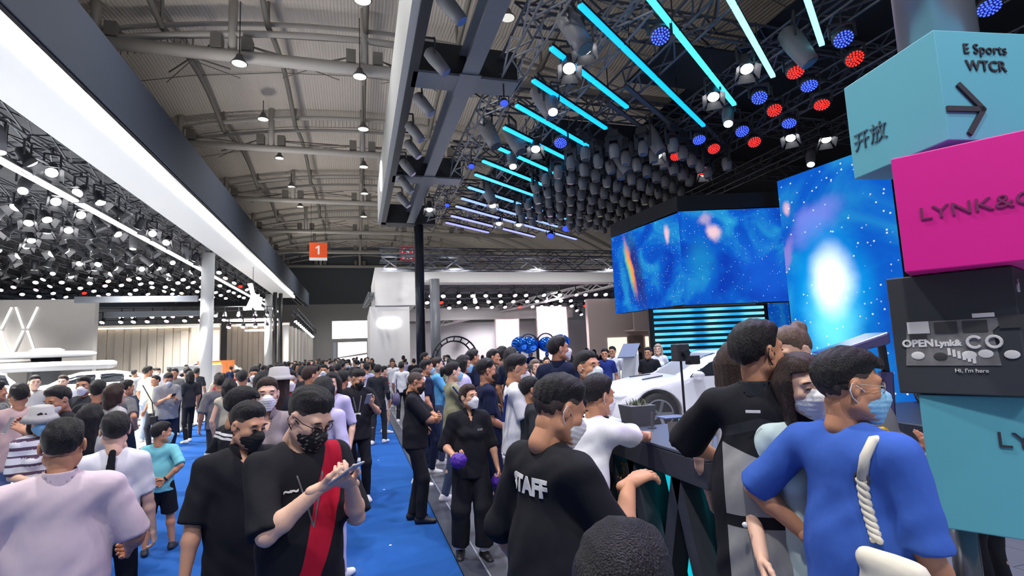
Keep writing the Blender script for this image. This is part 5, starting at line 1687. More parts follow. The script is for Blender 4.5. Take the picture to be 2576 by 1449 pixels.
MB().lathe([(0.06, 0.02), (0.06, z4)], n=20).build('pole', mat('pole_steel', rgb(130, 134, 142), rough=0.25, metal=0.8), to, True)
MB().lathe([(0.3, 0.0), (0.3, 0.02), (0.28, 0.03)], n=24).build('base_plate', m_black, to)
MB().lathe([(0.19, Tt[2]), (0.19, 8.2)], tuple(at_depth(2348, 40, 3.15)[:2] - T0[:2]) + (0,), 28).build('upper_column', mat('column_chrome', rgb(150, 146, 150), rough=0.3, metal=0.7), to, True)
RX = math.radians(90)
# lettering (children of each cube face)
def face_text(cube_o, txt, size, x, z, m, sx=1.0, bold=0.0, align='CENTER'):
    return text_mesh(txt, size, 'lettering', m, cube_o, (x, -0.004, z), (RX, 0, 0), 0.003, align, sx, bold)
h1 = Tt[2] - Tb[2]
face_text(c1, 'E Sports', 0.075, 0.15, h1 - 0.10, m_ink, align='LEFT')
face_text(c1, 'WTCR', 0.078, 0.155, h1 - 0.19, m_ink, align='LEFT', bold=0.001)
mb = MB()
mb.bar((0.01, -0.006, h1 * 0.275), (0.215, -0.006, h1 * 0.275), 0.012, 0.026); 
ar = mb.build('arrow_shaft', m_ink, c1)
MB().bar((0.09, -0.006, h1 * 0.275 + 0.13), (0.218, -0.006, h1 * 0.275 - 0.006), 0.012, 0.026).build('arrow_barb', m_ink, c1)
MB().bar((0.115, -0.006, h1 * 0.275 - 0.13), (0.218, -0.006, h1 * 0.275 + 0.006), 0.012, 0.026).build('arrow_barb', m_ink, c1)
text_mesh('开放', 0.12, 'lettering', mat('ink_dim', rgb(60, 96, 108)), c1, (-0.004, 0.45, 0.20), (RX, 0, math.radians(-90)), 0.003)
h2 = c2.dimensions[2] if c2.dimensions[2] else 0.57
face_text(c2, 'LYNK&CO', 0.085, 0.33, 0.27, m_inkp, 1.25)
hh3 = 0.6
# photo collage on the charcoal cube: a grey picture with stickers
s3 = np.hypot(R3[0] - L3[0], R3[1] - L3[1])
zc = c2.location[2] - 0.004 - z3
pic = MB().prism([(0.045, -0.004, 0.14), (0.55 * s3 / 0.66, -0.004, 0.14), (0.53 * s3 / 0.66, -0.004, 0.30), (0.46, -0.004, 0.36), (0.07, -0.004, 0.36)], (0, 0, 0), (0, 0.003, 0)).build('picture_print', mat('print_grey', rgb(118, 118, 120), rough=.6, var=.8, vscale=14), c3); fix_normals(pic)
m_prw = mat('print_white', rgb(226, 226, 226), rough=.6)
m_prd = mat('print_dark', rgb(60, 60, 64), rough=.6)
for x_, z_, w_, h_, mm in ((0.07, .33, .09, .06, m_prw), (0.18, .325, .09, .055, m_prd), (0.29, .325, .09, .055, m_prd), (0.33, .375, .08, .02, m_prw), (0.42, .34, .09, .06, m_prd), (0.075, .285, .07, .03, m_prd)):
    MB().box((x_, -0.007, z_ - h_ / 2), (x_ + w_, -0.004, z_ + h_ / 2)).build('print_tile', mm, c3)
face_text(c3, 'OPEN', 0.05, 0.105, 0.25, m_prw, bold=.002)
face_text(c3, 'Lynk&', 0.04, 0.225, 0.248, m_prw, bold=.002)
for x_ in (0.325, 0.395):
    MB().tube([(x_ + 0.026 * math.cos(a), -0.008, 0.25 + 0.026 * math.sin(a)) for a in (np.linspace(0.6, 5.6, 14) if x_ < .36 else np.linspace(0, 6.283, 16))], 0.007, 5).build('print_ring', m_prw, c3)
for x_, z_ in ((0.10, .19), (0.19, .185), (0.30, .19), (0.36, .195), (0.45, .19)):
    mb = MB(); ell_mesh(mb, (x_, -0.006, z_), (0.028, 0.002, 0.02)); mb.build('print_badge', m_prw if x_ != .19 else m_prd, c3)
for k in range(6): MB().box((0.22 + 0.018 * k, -0.007, 0.19 - 0.008 * k), (0.232 + 0.018 * k, -0.004, 0.225 - 0.008 * k)).build('print_bar', m_prw, c3)
face_text(c3, "Hi, I'm here", 0.026, 0.30, 0.115, m_prw)
text_mesh('d', 0.09, 'lettering', m_prw, c3, (s3 + 0.004, 0.06, 0.5), (RX, 0, RX), 0.003)
face_text(c4, 'LYNK&CO', 0.10, 0.27, 0.44, m_ink, 1.15, align='LEFT')

# ---------------------------------------------------------------- dark counter with slanted openings
m_ctop = mat('counter_top', rgb(84, 90, 106), rough=0.3, var=0.06)
m_cside = mat('counter_side', rgb(58, 60, 68), rough=0.45)
ct = empty('counter', (0, 0, 0.02)); tag(ct, 'dark counter with slanted openings and teal light strips', 'counter')
x0, x1, y0, y1, hz = 2.00, 2.68, 2.80, 4.12, 1.20
bevel(MB().box((x0, y0, hz - 0.025), (x1, y1, hz)).build('worktop', m_ctop, ct), 0.008)
bevel(MB().box((x0, y0, hz - 0.19), (x1, y1, hz - 0.026)).build('apron', m_cside, ct), 0.006)
MB().box((x0 + 0.30, y0 + 0.05, 0.0), (x1 - 0.05, y1 - 0.05, hz - 0.19)).build('core', mat('counter_core', rgb(22, 24, 32), rough=.5), ct)
# slanted legs on the aisle side: zig-zag of flat bars
ys2 = np.linspace(y0 + 0.05, y1 - 0.06, 5)
for k in range(4):
    a, b = ys2[k], ys2[k + 1]
    up_ = k % 2 == 0
    p = (x0 + 0.06, a if up_ else b, 0.0); q = (x0 + 0.06, b if up_ else a, hz - 0.19)
    mb = MB(); w_ = 0.11
    mb.hexa([(x0 + 0.01, p[1] - w_ / 2, 0), (x0 + 0.14, p[1] - w_ / 2, 0), (x0 + 0.14, p[1] + w_ / 2, 0), (x0 + 0.01, p[1] + w_ / 2, 0)],
            [(x0 + 0.01, q[1] - w_ / 2, hz - 0.19), (x0 + 0.14, q[1] - w_ / 2, hz - 0.19), (x0 + 0.14, q[1] + w_ / 2, hz - 0.19), (x0 + 0.01, q[1] + w_ / 2, hz - 0.19)])
    mb.build('slanted_leg', m_cside, ct)
    off = 0.13 * (1 if up_ else -1)
    MB().bar((x0 + 0.24, p[1] - off, 0.05), (x0 + 0.24, q[1] - off, hz - 0.22), 0.035).build('light_strip', mat('strip_teal', rgb(20, 190, 210), emit=1.0), ct)
MB().box((x0 + 0.01, y1 - 0.06, 0), (x1, y1, hz - 0.19)).build('end_panel', m_cside, ct)

def on_top(px, py): return at_z(px, py, hz + 0.02)
# small things on the counter
p = on_top(1605, 1068)
bk = empty('plant_pot', tuple(p)); tag(bk, 'square grey pot with small green sprigs on the counter', 'pot')
MB().hexa([(-.10, -.10, 0), (.10, -.10, 0), (.10, .10, 0), (-.10, .10, 0)], [(-.12, -.12, .17), (.12, -.12, .17), (.12, .12, .17), (-.12, .12, .17)]).build('pot', mat('pot_grey', rgb(84, 86, 92), rough=.6), bk)
mb = MB(); rr = random.Random(3)
for k in range(60):
    a = rr.uniform(0, 6.28); r_ = rr.uniform(0, .09)
    b = np.array([r_ * math.cos(a), r_ * math.sin(a), .165]); t = b + np.array([rr.uniform(-.04, .04), rr.uniform(-.04, .04), rr.uniform(.03, .07)])
    s_ = np.array([.012, .006, 0]); mb.add([b - s_, b + s_, t], [(0, 1, 2)])
tag(mb.build('leaf_tuft', mat('leaf_sage', rgb(122, 132, 104), rough=.7, var=.3), bk), None, None, None, 'stuff')
p = on_top(1640, 1078)
st = empty('bottle_stand', tuple(p)); tag(st, 'slim small dark stand with a clip on the counter', 'stand')
MB().lathe([(0.035, 0), (0.035, 0.01)], n=16).build('foot', m_ctop, st)
MB().bar((0, 0, 0.01), (0.01, 0.0, 0.13), 0.02, 0.012).build('stem', m_flap, st)
p = on_top(1706, 1098)
cd = empty('card_sign', tuple(p), math.radians(-20)); tag(cd, 'small black table card with a white heart-shaped mark', 'sign')
MB().hexa([(-.065, -.0, 0), (.065, 0, 0), (.065, .005, 0), (-.065, .005, 0)], [(-.06, .05, .10), (.06, .05, .10), (.06, .055, .10), (-.06, .055, .10)]).build('card', mat('card_black', rgb(52, 50, 50), rough=.5), cd)
mb = MB()
for q in (-1, 1): ell_mesh(mb, (q * .011, 0.028, .062), (.013, .004, .013))
ell_mesh(mb, (0, 0.026, .052), (.014, .004, .018)); mb.build('mark', m_prw, cd)
p = on_top(1690, 1050)
pd = MB().box((p[0] - .12, p[1] - .09, hz + .021), (p[0] + .12, p[1] + .09, hz + .03)).build('booklet', mat('booklet_blue', rgb(88, 104, 140), rough=.4)); tag(pd, 'flat blue grey booklet lying on the counter', 'booklet')
# microphone style stand behind the counter, in front of the white car
p = at_depth(1722, 1030, 5.2); mst = empty('camera_stand', (p[0], p[1], 0.02)); tag(mst, 'slim black pole stand with a boxy camera in front of the white car', 'stand')
zt = at_depth(1722, 905, 5.6)[2]
MB().lathe([(0.16, 0), (0.16, 0.02)], n=20).build('foot', m_black, mst)
MB().tube([(0, 0, .02), (0, 0, zt)], 0.012, 8).build('pole', m_black, mst)
bevel(MB().box((-.07, -.06, zt - .02), (.07, .06, zt + .15)).build('camera_body', m_lampbody, mst), .01)
MB().tube([(0, -.06, zt + .06), (0, -.12, zt + .06)], .035, 12).build('camera_lens', m_glassd, mst)
bevel(MB().box((.08, -.04, zt - .06), (.2, .05, zt + .03)).build('side_box', m_black, mst), .008)

# tilted white info kiosk behind
p = at_depth(1580, 930, 13.0)
kk = empty('kiosk', (p[0], p[1], 0.02), math.radians(-15)); tag(kk, 'white tilted information kiosk with dark screen beyond the white car', 'kiosk')
zt = at_depth(1590, 868, 13.0)[2]
MB().hexa([(-.22, -.1, 0), (.22, -.1, 0), (.22, .25, 0), (-.22, .25, 0)], [(-.12, -.1, zt - .25), (.26, -.1, zt - .25), (.30, .1, zt - .05), (-.08, .1, zt - .05)]).build('stem', m_carwhite, kk)
MB().hexa([(-.30, -.25, zt - .30), (.12, -.25, zt - .30), (.12, -.22, zt - .33), (-.30, -.22, zt - .33)], [(-.05, .1, zt + .02), (.37, .1, zt + .02), (.37, .13, zt - .01), (-.05, .13, zt - .01)]).build('screen_panel', mat('kiosk_screen', rgb(120, 128, 150), rough=.2), kk)
# blue chrome balloons on a scrolled iron stand
p = at_depth(1356, 950, 11.0); bs = empty('balloon_stand', (p[0], p[1], 0.02)); tag(bs, 'scrolled black iron stand holding blue foil balloons', 'stand')
zt = at_depth(1356, 852, 11.0)[2]
MB().lathe([(0.22, 0), (0.22, 0.02)], n=20).build('foot', m_black, bs)
MB().tube([(0, 0, 0), (0, 0, zt)], .035, 8).build('post', m_black, bs)
for q in (-1, 1):
    MB().tube([(q * 0.19 * (1 - math.cos(a)), 0, zt - .1 + .19 * math.sin(a)) for a in np.linspace(0, math.pi * 1.1, 12)], .018, 6).build('scroll', m_black, bs)
m_foil = mat('foil_blue', rgb(40, 110, 220), rough=0.12, metal=0.85)
for k, (u, v_, r_) in enumerate(((1308, 866, .17), (1330, 868, .19), (1375, 866, .17), (1410, 862, .19), (1320, 935, .12), (1345, 990, .14))):
    q = at_depth(u, v_, 10.9 + .1 * k)
    bl = empty('balloon', tuple(q)); tag(bl, 'shiny blue foil balloon around the scrolled iron stand', 'balloon', 'blue foil balloons')
    mb = MB(); ell_mesh(mb, (0, 0, 0), (r_ * 1.1, r_, r_ * .95), n=16, m=10); mb.build('foil', m_foil, bl, True)
    MB().lathe([(0.004, -r_ - .06), (0.03, -r_ - .05), (0.006, -r_ + .02)], n=8).build('knot', m_foil, bl)
    MB().tube([(0, 0, -r_ - .05), (0.03, 0, -r_ - .3), tuple(np.array([p[0], p[1], min(zt, q[2]) - .5]) - q)], .004, 4).build('string', m_flap, bl)
# round arch decoration near the portal
p = at_depth(1145, 900, 24); ah = empty('arch_frame', (p[0], p[1], 0.02)); tag(ah, 'dark round ladder arch decoration in the far stand', 'arch')
zt = p[2] + .2
for r_, yy in ((1.05, 0), (.85, .3)):
    MB().tube([(r_ * math.cos(a), yy, zt - .3 + r_ * math.sin(a)) for a in np.linspace(0, math.pi, 17)], .04, 6).build('hoop', m_truss, ah)
    for q in (-1, 1): MB().tube([(q * r_, yy, 0), (q * r_, yy, zt - .3)], .04, 6).build('upright', m_truss, ah)
for a in np.linspace(0.15, math.pi - .15, 9): MB().tube([(1.05 * math.cos(a), 0, zt - .3 + 1.05 * math.sin(a)), (.85 * math.cos(a), .3, zt - .3 + .85 * math.sin(a))], .03, 5).build('rung', m_truss, ah)
# grey display seat with painted swirls beyond the sign cubes
p = at_depth(2262, 1180, 3.3); se = empty('bucket_seat', (p[0], p[1], 0.02), math.radians(-8)); tag(se, 'grey bucket seat with colourful wave artwork beside the teal cube', 'seat')
zs = at_depth(2262, 990, 3.3)[2]
sd = Sdf(); sd.cone((0, .1, .35), (0.0, .16, zs - .25), .20, .17, .05, (0, 1, 0), .45).cone((0, .16, zs - .25), (0, .17, zs - .06), .12, .10, .05, (0, 1, 0), .5)
sd.cone((-.17, .05, .40), (-.17, .12, zs - .35), .07, .05, .03).cone((.17, .05, .40), (.17, .12, zs - .35), .07, .05, .03).cone((0, -.2, .33), (0, .1, .33), .2, .2, .05, (0, 0, 1), .4)
sdf_obj(sd, .018, 'shell', mat('seat_grey', rgb(128, 126, 126), rough=.35, var=.1), se)
MB().lathe([(.2, 0), (.2, .03), (.06, .05), (.06, .3)], n=20).build('pedestal', m_black, se)
for k, (c_, z_, x_) in enumerate((((230, 180, 30), .0, -.03), ((50, 90, 180), -.09, .01), ((110, 70, 150), -.13, -.03), ((230, 230, 225), -.18, 0), ((40, 110, 130), -.23, .0), ((230, 230, 225), -.27, .02), ((40, 80, 110), -.31, .02))):
    MB().tube([(x_ + (.05 if k == 0 else .085) * math.cos(a), .055 + .02 * abs(math.cos(a)), zs - .30 + z_ + (.05 if k == 0 else .028) * math.sin(a)) for a in np.linspace(0, 6.283 if k == 0 else 3.3, 14)], .014, 6).build('painted_wave', mat('wave_%d' % k, rgb(*c_), rough=.5), se)

# ---------------------------------------------------------------- people in the picture
from mathutils.bvhtree import BVHTree
C = {
    'black': cloth('cloth_black', rgb(30, 31, 37)), 'charcoal': cloth('cloth_charcoal', rgb(48, 50, 56)), 'navy': cloth('cloth_navy', rgb(26, 34, 62)),
    'white': cloth('cloth_white', rgb(226, 226, 232), 0.04), 'lilac': cloth('cloth_lilac_white', rgb(212, 194, 204), 0.05), 'pink': cloth('cloth_dusty_pink', rgb(186, 160, 160), 0.05),
    'grey': cloth('cloth_grey', rgb(142, 142, 146)), 'midgrey': cloth('cloth_midgrey', rgb(108, 108, 112)), 'lightgrey': cloth('cloth_lightgrey', rgb(176, 174, 174)),
    'teal': cloth('cloth_aqua', rgb(120, 196, 206), 0.06), 'taupe': cloth('cloth_taupe', rgb(142, 132, 134)), 'red': cloth('cloth_red', rgb(186, 26, 54)),
    'blue': cloth('cloth_blue', rgb(64, 102, 192), 0.08), 'mint': cloth('cloth_mint', rgb(200, 220, 220), 0.05), 'jeans': cloth('cloth_jeans', rgb(66, 78, 104)),
    'djeans': cloth('cloth_dark_jeans', rgb(30, 38, 56)), 'palejeans': cloth('cloth_pale_jeans', rgb(132, 146, 166)), 'khaki': cloth('cloth_khaki', rgb(150, 150, 122)),
    'sky': cloth('cloth_sky', rgb(96, 170, 222)), 'lavender': cloth('cloth_lavender', rgb(196, 190, 226)), 'beige': cloth('cloth_beige', rgb(196, 188, 170)),
    'brown': cloth('cloth_brown', rgb(116, 92, 80)), 'royal': cloth('cloth_royal', rgb(36, 52, 122)),
}
SH = {'white': mat('shoe_white', rgb(228, 228, 230), rough=.6), 'black': mat('shoe_black', rgb(24, 24, 27), rough=.5), 'grey': mat('shoe_grey', rgb(140, 140, 145), rough=.6), 'sandal': mat('shoe_sandal', rgb(52, 54, 60), rough=.6)}


def PH(px, py, d, ground=0.0):
    p = at_depth(px, py, d)
    return (p[0], p[1], ground), p[2] - ground


def camdir(pos): return math.degrees(math.atan2(-pos[0], -pos[1]))


_pn = [0]


def paint(info, part, m, sdf):
    """a printed area on a garment: sdf(x, y, z) < 0 takes the colour of m"""
    for o in info['root'].children:
        if o.name.split('.')[0] == part:
            me = o.data
            vv = np.zeros(len(me.vertices) * 3, np.float32); me.vertices.foreach_get('co', vv); vv = vv.reshape(-1, 3) / info['s']
            _pn[0] += 1; an = 'print_%d' % _pn[0]
            at = me.attributes.new(an, 'FLOAT', 'POINT')
            at.data.foreach_set('value', np.asarray(np.broadcast_to(sdf(vv[:, 0], vv[:, 1], vv[:, 2]), len(vv)), np.float32).copy())
            nm = me.materials[0].copy(); me.materials[0] = nm
            nt = nm.node_tree; bs = nt.nodes['Principled BSDF']
            src = bs.inputs['Base Color']
            mx = nt.nodes.new('ShaderNodeMix'); mx.data_type = 'RGBA'
            if src.is_linked: nt.links.new(src.links[0].from_socket, mx.inputs['A'])
            else: mx.inputs['A'].default_value = src.default_value
            mx.inputs['B'].default_value = m.node_tree.nodes['Principled BSDF'].inputs['Base Color'].default_value
            an_ = nt.nodes.new('ShaderNodeAttribute'); an_.attribute_name = an
            lt = nt.nodes.new('ShaderNodeMath'); lt.operation = 'LESS_THAN'; lt.inputs[1].default_value = 0.0
            nt.links.new(an_.outputs['Fac'], lt.inputs[0]); nt.links.new(lt.outputs[0], mx.inputs['Factor'])
            nt.links.new(mx.outputs['Result'], src)


def decal(info, part, o, mw, lift=0.004, direction=None):
    """press a flat mesh (already placed in the person's local space) onto a garment"""
    tgt = [q for q in info['root'].children if q.name.split('.')[0] == part][0]
    me = tgt.data
    vv = np.zeros(len(me.vertices) * 3, np.float32); me.vertices.foreach_get('co', vv); vv = vv.reshape(-1, 3)
    bv = BVHTree.FromPolygons([tuple(v) for v in vv], [tuple(p.vertices) for p in me.polygons])
    d = Vector(direction).normalized()
    for v in o.data.vertices:
        p = mw @ v.co
        depth = (v.co.z > 0) * lift * 0.5
        hit = bv.ray_cast(p - d * 0.6, d)
        if hit[0] is not None: v.co = hit[0] - d * (lift + depth)
        else: v.co = p
    o.location = (0, 0, 0); o.rotation_euler = (0, 0, 0); o.scale = (1, 1, 1)
    return o


def local_text(info, part, txt, size, pos, back=True, m=None, rotz=0.0, name='print_lettering', bold=0.002, tilt=0.0):
    o = text_mesh(txt, size, name, m or m_prw, info['root'], (0, 0, 0), (0, 0, 0), 0.001, 'CENTER', 1.0, bold)
    s = info['s']
    R = Matrix.Rotation(rotz + (0 if back else math.pi), 4, 'Z') @ Matrix.Rotation(tilt, 4, 'Y') @ Matrix.Rotation(math.radians(90), 4, 'X')
    bm = bmesh.new(); bm.from_mesh(o.data)
    bmesh.ops.subdivide_edges(bm, edges=[e for e in bm.edges if e.calc_length() > size * .2], cuts=2)
    bm.to_mesh(o.data); bm.free()
    mw = Matrix.Translation(Vector(pos) * s) @ R
    # text reads towards -Y of its own frame when rotated upright
    d = (Matrix.Rotation(rotz, 3, 'Z') @ Vector((0, 1, 0))) if back else (Matrix.Rotation(rotz, 3, 'Z') @ Vector((0, -1, 0)))
    return decal(info, part, o, mw, 0.004, d)


def held(info, side, off=(0, 0, 0)):
    """world point at a hand (0 right, 1 left)"""
    w = info['wr'][side] + (info['wr'][side] - info['el'][side]) / 0.252 * 0.07
    p = (w + np.asarray(off)) * info['s']
    return info['root'].matrix_basis @ Vector(p)


def phone(info, local, label, rot=(0, 0, 0), m=None):
    w = info['root'].matrix_basis @ Vector(np.asarray(local) * info['s'])
    r = empty('phone', tuple(w)); r.rotation_euler = (rot[0], rot[1], rot[2] + info['root'].rotation_euler[2]); tag(r, label, 'phone')
    bevel(MB().box((-.037, -.004, -.076), (.037, .004, .076)).build('case', m or mat('phone_case', rgb(170, 170, 176), rough=.3, metal=.4), r), .004)
    MB().box((-.034, -.0048, -.072), (.034, -.0042, .072)).build('display', mat('phone_display', rgb(160, 180, 210), rough=.1, emit=.4), r)
    MB().lathe([(.009, 0), (.009, .002)], (-.02, .0, 0), 10)
    return r


def on_garment(info, parts, px_, py_, lift=.012):
    # point on this person's clothes along a sight line, in the person's local space
    inv = info['root'].matrix_basis.inverted()
    o_ = inv @ Vector(CAM); d_ = (inv.to_3x3() @ Vector(ray(px_, py_))).normalized()
    best = None
    for t in info['root'].children:
        if t.name.split('.')[0] not in parts: continue
        bv = BVHTree.FromPolygons([v.co for v in t.data.vertices], [tuple(p.vertices) for p in t.data.polygons])
        hit = bv.ray_cast(o_, d_)
        if hit[0] is not None and (best is None or hit[3] < best[1]): best = (hit[0] - d_ * lift, hit[3])
    return None if best is None else np.array(best[0])


hang = dict(curl=0.35, thumb=.6)
grip = dict(curl=0.85, thumb=1.0)
NEAR = {}

# --- white polo back, lower left
pos, hgt = PH(160, 1056, 2.42)
i = person('man seen from behind in a lilac white polo shirt, close black hair', pos, 4, hgt, det=0, skin='b', build=1.10, belly=.02, top='polo', topc=C['lilac'], collar=C['lilac'], sleeve=.98, hem=-.14, loose=.015,
           botc=C['black'], shoec=SH['black'], hair='short', hairkw=dict(vol=.008, nape=-.035, front=.07, side=.01), rh=(.28, .24, 1.02), lh=(-.27, .22, 1.0), head=(6, -4, 0), rhand=grip, lhand=grip)
# --- girl with white blouse and black ribbon
pos, hgt = PH(292, 1040, 3.45)
i = person('girl from behind in a white blouse with a long black ribbon down her back', pos, 5, hgt, det=0, skin='c', build=.92, female=True, top='shirt', topc=C['white'], sleeve=.85, hem=-.02, loose=.02, botc=C['black'], shoec=SH['black'],
           hair='short', hairkw=dict(vol=.016, nape=-.075, side=-.03), rh=(.24, .08, .86), rhand=hang, head=(-8, -6, 0))
rb_ = MB(); 
sd = Sdf(); sd.cone((.0, -.10, 1.47), (-.012, -.128, 1.30), .022, .030, .02, (0, 1, 0), .5).cone((-.012, -.128, 1.30), (-.02, -.138, 1.12), .030, .036, .02, (0, 1, 0), .5, cap=True)
sdf_obj(sd, .009, 'ribbon', C['black'], i['root'], lambda V: V * i['s'])
# --- boy in aqua t-shirt
pos = at_z(392, 1392)
i = person('boy in aqua t-shirt, black shorts and sandals, hands behind his back', pos, 10, 1.27, det=0, skin='b', build=1.02, headscale=1.22, top='tee', topc=C['teal'], sleeve=.95, hem=-.12, loose=.03, bottom='shorts', botc=C['black'], botlen=.52, botloose=.02,
           shoec=SH['sandal'], hair='short', hairkw=dict(vol=.010, nape=-.04), mask='blue', head=(60, 0, 0), rh=(.10, -.17, 1.0), lh=(-.03, -.18, .98), rpole=(1, -.3, 0), lpole=(-1, -.3, 0), feet=((.17, .10), (-.12, -.06)), rhand=dict(curl=.5, dir=(-1, 0, -.3), palm=(0, -1, 0)), lhand=dict(curl=.5, dir=(1, 0, -.3), palm=(0, -1, 0)))
wt = MB(); e_, w_ = i['el'][0], i['wr'][0]; dd = _n(w_ - e_)
wt.tube([(w_ - dd * .035) * i['s'], (w_ - dd * .012) * i['s']], .034 * i['s'], 14); wt.build('wristwatch', SH['black'], i['root'])
# --- pink t-shirt back, far left
pos, hgt = PH(50, 965, 5.6)
person('man from behind in a dusty pink t-shirt and pale jeans', pos, -8, hgt, det=1, skin='b', build=1.08, top='tee', topc=C['pink'], sleeve=.95, hem=-.1, loose=.03, botc=C['palejeans'], shoec=SH['white'], hair='short', hairkw=dict(vol=.008, nape=-.045), lh=(-.2, .2, 1.1))
# --- striped woman with bucket hat
pos, hgt = PH(105, 1025, 4.6)
i = person('woman in a white and plum striped t-shirt with a bucket hat and blue mask', pos, 165, hgt, det=1, skin='c', build=.92, female=True, top='tee', topc=C['white'], sleeve=.95, loose=.02, botc=C['grey'], shoec=SH['white'], hair='bob', hairc='brown', mask='blue', rh=(.08, .22, 1.08), lh=(-.08, .22, 1.08), head=(10, -8, 0))
paint(i, 'tshirt', cloth('cloth_plum', rgb(96, 78, 96)), lambda x, y, z: np.mod(z, .075) - .028)
hat = MB().lathe([(.155, -.02), (.12, .03), (.098, .05), (.088, .115), (.05, .125)], n=20)
hat.v = [tuple(i['hx'](np.array([[v[0], v[1] - .01, v[2] + .02]]))[0] * i['s']) for v in hat.v]
hat.build('bucket_hat', C['lightgrey'], i['root'], True)
# --- long haired woman from behind
pos, hgt = PH(228, 1018, 4.35)
person('woman from behind with shoulder-length dark hair and grey top', pos, 20, hgt, det=1, skin='c', build=.9, female=True, top='tee', topc=C['lightgrey'], botc=C['djeans'], shoec=SH['white'], hair='long', hairc='black', head=(20, 0, 0))
pos, hgt = PH(188, 966, 5.2)
i = person('man in dark shirt bending over his raised phone near the white cars', pos, 250, hgt, det=1, skin='b', top='tee', topc=C['black'], botc=C['djeans'], shoec=SH['black'], hair='short', hairkw=dict(vol=.018), mask='white', head=(-20, -20, 0), rh=(.05, .36, 1.35), lh=(-.1, .38, 1.33), lean=10)
phone(i, (-.02, .48, 1.40), 'phone held up before the white cars', (0.4, 0, 0))
pos, hgt = PH(247, 957, 6.3)
person('man from behind in a plain black t-shirt before the white cars', pos, 15, hgt, det=1, skin='b', top='tee', topc=C['black'], botc=C['djeans'], shoec=SH['black'], hair='short', hairkw=dict(vol=.01))
pos, hgt = PH(290, 966, 6.0)
person('woman from behind with brown bob and pale grey top', pos, 60, hgt, det=1, skin='c', build=.9, female=True, top='tee', topc=C['lightgrey'], botc=C['grey'], shoec=SH['white'], hair='bob', hairc='brown')
pos, hgt = PH(318, 957, 8.0)
person('person in a slate grey t-shirt with one arm on the hip', pos, 60, hgt, det=1, skin='b', top='tee', topc=C['midgrey'], botc=C['djeans'], shoec=SH['grey'], hair='short', rh=(.2, .05, 1.02), rpole=(1, -.6, 0), rhand=dict(curl=.6))
pos, hgt = PH(212, 948, 7.2)
person('visitor in black with dark cap hair behind the raised phone', pos, 200, hgt, det=1, skin='b', top='tee', topc=C['charcoal'], botc=C['djeans'], shoec=SH['black'], mask='white')
pos, hgt = PH(-12, 960, 6.4)
person('man in a grey t-shirt at the edge of the white stand', pos, 70, hgt, det=1, skin='b', top='tee', topc=C['midgrey'], botc=C['djeans'], shoec=SH['black'])
pos, hgt = PH(88, 945, 9.5)
person('person in a pale grey shirt standing before the white car', pos, 170, hgt, det=1, skin='c', top='shirt', topc=C['lightgrey'], botc=C['lightgrey'], shoec=SH['white'])
pos, hgt = PH(160, 945, 10.5)
person('person in white in front of the overexposed white car', pos, 200, hgt, det=1, skin='c', top='tee', topc=C['white'], botc=C['grey'], shoec=SH['white'], hairc='brown')
# --- grey shirt man with phone at the carpet edge
pos = at_z(415, 1158)
i = person('man in grey t-shirt and navy jeans with small black bag reading his phone', pos, 160, 1.73, det=1, skin='b', build=1.08, top='tee', topc=C['grey'], sleeve=.98, loose=.03, hem=-.14, botc=C['djeans'], shoec=SH['white'], mask='white', head=(10, -28, 0), rh=(.10, .26, 1.22), lh=(-.06, .27, 1.20), rhand=grip, lhand=grip, feet=((.12, .1), (-.12, -.08)))
phone(i, (.02, .34, 1.26), 'dark phone of the man in grey at the carpet edge', (-.9, 0, 0), SH['black'])
w_ = i['root'].matrix_basis @ Vector((.24, .05, .82)); bg = empty('shoulder_bag', tuple(w_)); tag(bg, 'small black crossbody bag at the hip of the man in grey', 'bag')
bevel(MB().box((-.07, -.05, -.09), (.07, .05, .07)).build('pouch', SH['black'], bg), .015)
MB().tube([(0, 0, .07), (-.02, -.06, .35), (-.2, -.03, .68)], .01, 6).build('strap', SH['black'], bg)
for px_, py_, d_, hd_, tc_, bc_, lab in ((372, 922, 13, 60, 'white', 'palejeans', 'visitor in white shirt and pale jeans bending toward the white car'), (470, 925, 15, 10, 'lightgrey', 'lightgrey', 'visitor in pale grey jacket from behind beside the tall white column'), (495, 926, 16, 20, 'charcoal', 'black', 'visitor in dark suit beside the tall white column'), (392, 945, 12, 230, 'beige', 'charcoal', 'visitor with dark hair half hidden behind the man in grey'), (440, 928, 14, 200, 'midgrey', 'djeans', 'visitor in mid grey behind the man in grey')):
    pos, hgt = PH(px_, py_, d_); person(lab, pos, hd_, hgt, det=1, skin='b', top='tee', topc=C[tc_], botc=C[bc_], shoec=SH['white'], hair='short')
pos, hgt = PH(552, 944, 8.6)
person('man in a loose grey t-shirt walking away beside the carpet edge', pos, -10, hgt, det=1, skin='b', build=1.05, top='tee', topc=C['midgrey'], loose=.03, sleeve=.98, botc=C['charcoal'], shoec=SH['white'], hair='short', hairkw=dict(vol=.01), feet=((.1, .15), (-.1, -.15)))
pos, hgt = PH(578, 954, 7.6)
person('woman with black hair and cream sleeveless top behind the striped t-shirt', pos, 20, hgt, det=1, skin='c', build=.88, female=True, top='tee', topc=C['beige'], sleeve=.1, botc=C['khaki'], shoec=SH['white'], hair='bob')
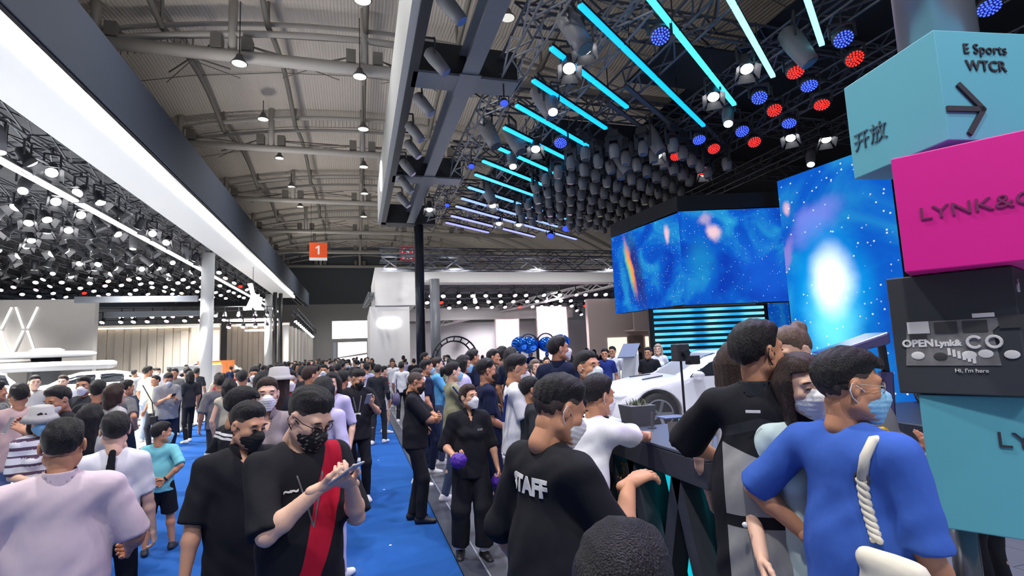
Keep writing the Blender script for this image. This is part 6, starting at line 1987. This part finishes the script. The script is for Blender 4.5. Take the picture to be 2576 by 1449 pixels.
# --- striped black tee
pos, hgt = PH(600, 976, 3.75)
i = person('young man in a black t-shirt with white double stripes holding a blue cap', pos, 70, hgt, det=0, skin='b', build=1.05, top='tee', topc=C['black'], sleeve=1.0, loose=.04, hem=-.2, bottom='shorts', botc=C['black'], botlen=.5, shoec=SH['white'], hair='side', hairkw=dict(vol=.018, nape=-.08, side=-.02), mask='white', head=(25, -12, 0), lh=(-.33, .1, .98), lhand=grip)
paint(i, 'tshirt', C['white'], lambda x, y, z: np.maximum(np.minimum(np.abs(np.mod(z + .02, .155) - .010) - .009, np.abs(np.mod(z + .02, .155) - .038) - .009), z - 1.42))
w_ = held(i, 1, (0, 0, -.06)); cp = empty('cap', tuple(w_)); tag(cp, 'dark blue baseball cap held by the young man in stripes', 'cap')
sd = Sdf(); sd.ell((0, 0, 0), (.085, .095, .075), .02).half((0, 0, -.035), (0, 0, -1)); sdf_obj(sd, .008, 'crown', cloth('cloth_cap', rgb(40, 56, 112)), cp)
sd = Sdf(); sd.ell((0, .10, -.03), (.075, .085, .008), .01); sdf_obj(sd, .007, 'peak', _mats['cloth_cap'], cp)
# --- black polo man with black mask
pos, hgt = PH(612, 1010, 2.9)
i = person('man in plain black polo and black mask beside the red and black t-shirt', pos, 168, hgt, det=0, skin='a', build=1.04, top='polo', topc=C['black'], collar=C['black'], vneck=.08, sleeve=.98, loose=.025, hem=-.2, botc=C['black'], shoec=SH['black'], hair='short', fade=True, mask='black', head=(-28, -16, 0), rh=(.27, .06, .87), rhand=hang)
phone(i, (.285, .13, .80), 'dark phone hanging in the hand of the man in the black polo', (.5, 0, 1.2), SH['black'])
# --- red and black tee man on phone
pos, hgt = PH(758, 966, 2.42)
i = person('young man in black t-shirt with red diagonal panel and patterned mask, typing', pos, 158, hgt, det=0, skin='c', build=1.0, top='tee', topc=C['black'], sleeve=1.0, loose=.028, hem=-.34, botc=C['black'], botloose=.03, shoec=SH['white'], hair='short', hairkw=dict(vol=.017, front=.062), fade=True, mask='black', glasses='black', head=(-18, -30, 0),
           rh=(.035, .27, 1.33), lh=(-.10, .26, 1.32), rpole=(.75, -.25, -1), lpole=(-.45, -.5, -1), rhand=dict(dir=(-.75, .35, .25), palm=(-.2, -.3, 1), curl=.55), lhand=dict(dir=(.6, .5, .3), palm=(.2, -.3, 1), curl=.55), neckr=.075)
phone(i, (-.035, .355, 1.385), 'pale phone in both hands of the young man with the red panel', (-1.0, 0, .5))
paint(i, 'tshirt', C['red'], lambda x, y, z: np.maximum(-y, np.abs(x - np.interp(z, [.60, .72, .85, 1.0, 1.15, 1.3, 1.45], [.16, .125, .055, .0, -.045, -.085, -.125])) - np.interp(z, [.60, .72, .85, 1.0, 1.15, 1.3, 1.45], [-.01, .022, .045, .05, .06, .06, .035])))
paint(i, 'face_mask', mat('mask_print', rgb(120, 116, 110), rough=.8), lambda x, y, z: .55 - np.sin(x * 200 + 2 * np.sin(z * 150)) * np.sin(z * 190 + x * 60))
mb = MB(); s_ = i['s']
nl = [i['tp'](.066, .02, .50), i['tp'](.052, .10, .40), i['tp'](.02, .125, .28), i['tp'](.0, .135, .20)]
mb.tube([p_ * s_ for p_ in nl], .004, 6); mb.build('necklace_cord', C['midgrey'], i['root'])
mb = MB(); mb.tube([np.array([-p_[0], p_[1], p_[2]]) * s_ for p_ in nl], .004, 6); mb.build('necklace_cord', C['midgrey'], i['root'])
local_text(i, 'tshirt', 'abc'[:0] + '~~', .05, (.08, .2, 1.30), False, m_prw)
bd = MB(); ell_mesh(bd, i['tp'](.135, .118, .265) * s_, (.024, .006, .024)); bd.build('round_badge', m_prw, i['root'], True)
# --- woman with white mask between them
pos, hgt = PH(672, 952, 4.2)
person('woman in a taupe button shirt with a plain white mask', pos, 178, hgt, det=0, skin='c', build=.95, female=True, top='shirt', topc=C['taupe'], collar=C['taupe'], vneck=.10, sleeve=1.6, loose=.02, botc=C['taupe'], shoec=SH['white'], hair='pony', hairc='brown', hairkw=dict(vol=.01), mask='white', head=(0, 0, 0))
for px_, py_, d_, hd_, tc_, bc_, hr, hc, mk, lab in (
        (727, 932, 6.4, 170, 'red', 'red', 'short', 'black', 'white', 'man in a red tracksuit top with a white band holding up a phone'),
        (703, 932, 5.6, 30, 'charcoal', 'charcoal', 'long', 'brown', None, 'woman with long dark hair and a white hat behind the woman in taupe'),
        (780, 922, 7.0, 60, 'khaki', 'charcoal', 'short', 'brown', 'white', 'man with brown hair turning his head behind the red panel t-shirt'),
        (812, 950, 4.6, 30, 'lavender', 'lavender', 'long', 'black', None, 'woman in a lavender blouse with long black hair behind the phone'),
        (836, 938, 6.2, 200, 'lavender', 'navy', 'bob', 'black', 'white', 'woman with white mask and dark jacket beside the lavender blouse'),
        (862, 932, 7.4, 20, 'black', 'black', 'short', 'black', None, 'man in black jacket walking away before the standing man in black'),
        (640, 926, 9.5, 190, 'lightgrey', 'charcoal', 'short', 'black', 'white', 'visitor in light grey in front of the orange display'),
        (610, 935, 9.0, 20, 'white', 'grey', 'short', 'black', None, 'visitor in white near the orange display seen from behind'),
        (660, 935, 7.2, 30, 'midgrey', 'charcoal', 'bob', 'black', None, 'dark haired woman behind the woman in taupe'),
        (888, 925, 9.5, 10, 'white', 'navy', 'pony', 'black', None, 'woman in white blouse and navy skirt walking away on the carpet'),
        (760, 922, 10.0, 15, 'charcoal', 'black', 'short', 'black', None, 'man in charcoal walking away in mid aisle'),
        (815, 918, 11.0, 190, 'white', 'jeans', 'short', 'black', 'white', 'man in white facing the camera in mid aisle'),
        (850, 915, 12.5, 0, 'royal', 'black', 'short', 'black', None, 'man in royal blue walking away in mid aisle'),
        (950, 918, 11.5, 20, 'charcoal', 'charcoal', 'short', 'black', None, 'person in charcoal behind the striped dress'),
        (1010, 912, 15, 10, 'white', 'black', 'short', 'black', None, 'person in white shirt and black trousers on the pale floor'),
        (988, 906, 18, 190, 'white', 'white', 'short', 'brown', None, 'person all in white beside the white portal')):
    pos, hgt = PH(px_, py_, d_)
    kw = {}
    if 'red tracksuit' in lab: kw = dict(rh=(.12, .3, 1.25), lh=(-.05, .32, 1.25), collar=C['white'])
    i = person(lab, pos, hd_, hgt, det=1, skin='c' if hr in ('long', 'bob', 'pony') else 'b', female=hr in ('long', 'bob', 'pony'), build=.9 if hr in ('long', 'bob', 'pony') else 1.0, top='tee', topc=C[tc_], sleeve=1.0 if tc_ != 'charcoal' else 1.7, botc=C[bc_], shoec=SH['white'], hair=hr, hairc=hc, mask=mk, feet=((.1, .12), (-.1, -.12)), **kw)
    if 'white hat' in lab:
        hat = MB().lathe([(.17, -.0), (.12, .03), (.105, .045), (.092, .12), (.05, .13)], n=20)
        hat.v = [tuple(i['hx'](np.array([[v[0], v[1] - .01, v[2] + .03]]))[0] * i['s']) for v in hat.v]
        hat.build('sun_hat', C['lightgrey'], i['root'], True)
    if 'red tracksuit' in lab: paint(i, 'tshirt', C['white'], lambda x, y, z: np.abs(z - 1.28) - .018)
# --- standing man in black with lanyard and phone
pos = at_z(897, 1262)
i = person('man all in black with lanyard badge and white sneakers reading his phone', pos, 172, 1.74, det=0, skin='a', build=1.04, top='polo', topc=C['black'], collar=C['black'], sleeve=.98, loose=.03, hem=-.14, botc=C['black'], shoec=SH['white'], hair='short', fade=True, mask='black', head=(-30, -24, 0),
           lh=(-.16, .25, 1.26), lhand=dict(dir=(.3, .6, .6), palm=(.4, .2, .8), curl=.5), rh=(.26, .02, .88), feet=((.16, .16), (-.12, 0)), toe=(22, 8))
phone(i, (-.10, .36, 1.34), 'white phone of the man with the lanyard badge', (-.6, 0, .3))
s_ = i['s']; 
for q in (1, -1): MB().tube([i['tp'](.062 * q, .02, .51) * s_, i['tp'](.05 * q, .11, .40) * s_, i['tp'](.012 * q, .135, .20) * s_], .008, 6).build('lanyard', C['midgrey'], i['root'])
b0 = i['tp'](0, .142, .15) * s_; bevel(MB().box((b0[0] - .04, b0[1] - .004, b0[2] - .055), (b0[0] + .04, b0[1] + .004, b0[2] + .055)).build('badge_card', m_prw, i['root']), .003)
# --- striped dress woman
pos = at_z(968, 1090)
i = person('woman in a red, white and black banded dress with bare legs on the carpet', pos, 80, 1.62, det=1, skin='c', build=.9, female=True, top='dress', topc=C['red'], sleeve=.3, hem=-.36, loose=.01, bottom='skirt', botc=C['white'], botlen=.60, shoec=SH['white'], hair='bun', hairkw=dict(vol=.01), mask='white')
paint(i, 'dress', C['white'], lambda x, y, z: np.minimum(np.minimum(np.abs(z - 1.22) - .03, np.abs(z - .97) - .035), np.abs(z - .68) - .045))
paint(i, 'dress', C['black'], lambda x, y, z: np.minimum(np.minimum(np.abs(z - 1.165) - .02, np.abs(z - .915) - .02), np.abs(z - .60) - .015))
w_ = i['root'].matrix_basis @ Vector((.05, .28, .80)); bg = empty('handbag', tuple(w_)); tag(bg, 'soft purple grey bag beside the banded dress', 'bag')
sd = Sdf(); sd.ell((0, 0, 0), (.10, .20, .17), .02); sdf_obj(sd, .02, 'pouch', cloth('cloth_mauve', rgb(104, 96, 128)), bg)
MB().tube([(0, -.1, .14), (0, -.12, .3), (0, -.2, .5)], .012, 6).build('strap', _mats['cloth_mauve'], bg)
# --- bald man arms crossed
pos = at_z(1046, 1312)
i = person('balding man in black with glasses, arms folded at the carpet edge', pos, 92, 1.70, det=0, skin='b', build=1.05, belly=.02, top='polo', topc=C['black'], collar=C['black'], sleeve=.95, hem=-.10, loose=.015, botc=C['black'], botloose=.005, shoec=SH['black'], hair='buzz', hairc='fade', hairkw=dict(vol=.003, thin=True, front=.085), mask='black', glasses='black', head=(4, -18, 0),
           rh=(-.02, .28, 1.13), lh=(.05, .30, 1.17), rpole=(1, .2, -.6), lpole=(-1, .2, -.6), rhand=dict(dir=(-1, .3, .3), palm=(0, -1, .2), curl=.4), lhand=dict(dir=(1, .2, .2), palm=(0, -1, 0), curl=.4), feet=((.09, .06), (-.09, -.04)))
# --- staff woman with purple pompoms
pos = at_z(1190, 1400)
i = person('staff woman in black with white socks carrying two purple pompoms', pos, 168, 1.58, det=0, skin='a', build=1.0, female=True, top='polo', topc=C['black'], collar=C['black'], vneck=.10, sleeve=1.15, loose=.03, hem=-.14, botc=C['black'], botloose=.035, botlen=.13, shoec=SH['black'], hair='short', hairc='brown', hairkw=dict(vol=.018, nape=-.08, side=-.035), mask='white', head=(-32, 6, 0),
           rh=(.20, .20, 1.05), rhand=dict(dir=(-.5, .8, .1), palm=(-.3, .2, .9), curl=.6), lh=(-.27, .08, .88), lhand=grip, feet=((.12, -.04), (-.10, .10)), toe=(14, 8))
for k in (0, 1):
    a_ = i['ank'][k] * i['s']; MB().tube([a_ + [0, 0, -.0], a_ + [0, 0, .12]], .047, 12).build('sock', C['white'], i['root'])
local_text(i, 'polo_shirt', 'STAFF', .022, (-.09, .2, 1.28), False, C['lightgrey'], bold=.0)
m_pom = mat('pompom_purple', rgb(74, 34, 150), rough=.6, var=.4, vscale=30)
for k, lab in ((0, 'round purple pompom held up by the staff woman'), (1, 'round purple pompom hanging at the side of the staff woman')):
    w_ = held(i, k, (0, .05, .0) if k == 0 else (0, 0, -.07)); pm = empty('pompom', tuple(w_)); tag(pm, lab, 'pompom')
    sd = Sdf(); sd.ell((0, 0, 0), (.075, .07, .07), .01).fn(lambda F, X, Y, Z: F + .006 * np.sin(110 * X) * np.sin(120 * Y + 1) * np.sin(100 * Z)); sdf_obj(sd, .007, 'tuft', m_pom, pm)
    MB().tube([(-.02, -.05, 0), (0, 0, 0)], .012, 8).build('handle', SH['white'], pm)
# --- queue on the right of the carpet
def q(px_, py_, d_, hd_, lab, **kw):
    pos, hgt = PH(px_, py_, d_); a = dict(det=1, skin='b', top='tee', topc=C['black'], botc=C['black'], shoec=SH['white'], hair='short'); a.update(kw)
    return person(lab, pos, hd_, hgt, **a)
i = q(1138, 912, 6.9, 75, 'woman with long ponytail in a grey t-shirt filming with a raised phone', female=True, build=.95, skin='c', topc=C['khaki'], loose=.03, botc=C['jeans'], hair='pony', hairkw=dict(vol=.012), mask='blue', rh=(.10, .32, 1.30), lh=(-.05, .33, 1.28), rhand=grip, lhand=grip, feet=((.1, .1), (-.1, -.12)))
phone(i, (.02, .40, 1.38), 'phone raised by the woman with the long ponytail', (-.3, 0, 0), SH['black'])
w_ = i['root'].matrix_basis @ Vector((.25, .12, .98)); bg = empty('crossbody_bag', tuple(w_)); tag(bg, 'blue crossbody bag on the grey t-shirt woman', 'bag'); bevel(MB().box((-.04, -.14, -.12), (.04, .14, .10)).build('pouch', C['blue'], bg), .02); MB().tube([(0, 0, .1), (-.05, -.05, .3), (-.2, -.08, .5)], .012, 6).build('strap', C['royal'], bg)
i = q(1222, 905, 5.9, 78, 'man in a navy t-shirt with a small white mark and black mask', det=0, topc=C['navy'], loose=.03, botc=C['navy'], mask='black', hairkw=dict(vol=.02), fade=True, rh=(.1, .2, 1.0))
i = q(1292, 893, 5.2, 82, 'man in a white t-shirt with a blue backpack strap looking at his phone', det=0, topc=C['white'], botc=C['black'], mask='white', fade=True, hairkw=dict(vol=.02), glasses='pale', head=(0, -12, 0), rh=(.12, .30, 1.12), lh=(-.02, .32, 1.12), rhand=grip, lhand=grip, loose=.02)
phone(i, (.06, .39, 1.16), 'phone with violet light in the hands of the white t-shirt man', (-.8, 0, 0), mat('phone_violet', rgb(70, 60, 180), rough=.3))
bp = MB(); s_ = i['s']; MB().tube([i['tp'](.115, -.13, .20) * s_, i['tp'](.125, -.10, .42) * s_, i['tp'](.12, .02, .515) * s_, i['tp'](.125, .115, .36) * s_, i['tp'](.13, .07, .10) * s_, i['tp'](.15, -.05, .04) * s_], .014, 8).build('backpack_strap', C['royal'], i['root'])
for px_, py_, d_, hd_, kw, lab in (
        (1048, 928, 7.8, 80, dict(topc=C['white'], botc=C['djeans'], mask='white'), 'man with white mask and dark blue sling behind the folded arms'),
        (1072, 905, 8.6, 78, dict(topc=C['navy'], botc=C['navy'], mask='blue', fade=True), 'man in navy polo with cropped hair in the queue'),
        (1098, 900, 9.2, 82, dict(topc=C['sky'], botc=C['jeans'], female=True, skin='c', hair='short', hairc='brown', rh=(.1, .3, 1.3)), 'woman in a sky blue top raising her phone in the queue'),
        (1165, 895, 8.0, 85, dict(topc=C['lavender'], botc=C['grey'], mask='blue', female=True, hair='bob'), 'woman with pale cap and lavender scarf in the queue'),
        (1188, 880, 9.0, 60, dict(topc=C['navy'], botc=C['black']), 'man in dark navy jacket with backpack in the queue'),
        (1182, 886, 11, 100, dict(topc=C['lightgrey'], mask='white'), 'man in pale grey with white mask deeper in the queue'),
        (1240, 880, 9.5, 100, dict(topc=C['charcoal']), 'man in charcoal standing behind the navy t-shirt'),
        (1262, 872, 11.0, 90, dict(topc=C['brown'], hair='bob', female=True), 'woman with dark bob near the balloons'),
        (1285, 874, 9.0, 40, dict(topc=C['navy'], hair='long', female=True), 'woman with long dark hair below the blue balloons'),
        (1068, 888, 14, 100, dict(topc=C['charcoal']), 'man with dark hat hair near the dark steel column'),
        (1345, 905, 9.0, 150, dict(topc=C['lightgrey'], hair='long', hairc='light', female=True, skin='c'), 'woman in pale grey gown beneath the iron balloon stand'),
        (1320, 918, 7.2, 60, dict(topc=C['white'], mask='white', female=True, hair='bob'), 'person in white sleeve waving a blue foil flag'),
        (1330, 950, 5.0, 70, dict(topc=C['charcoal'], botc=C['charcoal']), 'person in dark charcoal hidden behind the staff man'),
        (1520, 878, 13, 180, dict(topc=C['royal']), 'visitor in dark blue standing before the lit doorway'),
        (1540, 872, 13.5, 200, dict(topc=C['white']), 'visitor in white beside the lit doorway'),
        (1490, 885, 14, 10, dict(topc=C['charcoal']), 'visitor in charcoal beside the lit doorway'),
        (1630, 874, 12.4, 200, dict(topc=C['black']), 'man in black behind the white kiosk')):
    q(px_, py_, d_, hd_, lab, **kw)
# balloons' flag
pos, hgt = PH(1403, 848, 6.2)
i = person('man in dark navy jacket seen from behind before the balloons', pos, 20, hgt, det=0, skin='b', top='shirt', topc=C['navy'], collar=C['navy'], sleeve=1.8, botc=C['navy'], shoec=SH['black'], hair='short', hairkw=dict(vol=.012), head=(50, 6, 0), mask='white')
pos, hgt = PH(1478, 886, 4.3)
i = person('man in a dark plum jacket with a pale blue mask, close cropped hair', pos, 120, hgt, det=0, skin='b', build=1.05, top='shirt', topc=cloth('cloth_plumblack', rgb(44, 38, 48)), collar=C['black'], sleeve=1.6, botc=C['black'], shoec=SH['black'], hair='short', fade=True, mask=mat('mask_pale', rgb(206, 220, 228), rough=.8), head=(10, 8, 0))
# --- white t-shirt man leaning on the counter
cpt = on_top(1560, 1092)
pos, hgt = PH(1535, 930, 3.75)
i = person('man in a white t-shirt leaning with both arms on the dark counter', (1.33, 3.12, 0), 47, 1.78, det=0, skin='b', top='tee', topc=C['white'], loose=.03, sleeve=.98, hem=-.12, botc=C['djeans'], shoec=SH['white'], hair='short', hairkw=dict(vol=.02, nape=-.04), mask='white', head=(8, -6, 0), lean=22, pelvis=(0, -.06, -.02),
           rh=(.0, .63, 1.235), lh=(-.15, .62, 1.235), rpole=(.8, -.4, -.3), lpole=(-.8, -.4, -.3), rhand=dict(dir=(-.7, .7, .1), palm=(0, 0, -1), curl=.5), lhand=dict(dir=(.6, .7, .05), palm=(0, 0, -1), curl=.5), feet=((.12, -.12), (-.12, -.34)))
# --- STAFF man
pos, hgt = PH(1368, 942, 2.08)
i = person('man in black staff polo with white back lettering, right hand reaching out', pos, 56, hgt, det=0, skin='b', build=1.05, top='polo', topc=C['black'], sleeve=1.02, loose=.04, hem=-.18, botc=C['black'], shoec=SH['black'], hair='short', hairkw=dict(vol=.014), fade=True, mask='white', head=(8, -22, 0), lean=2,
           rh=(.10, .30, 1.30), rpole=(.5, -.3, -1), rhand=dict(dir=(.1, .9, .25), palm=(-.1, .3, -1), curl=.32, spread=2.2, thumb=.2), lh=(-.27, .05, .9), lhand=hang)
local_text(i, 'polo_shirt', 'STAFF', .085, (.0, -.2, 1.335), True, m_prw, bold=.004)
paint(i, 'polo_shirt', C['grey'], lambda x, y, z: np.maximum(np.maximum(x + .2, np.abs(z - 1.17) - .009), np.abs(y + .02) - .05))
# --- head right in front of the camera
pos, hgt = PH(1560, 1338, 0.86)
person('top of a dark-haired head just in front of the counter', pos, 10, hgt, det=1, skin='b', top='tee', topc=C['charcoal'], botc=C['black'], shoec=SH['black'], hair='short', hairkw=dict(vol=.016, nape=-.07))
# --- dark and grey vest man from behind
pos, hgt = PH(1892, 812, 2.5)
i = person('tall man from behind in a long black and grey panelled shirt leaning on the counter', pos, 2, hgt, det=0, skin='b', build=1.02, top='shirt', topc=C['black'], collar=C['charcoal'], sleeve=.98, loose=.055, hem=-.42, botc=C['black'], botlen=.5, bottom='shorts', shoec=SH['black'], hair='short', hairkw=dict(vol=.013, nape=-.05), mask='black', head=(48, 2, 0), twist=12, lh=(-.20, .36, 1.10), lpole=(-1, -.1, -.35), lhand=dict(curl=.4, palm=(0, 0, -1)))
m_pg = cloth('cloth_panel_grey', rgb(150, 150, 152), .15)
paint(i, 'shirt', m_pg, lambda x, y, z: np.maximum(np.maximum(y - .03, z - 1.20 + .35 * x), -.15 - x))
paint(i, 'shirt', C['charcoal'], lambda x, y, z: np.maximum(np.maximum(y - .03, np.abs(z - 1.335 + .3 * np.abs(x)) - .02), np.abs(x) - .17))
paint(i, 'shirt', C['black'], lambda x, y, z: np.maximum(np.maximum(y - .03, np.abs(z - .98 - .1 * x) - .022), np.abs(x + .04) - .13))
mb = MB(); ell_mesh(mb, (-.08 * i['s'], -.19 * i['s'], .978 * i['s']), (.012, .01, .012)); mb.build('stud', m_prw, i['root'], True)
lb_ = MB().box((-.03, -.002, -.006), (.03, .002, .006)).build('label_tab', m_prw, i['root']); lb_.location = (-.02 * i['s'], -.153 * i['s'], 1.385 * i['s'])
pos, hgt = PH(1846, 862, 3.15)
person('woman with wavy auburn hair behind the tall man in black and grey', pos, 20, hgt, det=0, skin='c', female=True, build=.9, top='tee', topc=C['white'], botc=C['black'], shoec=SH['white'], hair='bob', hairc='brown', head=(20, 0, 0))
pos, hgt = PH(1998, 818, 3.2)
person('woman with light brown hair in a high bun looking down with a white mask', pos, 230, hgt, det=0, skin='c', female=True, build=.95, top='tee', topc=C['white'], botc=C['black'], shoec=SH['white'], hair='bun', hairc='light', hairkw=dict(vol=.010, front=.07), mask='white', head=(-10, -22, 0))
# --- woman in mint
pos, hgt = PH(2012, 893, 2.32)
i = person('woman with long brown hair, white mask and mint puff-sleeve dress', pos, 172, hgt, det=0, skin='c', female=True, build=.86, top='dress', topc=C['mint'], sleeve=.55, loose=.02, hem=-.40, neckr=.08, vneck=.06, bottom='skirt', botc=C['mint'], botlen=.45, shoec=SH['white'], hair='long', hairc='brown', mask='white', head=(-22, -4, 8), rh=(.22, .14, .95), lh=(-.22, .1, .92))
# --- blue t-shirt man
pos, hgt = PH(2110, 884, 2.02)
i = person('man in a plain blue t-shirt with hand on hip, glasses and blue mask', pos, 32, hgt, det=0, skin='b', build=1.0, top='tee', topc=C['blue'], sleeve=1.0, loose=.03, hem=-.20, botc=C['djeans'], shoec=SH['white'], hair='side', hairkw=dict(vol=.018, nape=-.01, side=.03), fade=True, mask='blue', glasses='pale', head=(40, -4, 0),
           lh=(-.19, .02, 1.02), lpole=(-1, -.35, -.1), lhand=dict(dir=(.3, .6, -.5), palm=(.8, 0, 0), curl=.4), rh=(.22, .10, .88), rpole=(.2, -1, 0))
px_ = [(2196, 1108), (2176, 1150), (2168, 1205), (2176, 1260), (2192, 1315), (2206, 1362)]
gp = [on_garment(i, ('tshirt',), u, v_) for u, v_ in px_]
gp = [p_ for p_ in gp if p_ is not None]
base = i['root'].matrix_basis @ Vector(gp[-1])
bg = empty('shoulder_bag', tuple(base), i['root'].rotation_euler[2]); tag(bg, 'cream shoulder bag with braided strap on the blue t-shirt', 'bag')
pts = [p_ - gp[-1] for p_ in gp]
sd = Sdf(); sd.cone((-.02, -.03, -.05), (.12, -.02, -.06), .035, .035, .03).ell((.06, -.02, -.14), (.12, .05, .10), .04); sdf_obj(sd, .012, 'pouch', cloth('cloth_cream', rgb(226, 220, 204), .05), bg)
MB().tube([pts[0] + np.array([.01, .06, .0]), pts[0], pts[1], pts[2]], .017, 10).build('flat_strap', _mats['cloth_cream'], bg, True)
for k in (0, 1):
    pp = []
    for t in np.linspace(0, 1, 40):
        f = 2 + t * (len(pts) - 3); a = int(min(f, len(pts) - 2)); c = pts[a] + (pts[a + 1] - pts[a]) * (f - a)
        pp.append(c + .010 * np.array([math.cos(t * 26 + k * math.pi), 0.5 * math.sin(t * 26 + k * math.pi), 0]))
    MB().tube(pp, .012, 8).build('braided_strap', _mats['cloth_cream'], bg, True)
MB().tube([pts[2] + .024 * np.array([math.cos(a), 0, math.sin(a)]) for a in np.linspace(0, 6.283, 14)], .005, 5).build('buckle_ring', m_rim, bg)
# --- person beyond the totem lifting a hand
pos, hgt = PH(2440, 905, 3.6)
i = person('person hidden behind the sign cubes with one hand raised to a phone', pos, 300, hgt, det=0, skin='b', top='tee', topc=C['black'], botc=C['black'], shoec=SH['white'], rh=(.05, .42, 1.02), lh=(-.2, .3, 1.0), rhand=dict(dir=(-.1, .3, 1), palm=(0, .9, .1), curl=.15))
# --- costumed woman by the white car
q(1655, 866, 13.6, 190, 'woman with long blonde hair in a red and white costume behind the white car', female=True, build=.85, skin='c', topc=C['white'], sleeve=.4, bottom='skirt', botc=C['red'], botlen=.6, hair='long', hairc='blonde')
q(1800, 880, 13.0, 200, 'visitor in black jacket behind the white car roof', topc=C['black'])

# ---------------------------------------------------------------- the far crowd: shared bodies, own clothes
PROTO = []
for k, (hr, fem, hd_) in enumerate((('short', False, (0, 0, 0)), ('bob', True, (20, 0, 0)), ('short', False, (-30, -10, 0)), ('pony', True, (0, 0, 0)), ('long', True, (-15, 0, 0)), ('short', False, (35, 0, 0)))):
    i = person('x', (0, 0, 0), 0, 1.70, det=2, female=fem, build=.9 if fem else 1.0, skin='abc'[k % 3], top='tee', topc=C['white'], sleeve=.9 if k % 2 else 1.7, loose=.02, botc=C['black'], shoec=SH['white'], hair=hr, head=hd_, mask='white' if k % 2 == 0 else None, feet=((.1, .12), (-.1, -.12)), rh=(.12, .28, 1.15) if k in (2, 4) else None)
    PROTO.append(i['root'])
rc = random.Random(5)
TOPS = ['white', 'white', 'lightgrey', 'grey', 'black', 'black', 'charcoal', 'navy', 'lavender', 'beige', 'pink', 'midgrey', 'royal', 'taupe', 'khaki', 'red']
BOTS = ['black', 'djeans', 'jeans', 'charcoal', 'grey', 'navy']
spots = []
def far_spot(x, y):
    for a, b in spots:
        if (a - x) ** 2 + (b - y) ** 2 < .34: return False
    for p_ in PEOPLE:
        if (p_.location[0] - x) ** 2 + (p_.location[1] - y) ** 2 < .4 and p_ not in PROTO: return False
    spots.append((x, y)); return True
n = 0
word = {'white': 'white', 'lightgrey': 'pale grey', 'grey': 'grey', 'black': 'black', 'charcoal': 'charcoal', 'navy': 'navy', 'lavender': 'lavender', 'beige': 'beige', 'pink': 'dusty pink', 'midgrey': 'mid grey', 'royal': 'royal blue', 'taupe': 'taupe', 'khaki': 'khaki', 'red': 'red'}
used = set()
ZONES = [(95, (-4.4, .7), (14, 46), 'in the crowd of the aisle'), (26, (1.2, 4.5), (11, 28), 'in the crowd before the white portal'), (22, (4.5, 14), (19, 31), 'on the pale floor beyond the stage stand'), (12, (-8.0, -5.0), (17, 30), 'around the white cars')]
first = set()
for cnt_, xr, yr, where in ZONES:
    k = 0; tries = 0
    while k < cnt_ and tries < 900:
        tries += 1
        x = rc.uniform(*xr); y = yr[0] + (yr[1] - yr[0]) * rc.random() ** 1.2
        if any(math.hypot(x - a, y - b) < r_ for a, b, r_ in ((-7.1, 28.9, .7), (2.84, 24.9, .6), (1.5, 27.5, .6), (4.4, 31, .7), (-11.4, 18.5, 2.4), (-15.2, 18.8, 2.4), (-9.8, 25.6, 2.6), (-9, 33, 2.7), (-8.2, 35.6, 1.4), (6.55, 8.7, 3), (9.6, 18.5, 1), (-8.8, 33.8, 1.8))): continue
        if not far_spot(x, y): continue
        pr = PROTO[rc.randrange(6)]; tcol = TOPS[rc.randrange(len(TOPS))]; bcol = BOTS[rc.randrange(len(BOTS))]
        r = copy_tree(pr); r.location = (x, y, 0.02 if (x < CARPET_L or x > CARPET_R) else 0.0)
        hd_ = rc.choice([0, 10, -15, 170, 190, 90, 270, 30]) + rc.uniform(-15, 15)
        r.rotation_euler = (0, 0, math.radians(hd_)); sc_ = rc.uniform(.93, 1.06); r.scale = (sc_,) * 3
        for ch in r.children:
            b = ch.name.split('.')[0]
            if b == 'tshirt': ch.material_slots[0].link = 'OBJECT'; ch.material_slots[0].material = C[tcol]
            elif b == 'trousers': ch.material_slots[0].link = 'OBJECT'; ch.material_slots[0].material = C[bcol]
        lab = 'distant visitor with %s top %s' % (word[tcol], where)
        tag(r, lab, 'person', 'visitors with %s tops %s' % (word[tcol], where)); k += 1
for p_ in PROTO:
    for ch in list(p_.children):
        for g in list(ch.children): bpy.data.objects.remove(g)
        bpy.data.objects.remove(ch)
    bpy.data.objects.remove(p_)
# scraps of paper on the carpet
for k, (u, v_) in enumerate(((966, 1232), (982, 1372), (952, 1158))):
    p = at_z(u, v_); o = MB().prism([(-.012, -.015, 0), (.014, -.01, 0), (.010, .014, 0), (-.010, .012, 0)], (0, 0, 0), (0, 0, .003)).build('paper_scrap', m_prw, None, loc=(p[0], p[1], .001)); fix_normals(o)
    tag(o, 'tiny white paper scrap lying on the blue carpet', 'litter', 'paper scraps on the carpet')
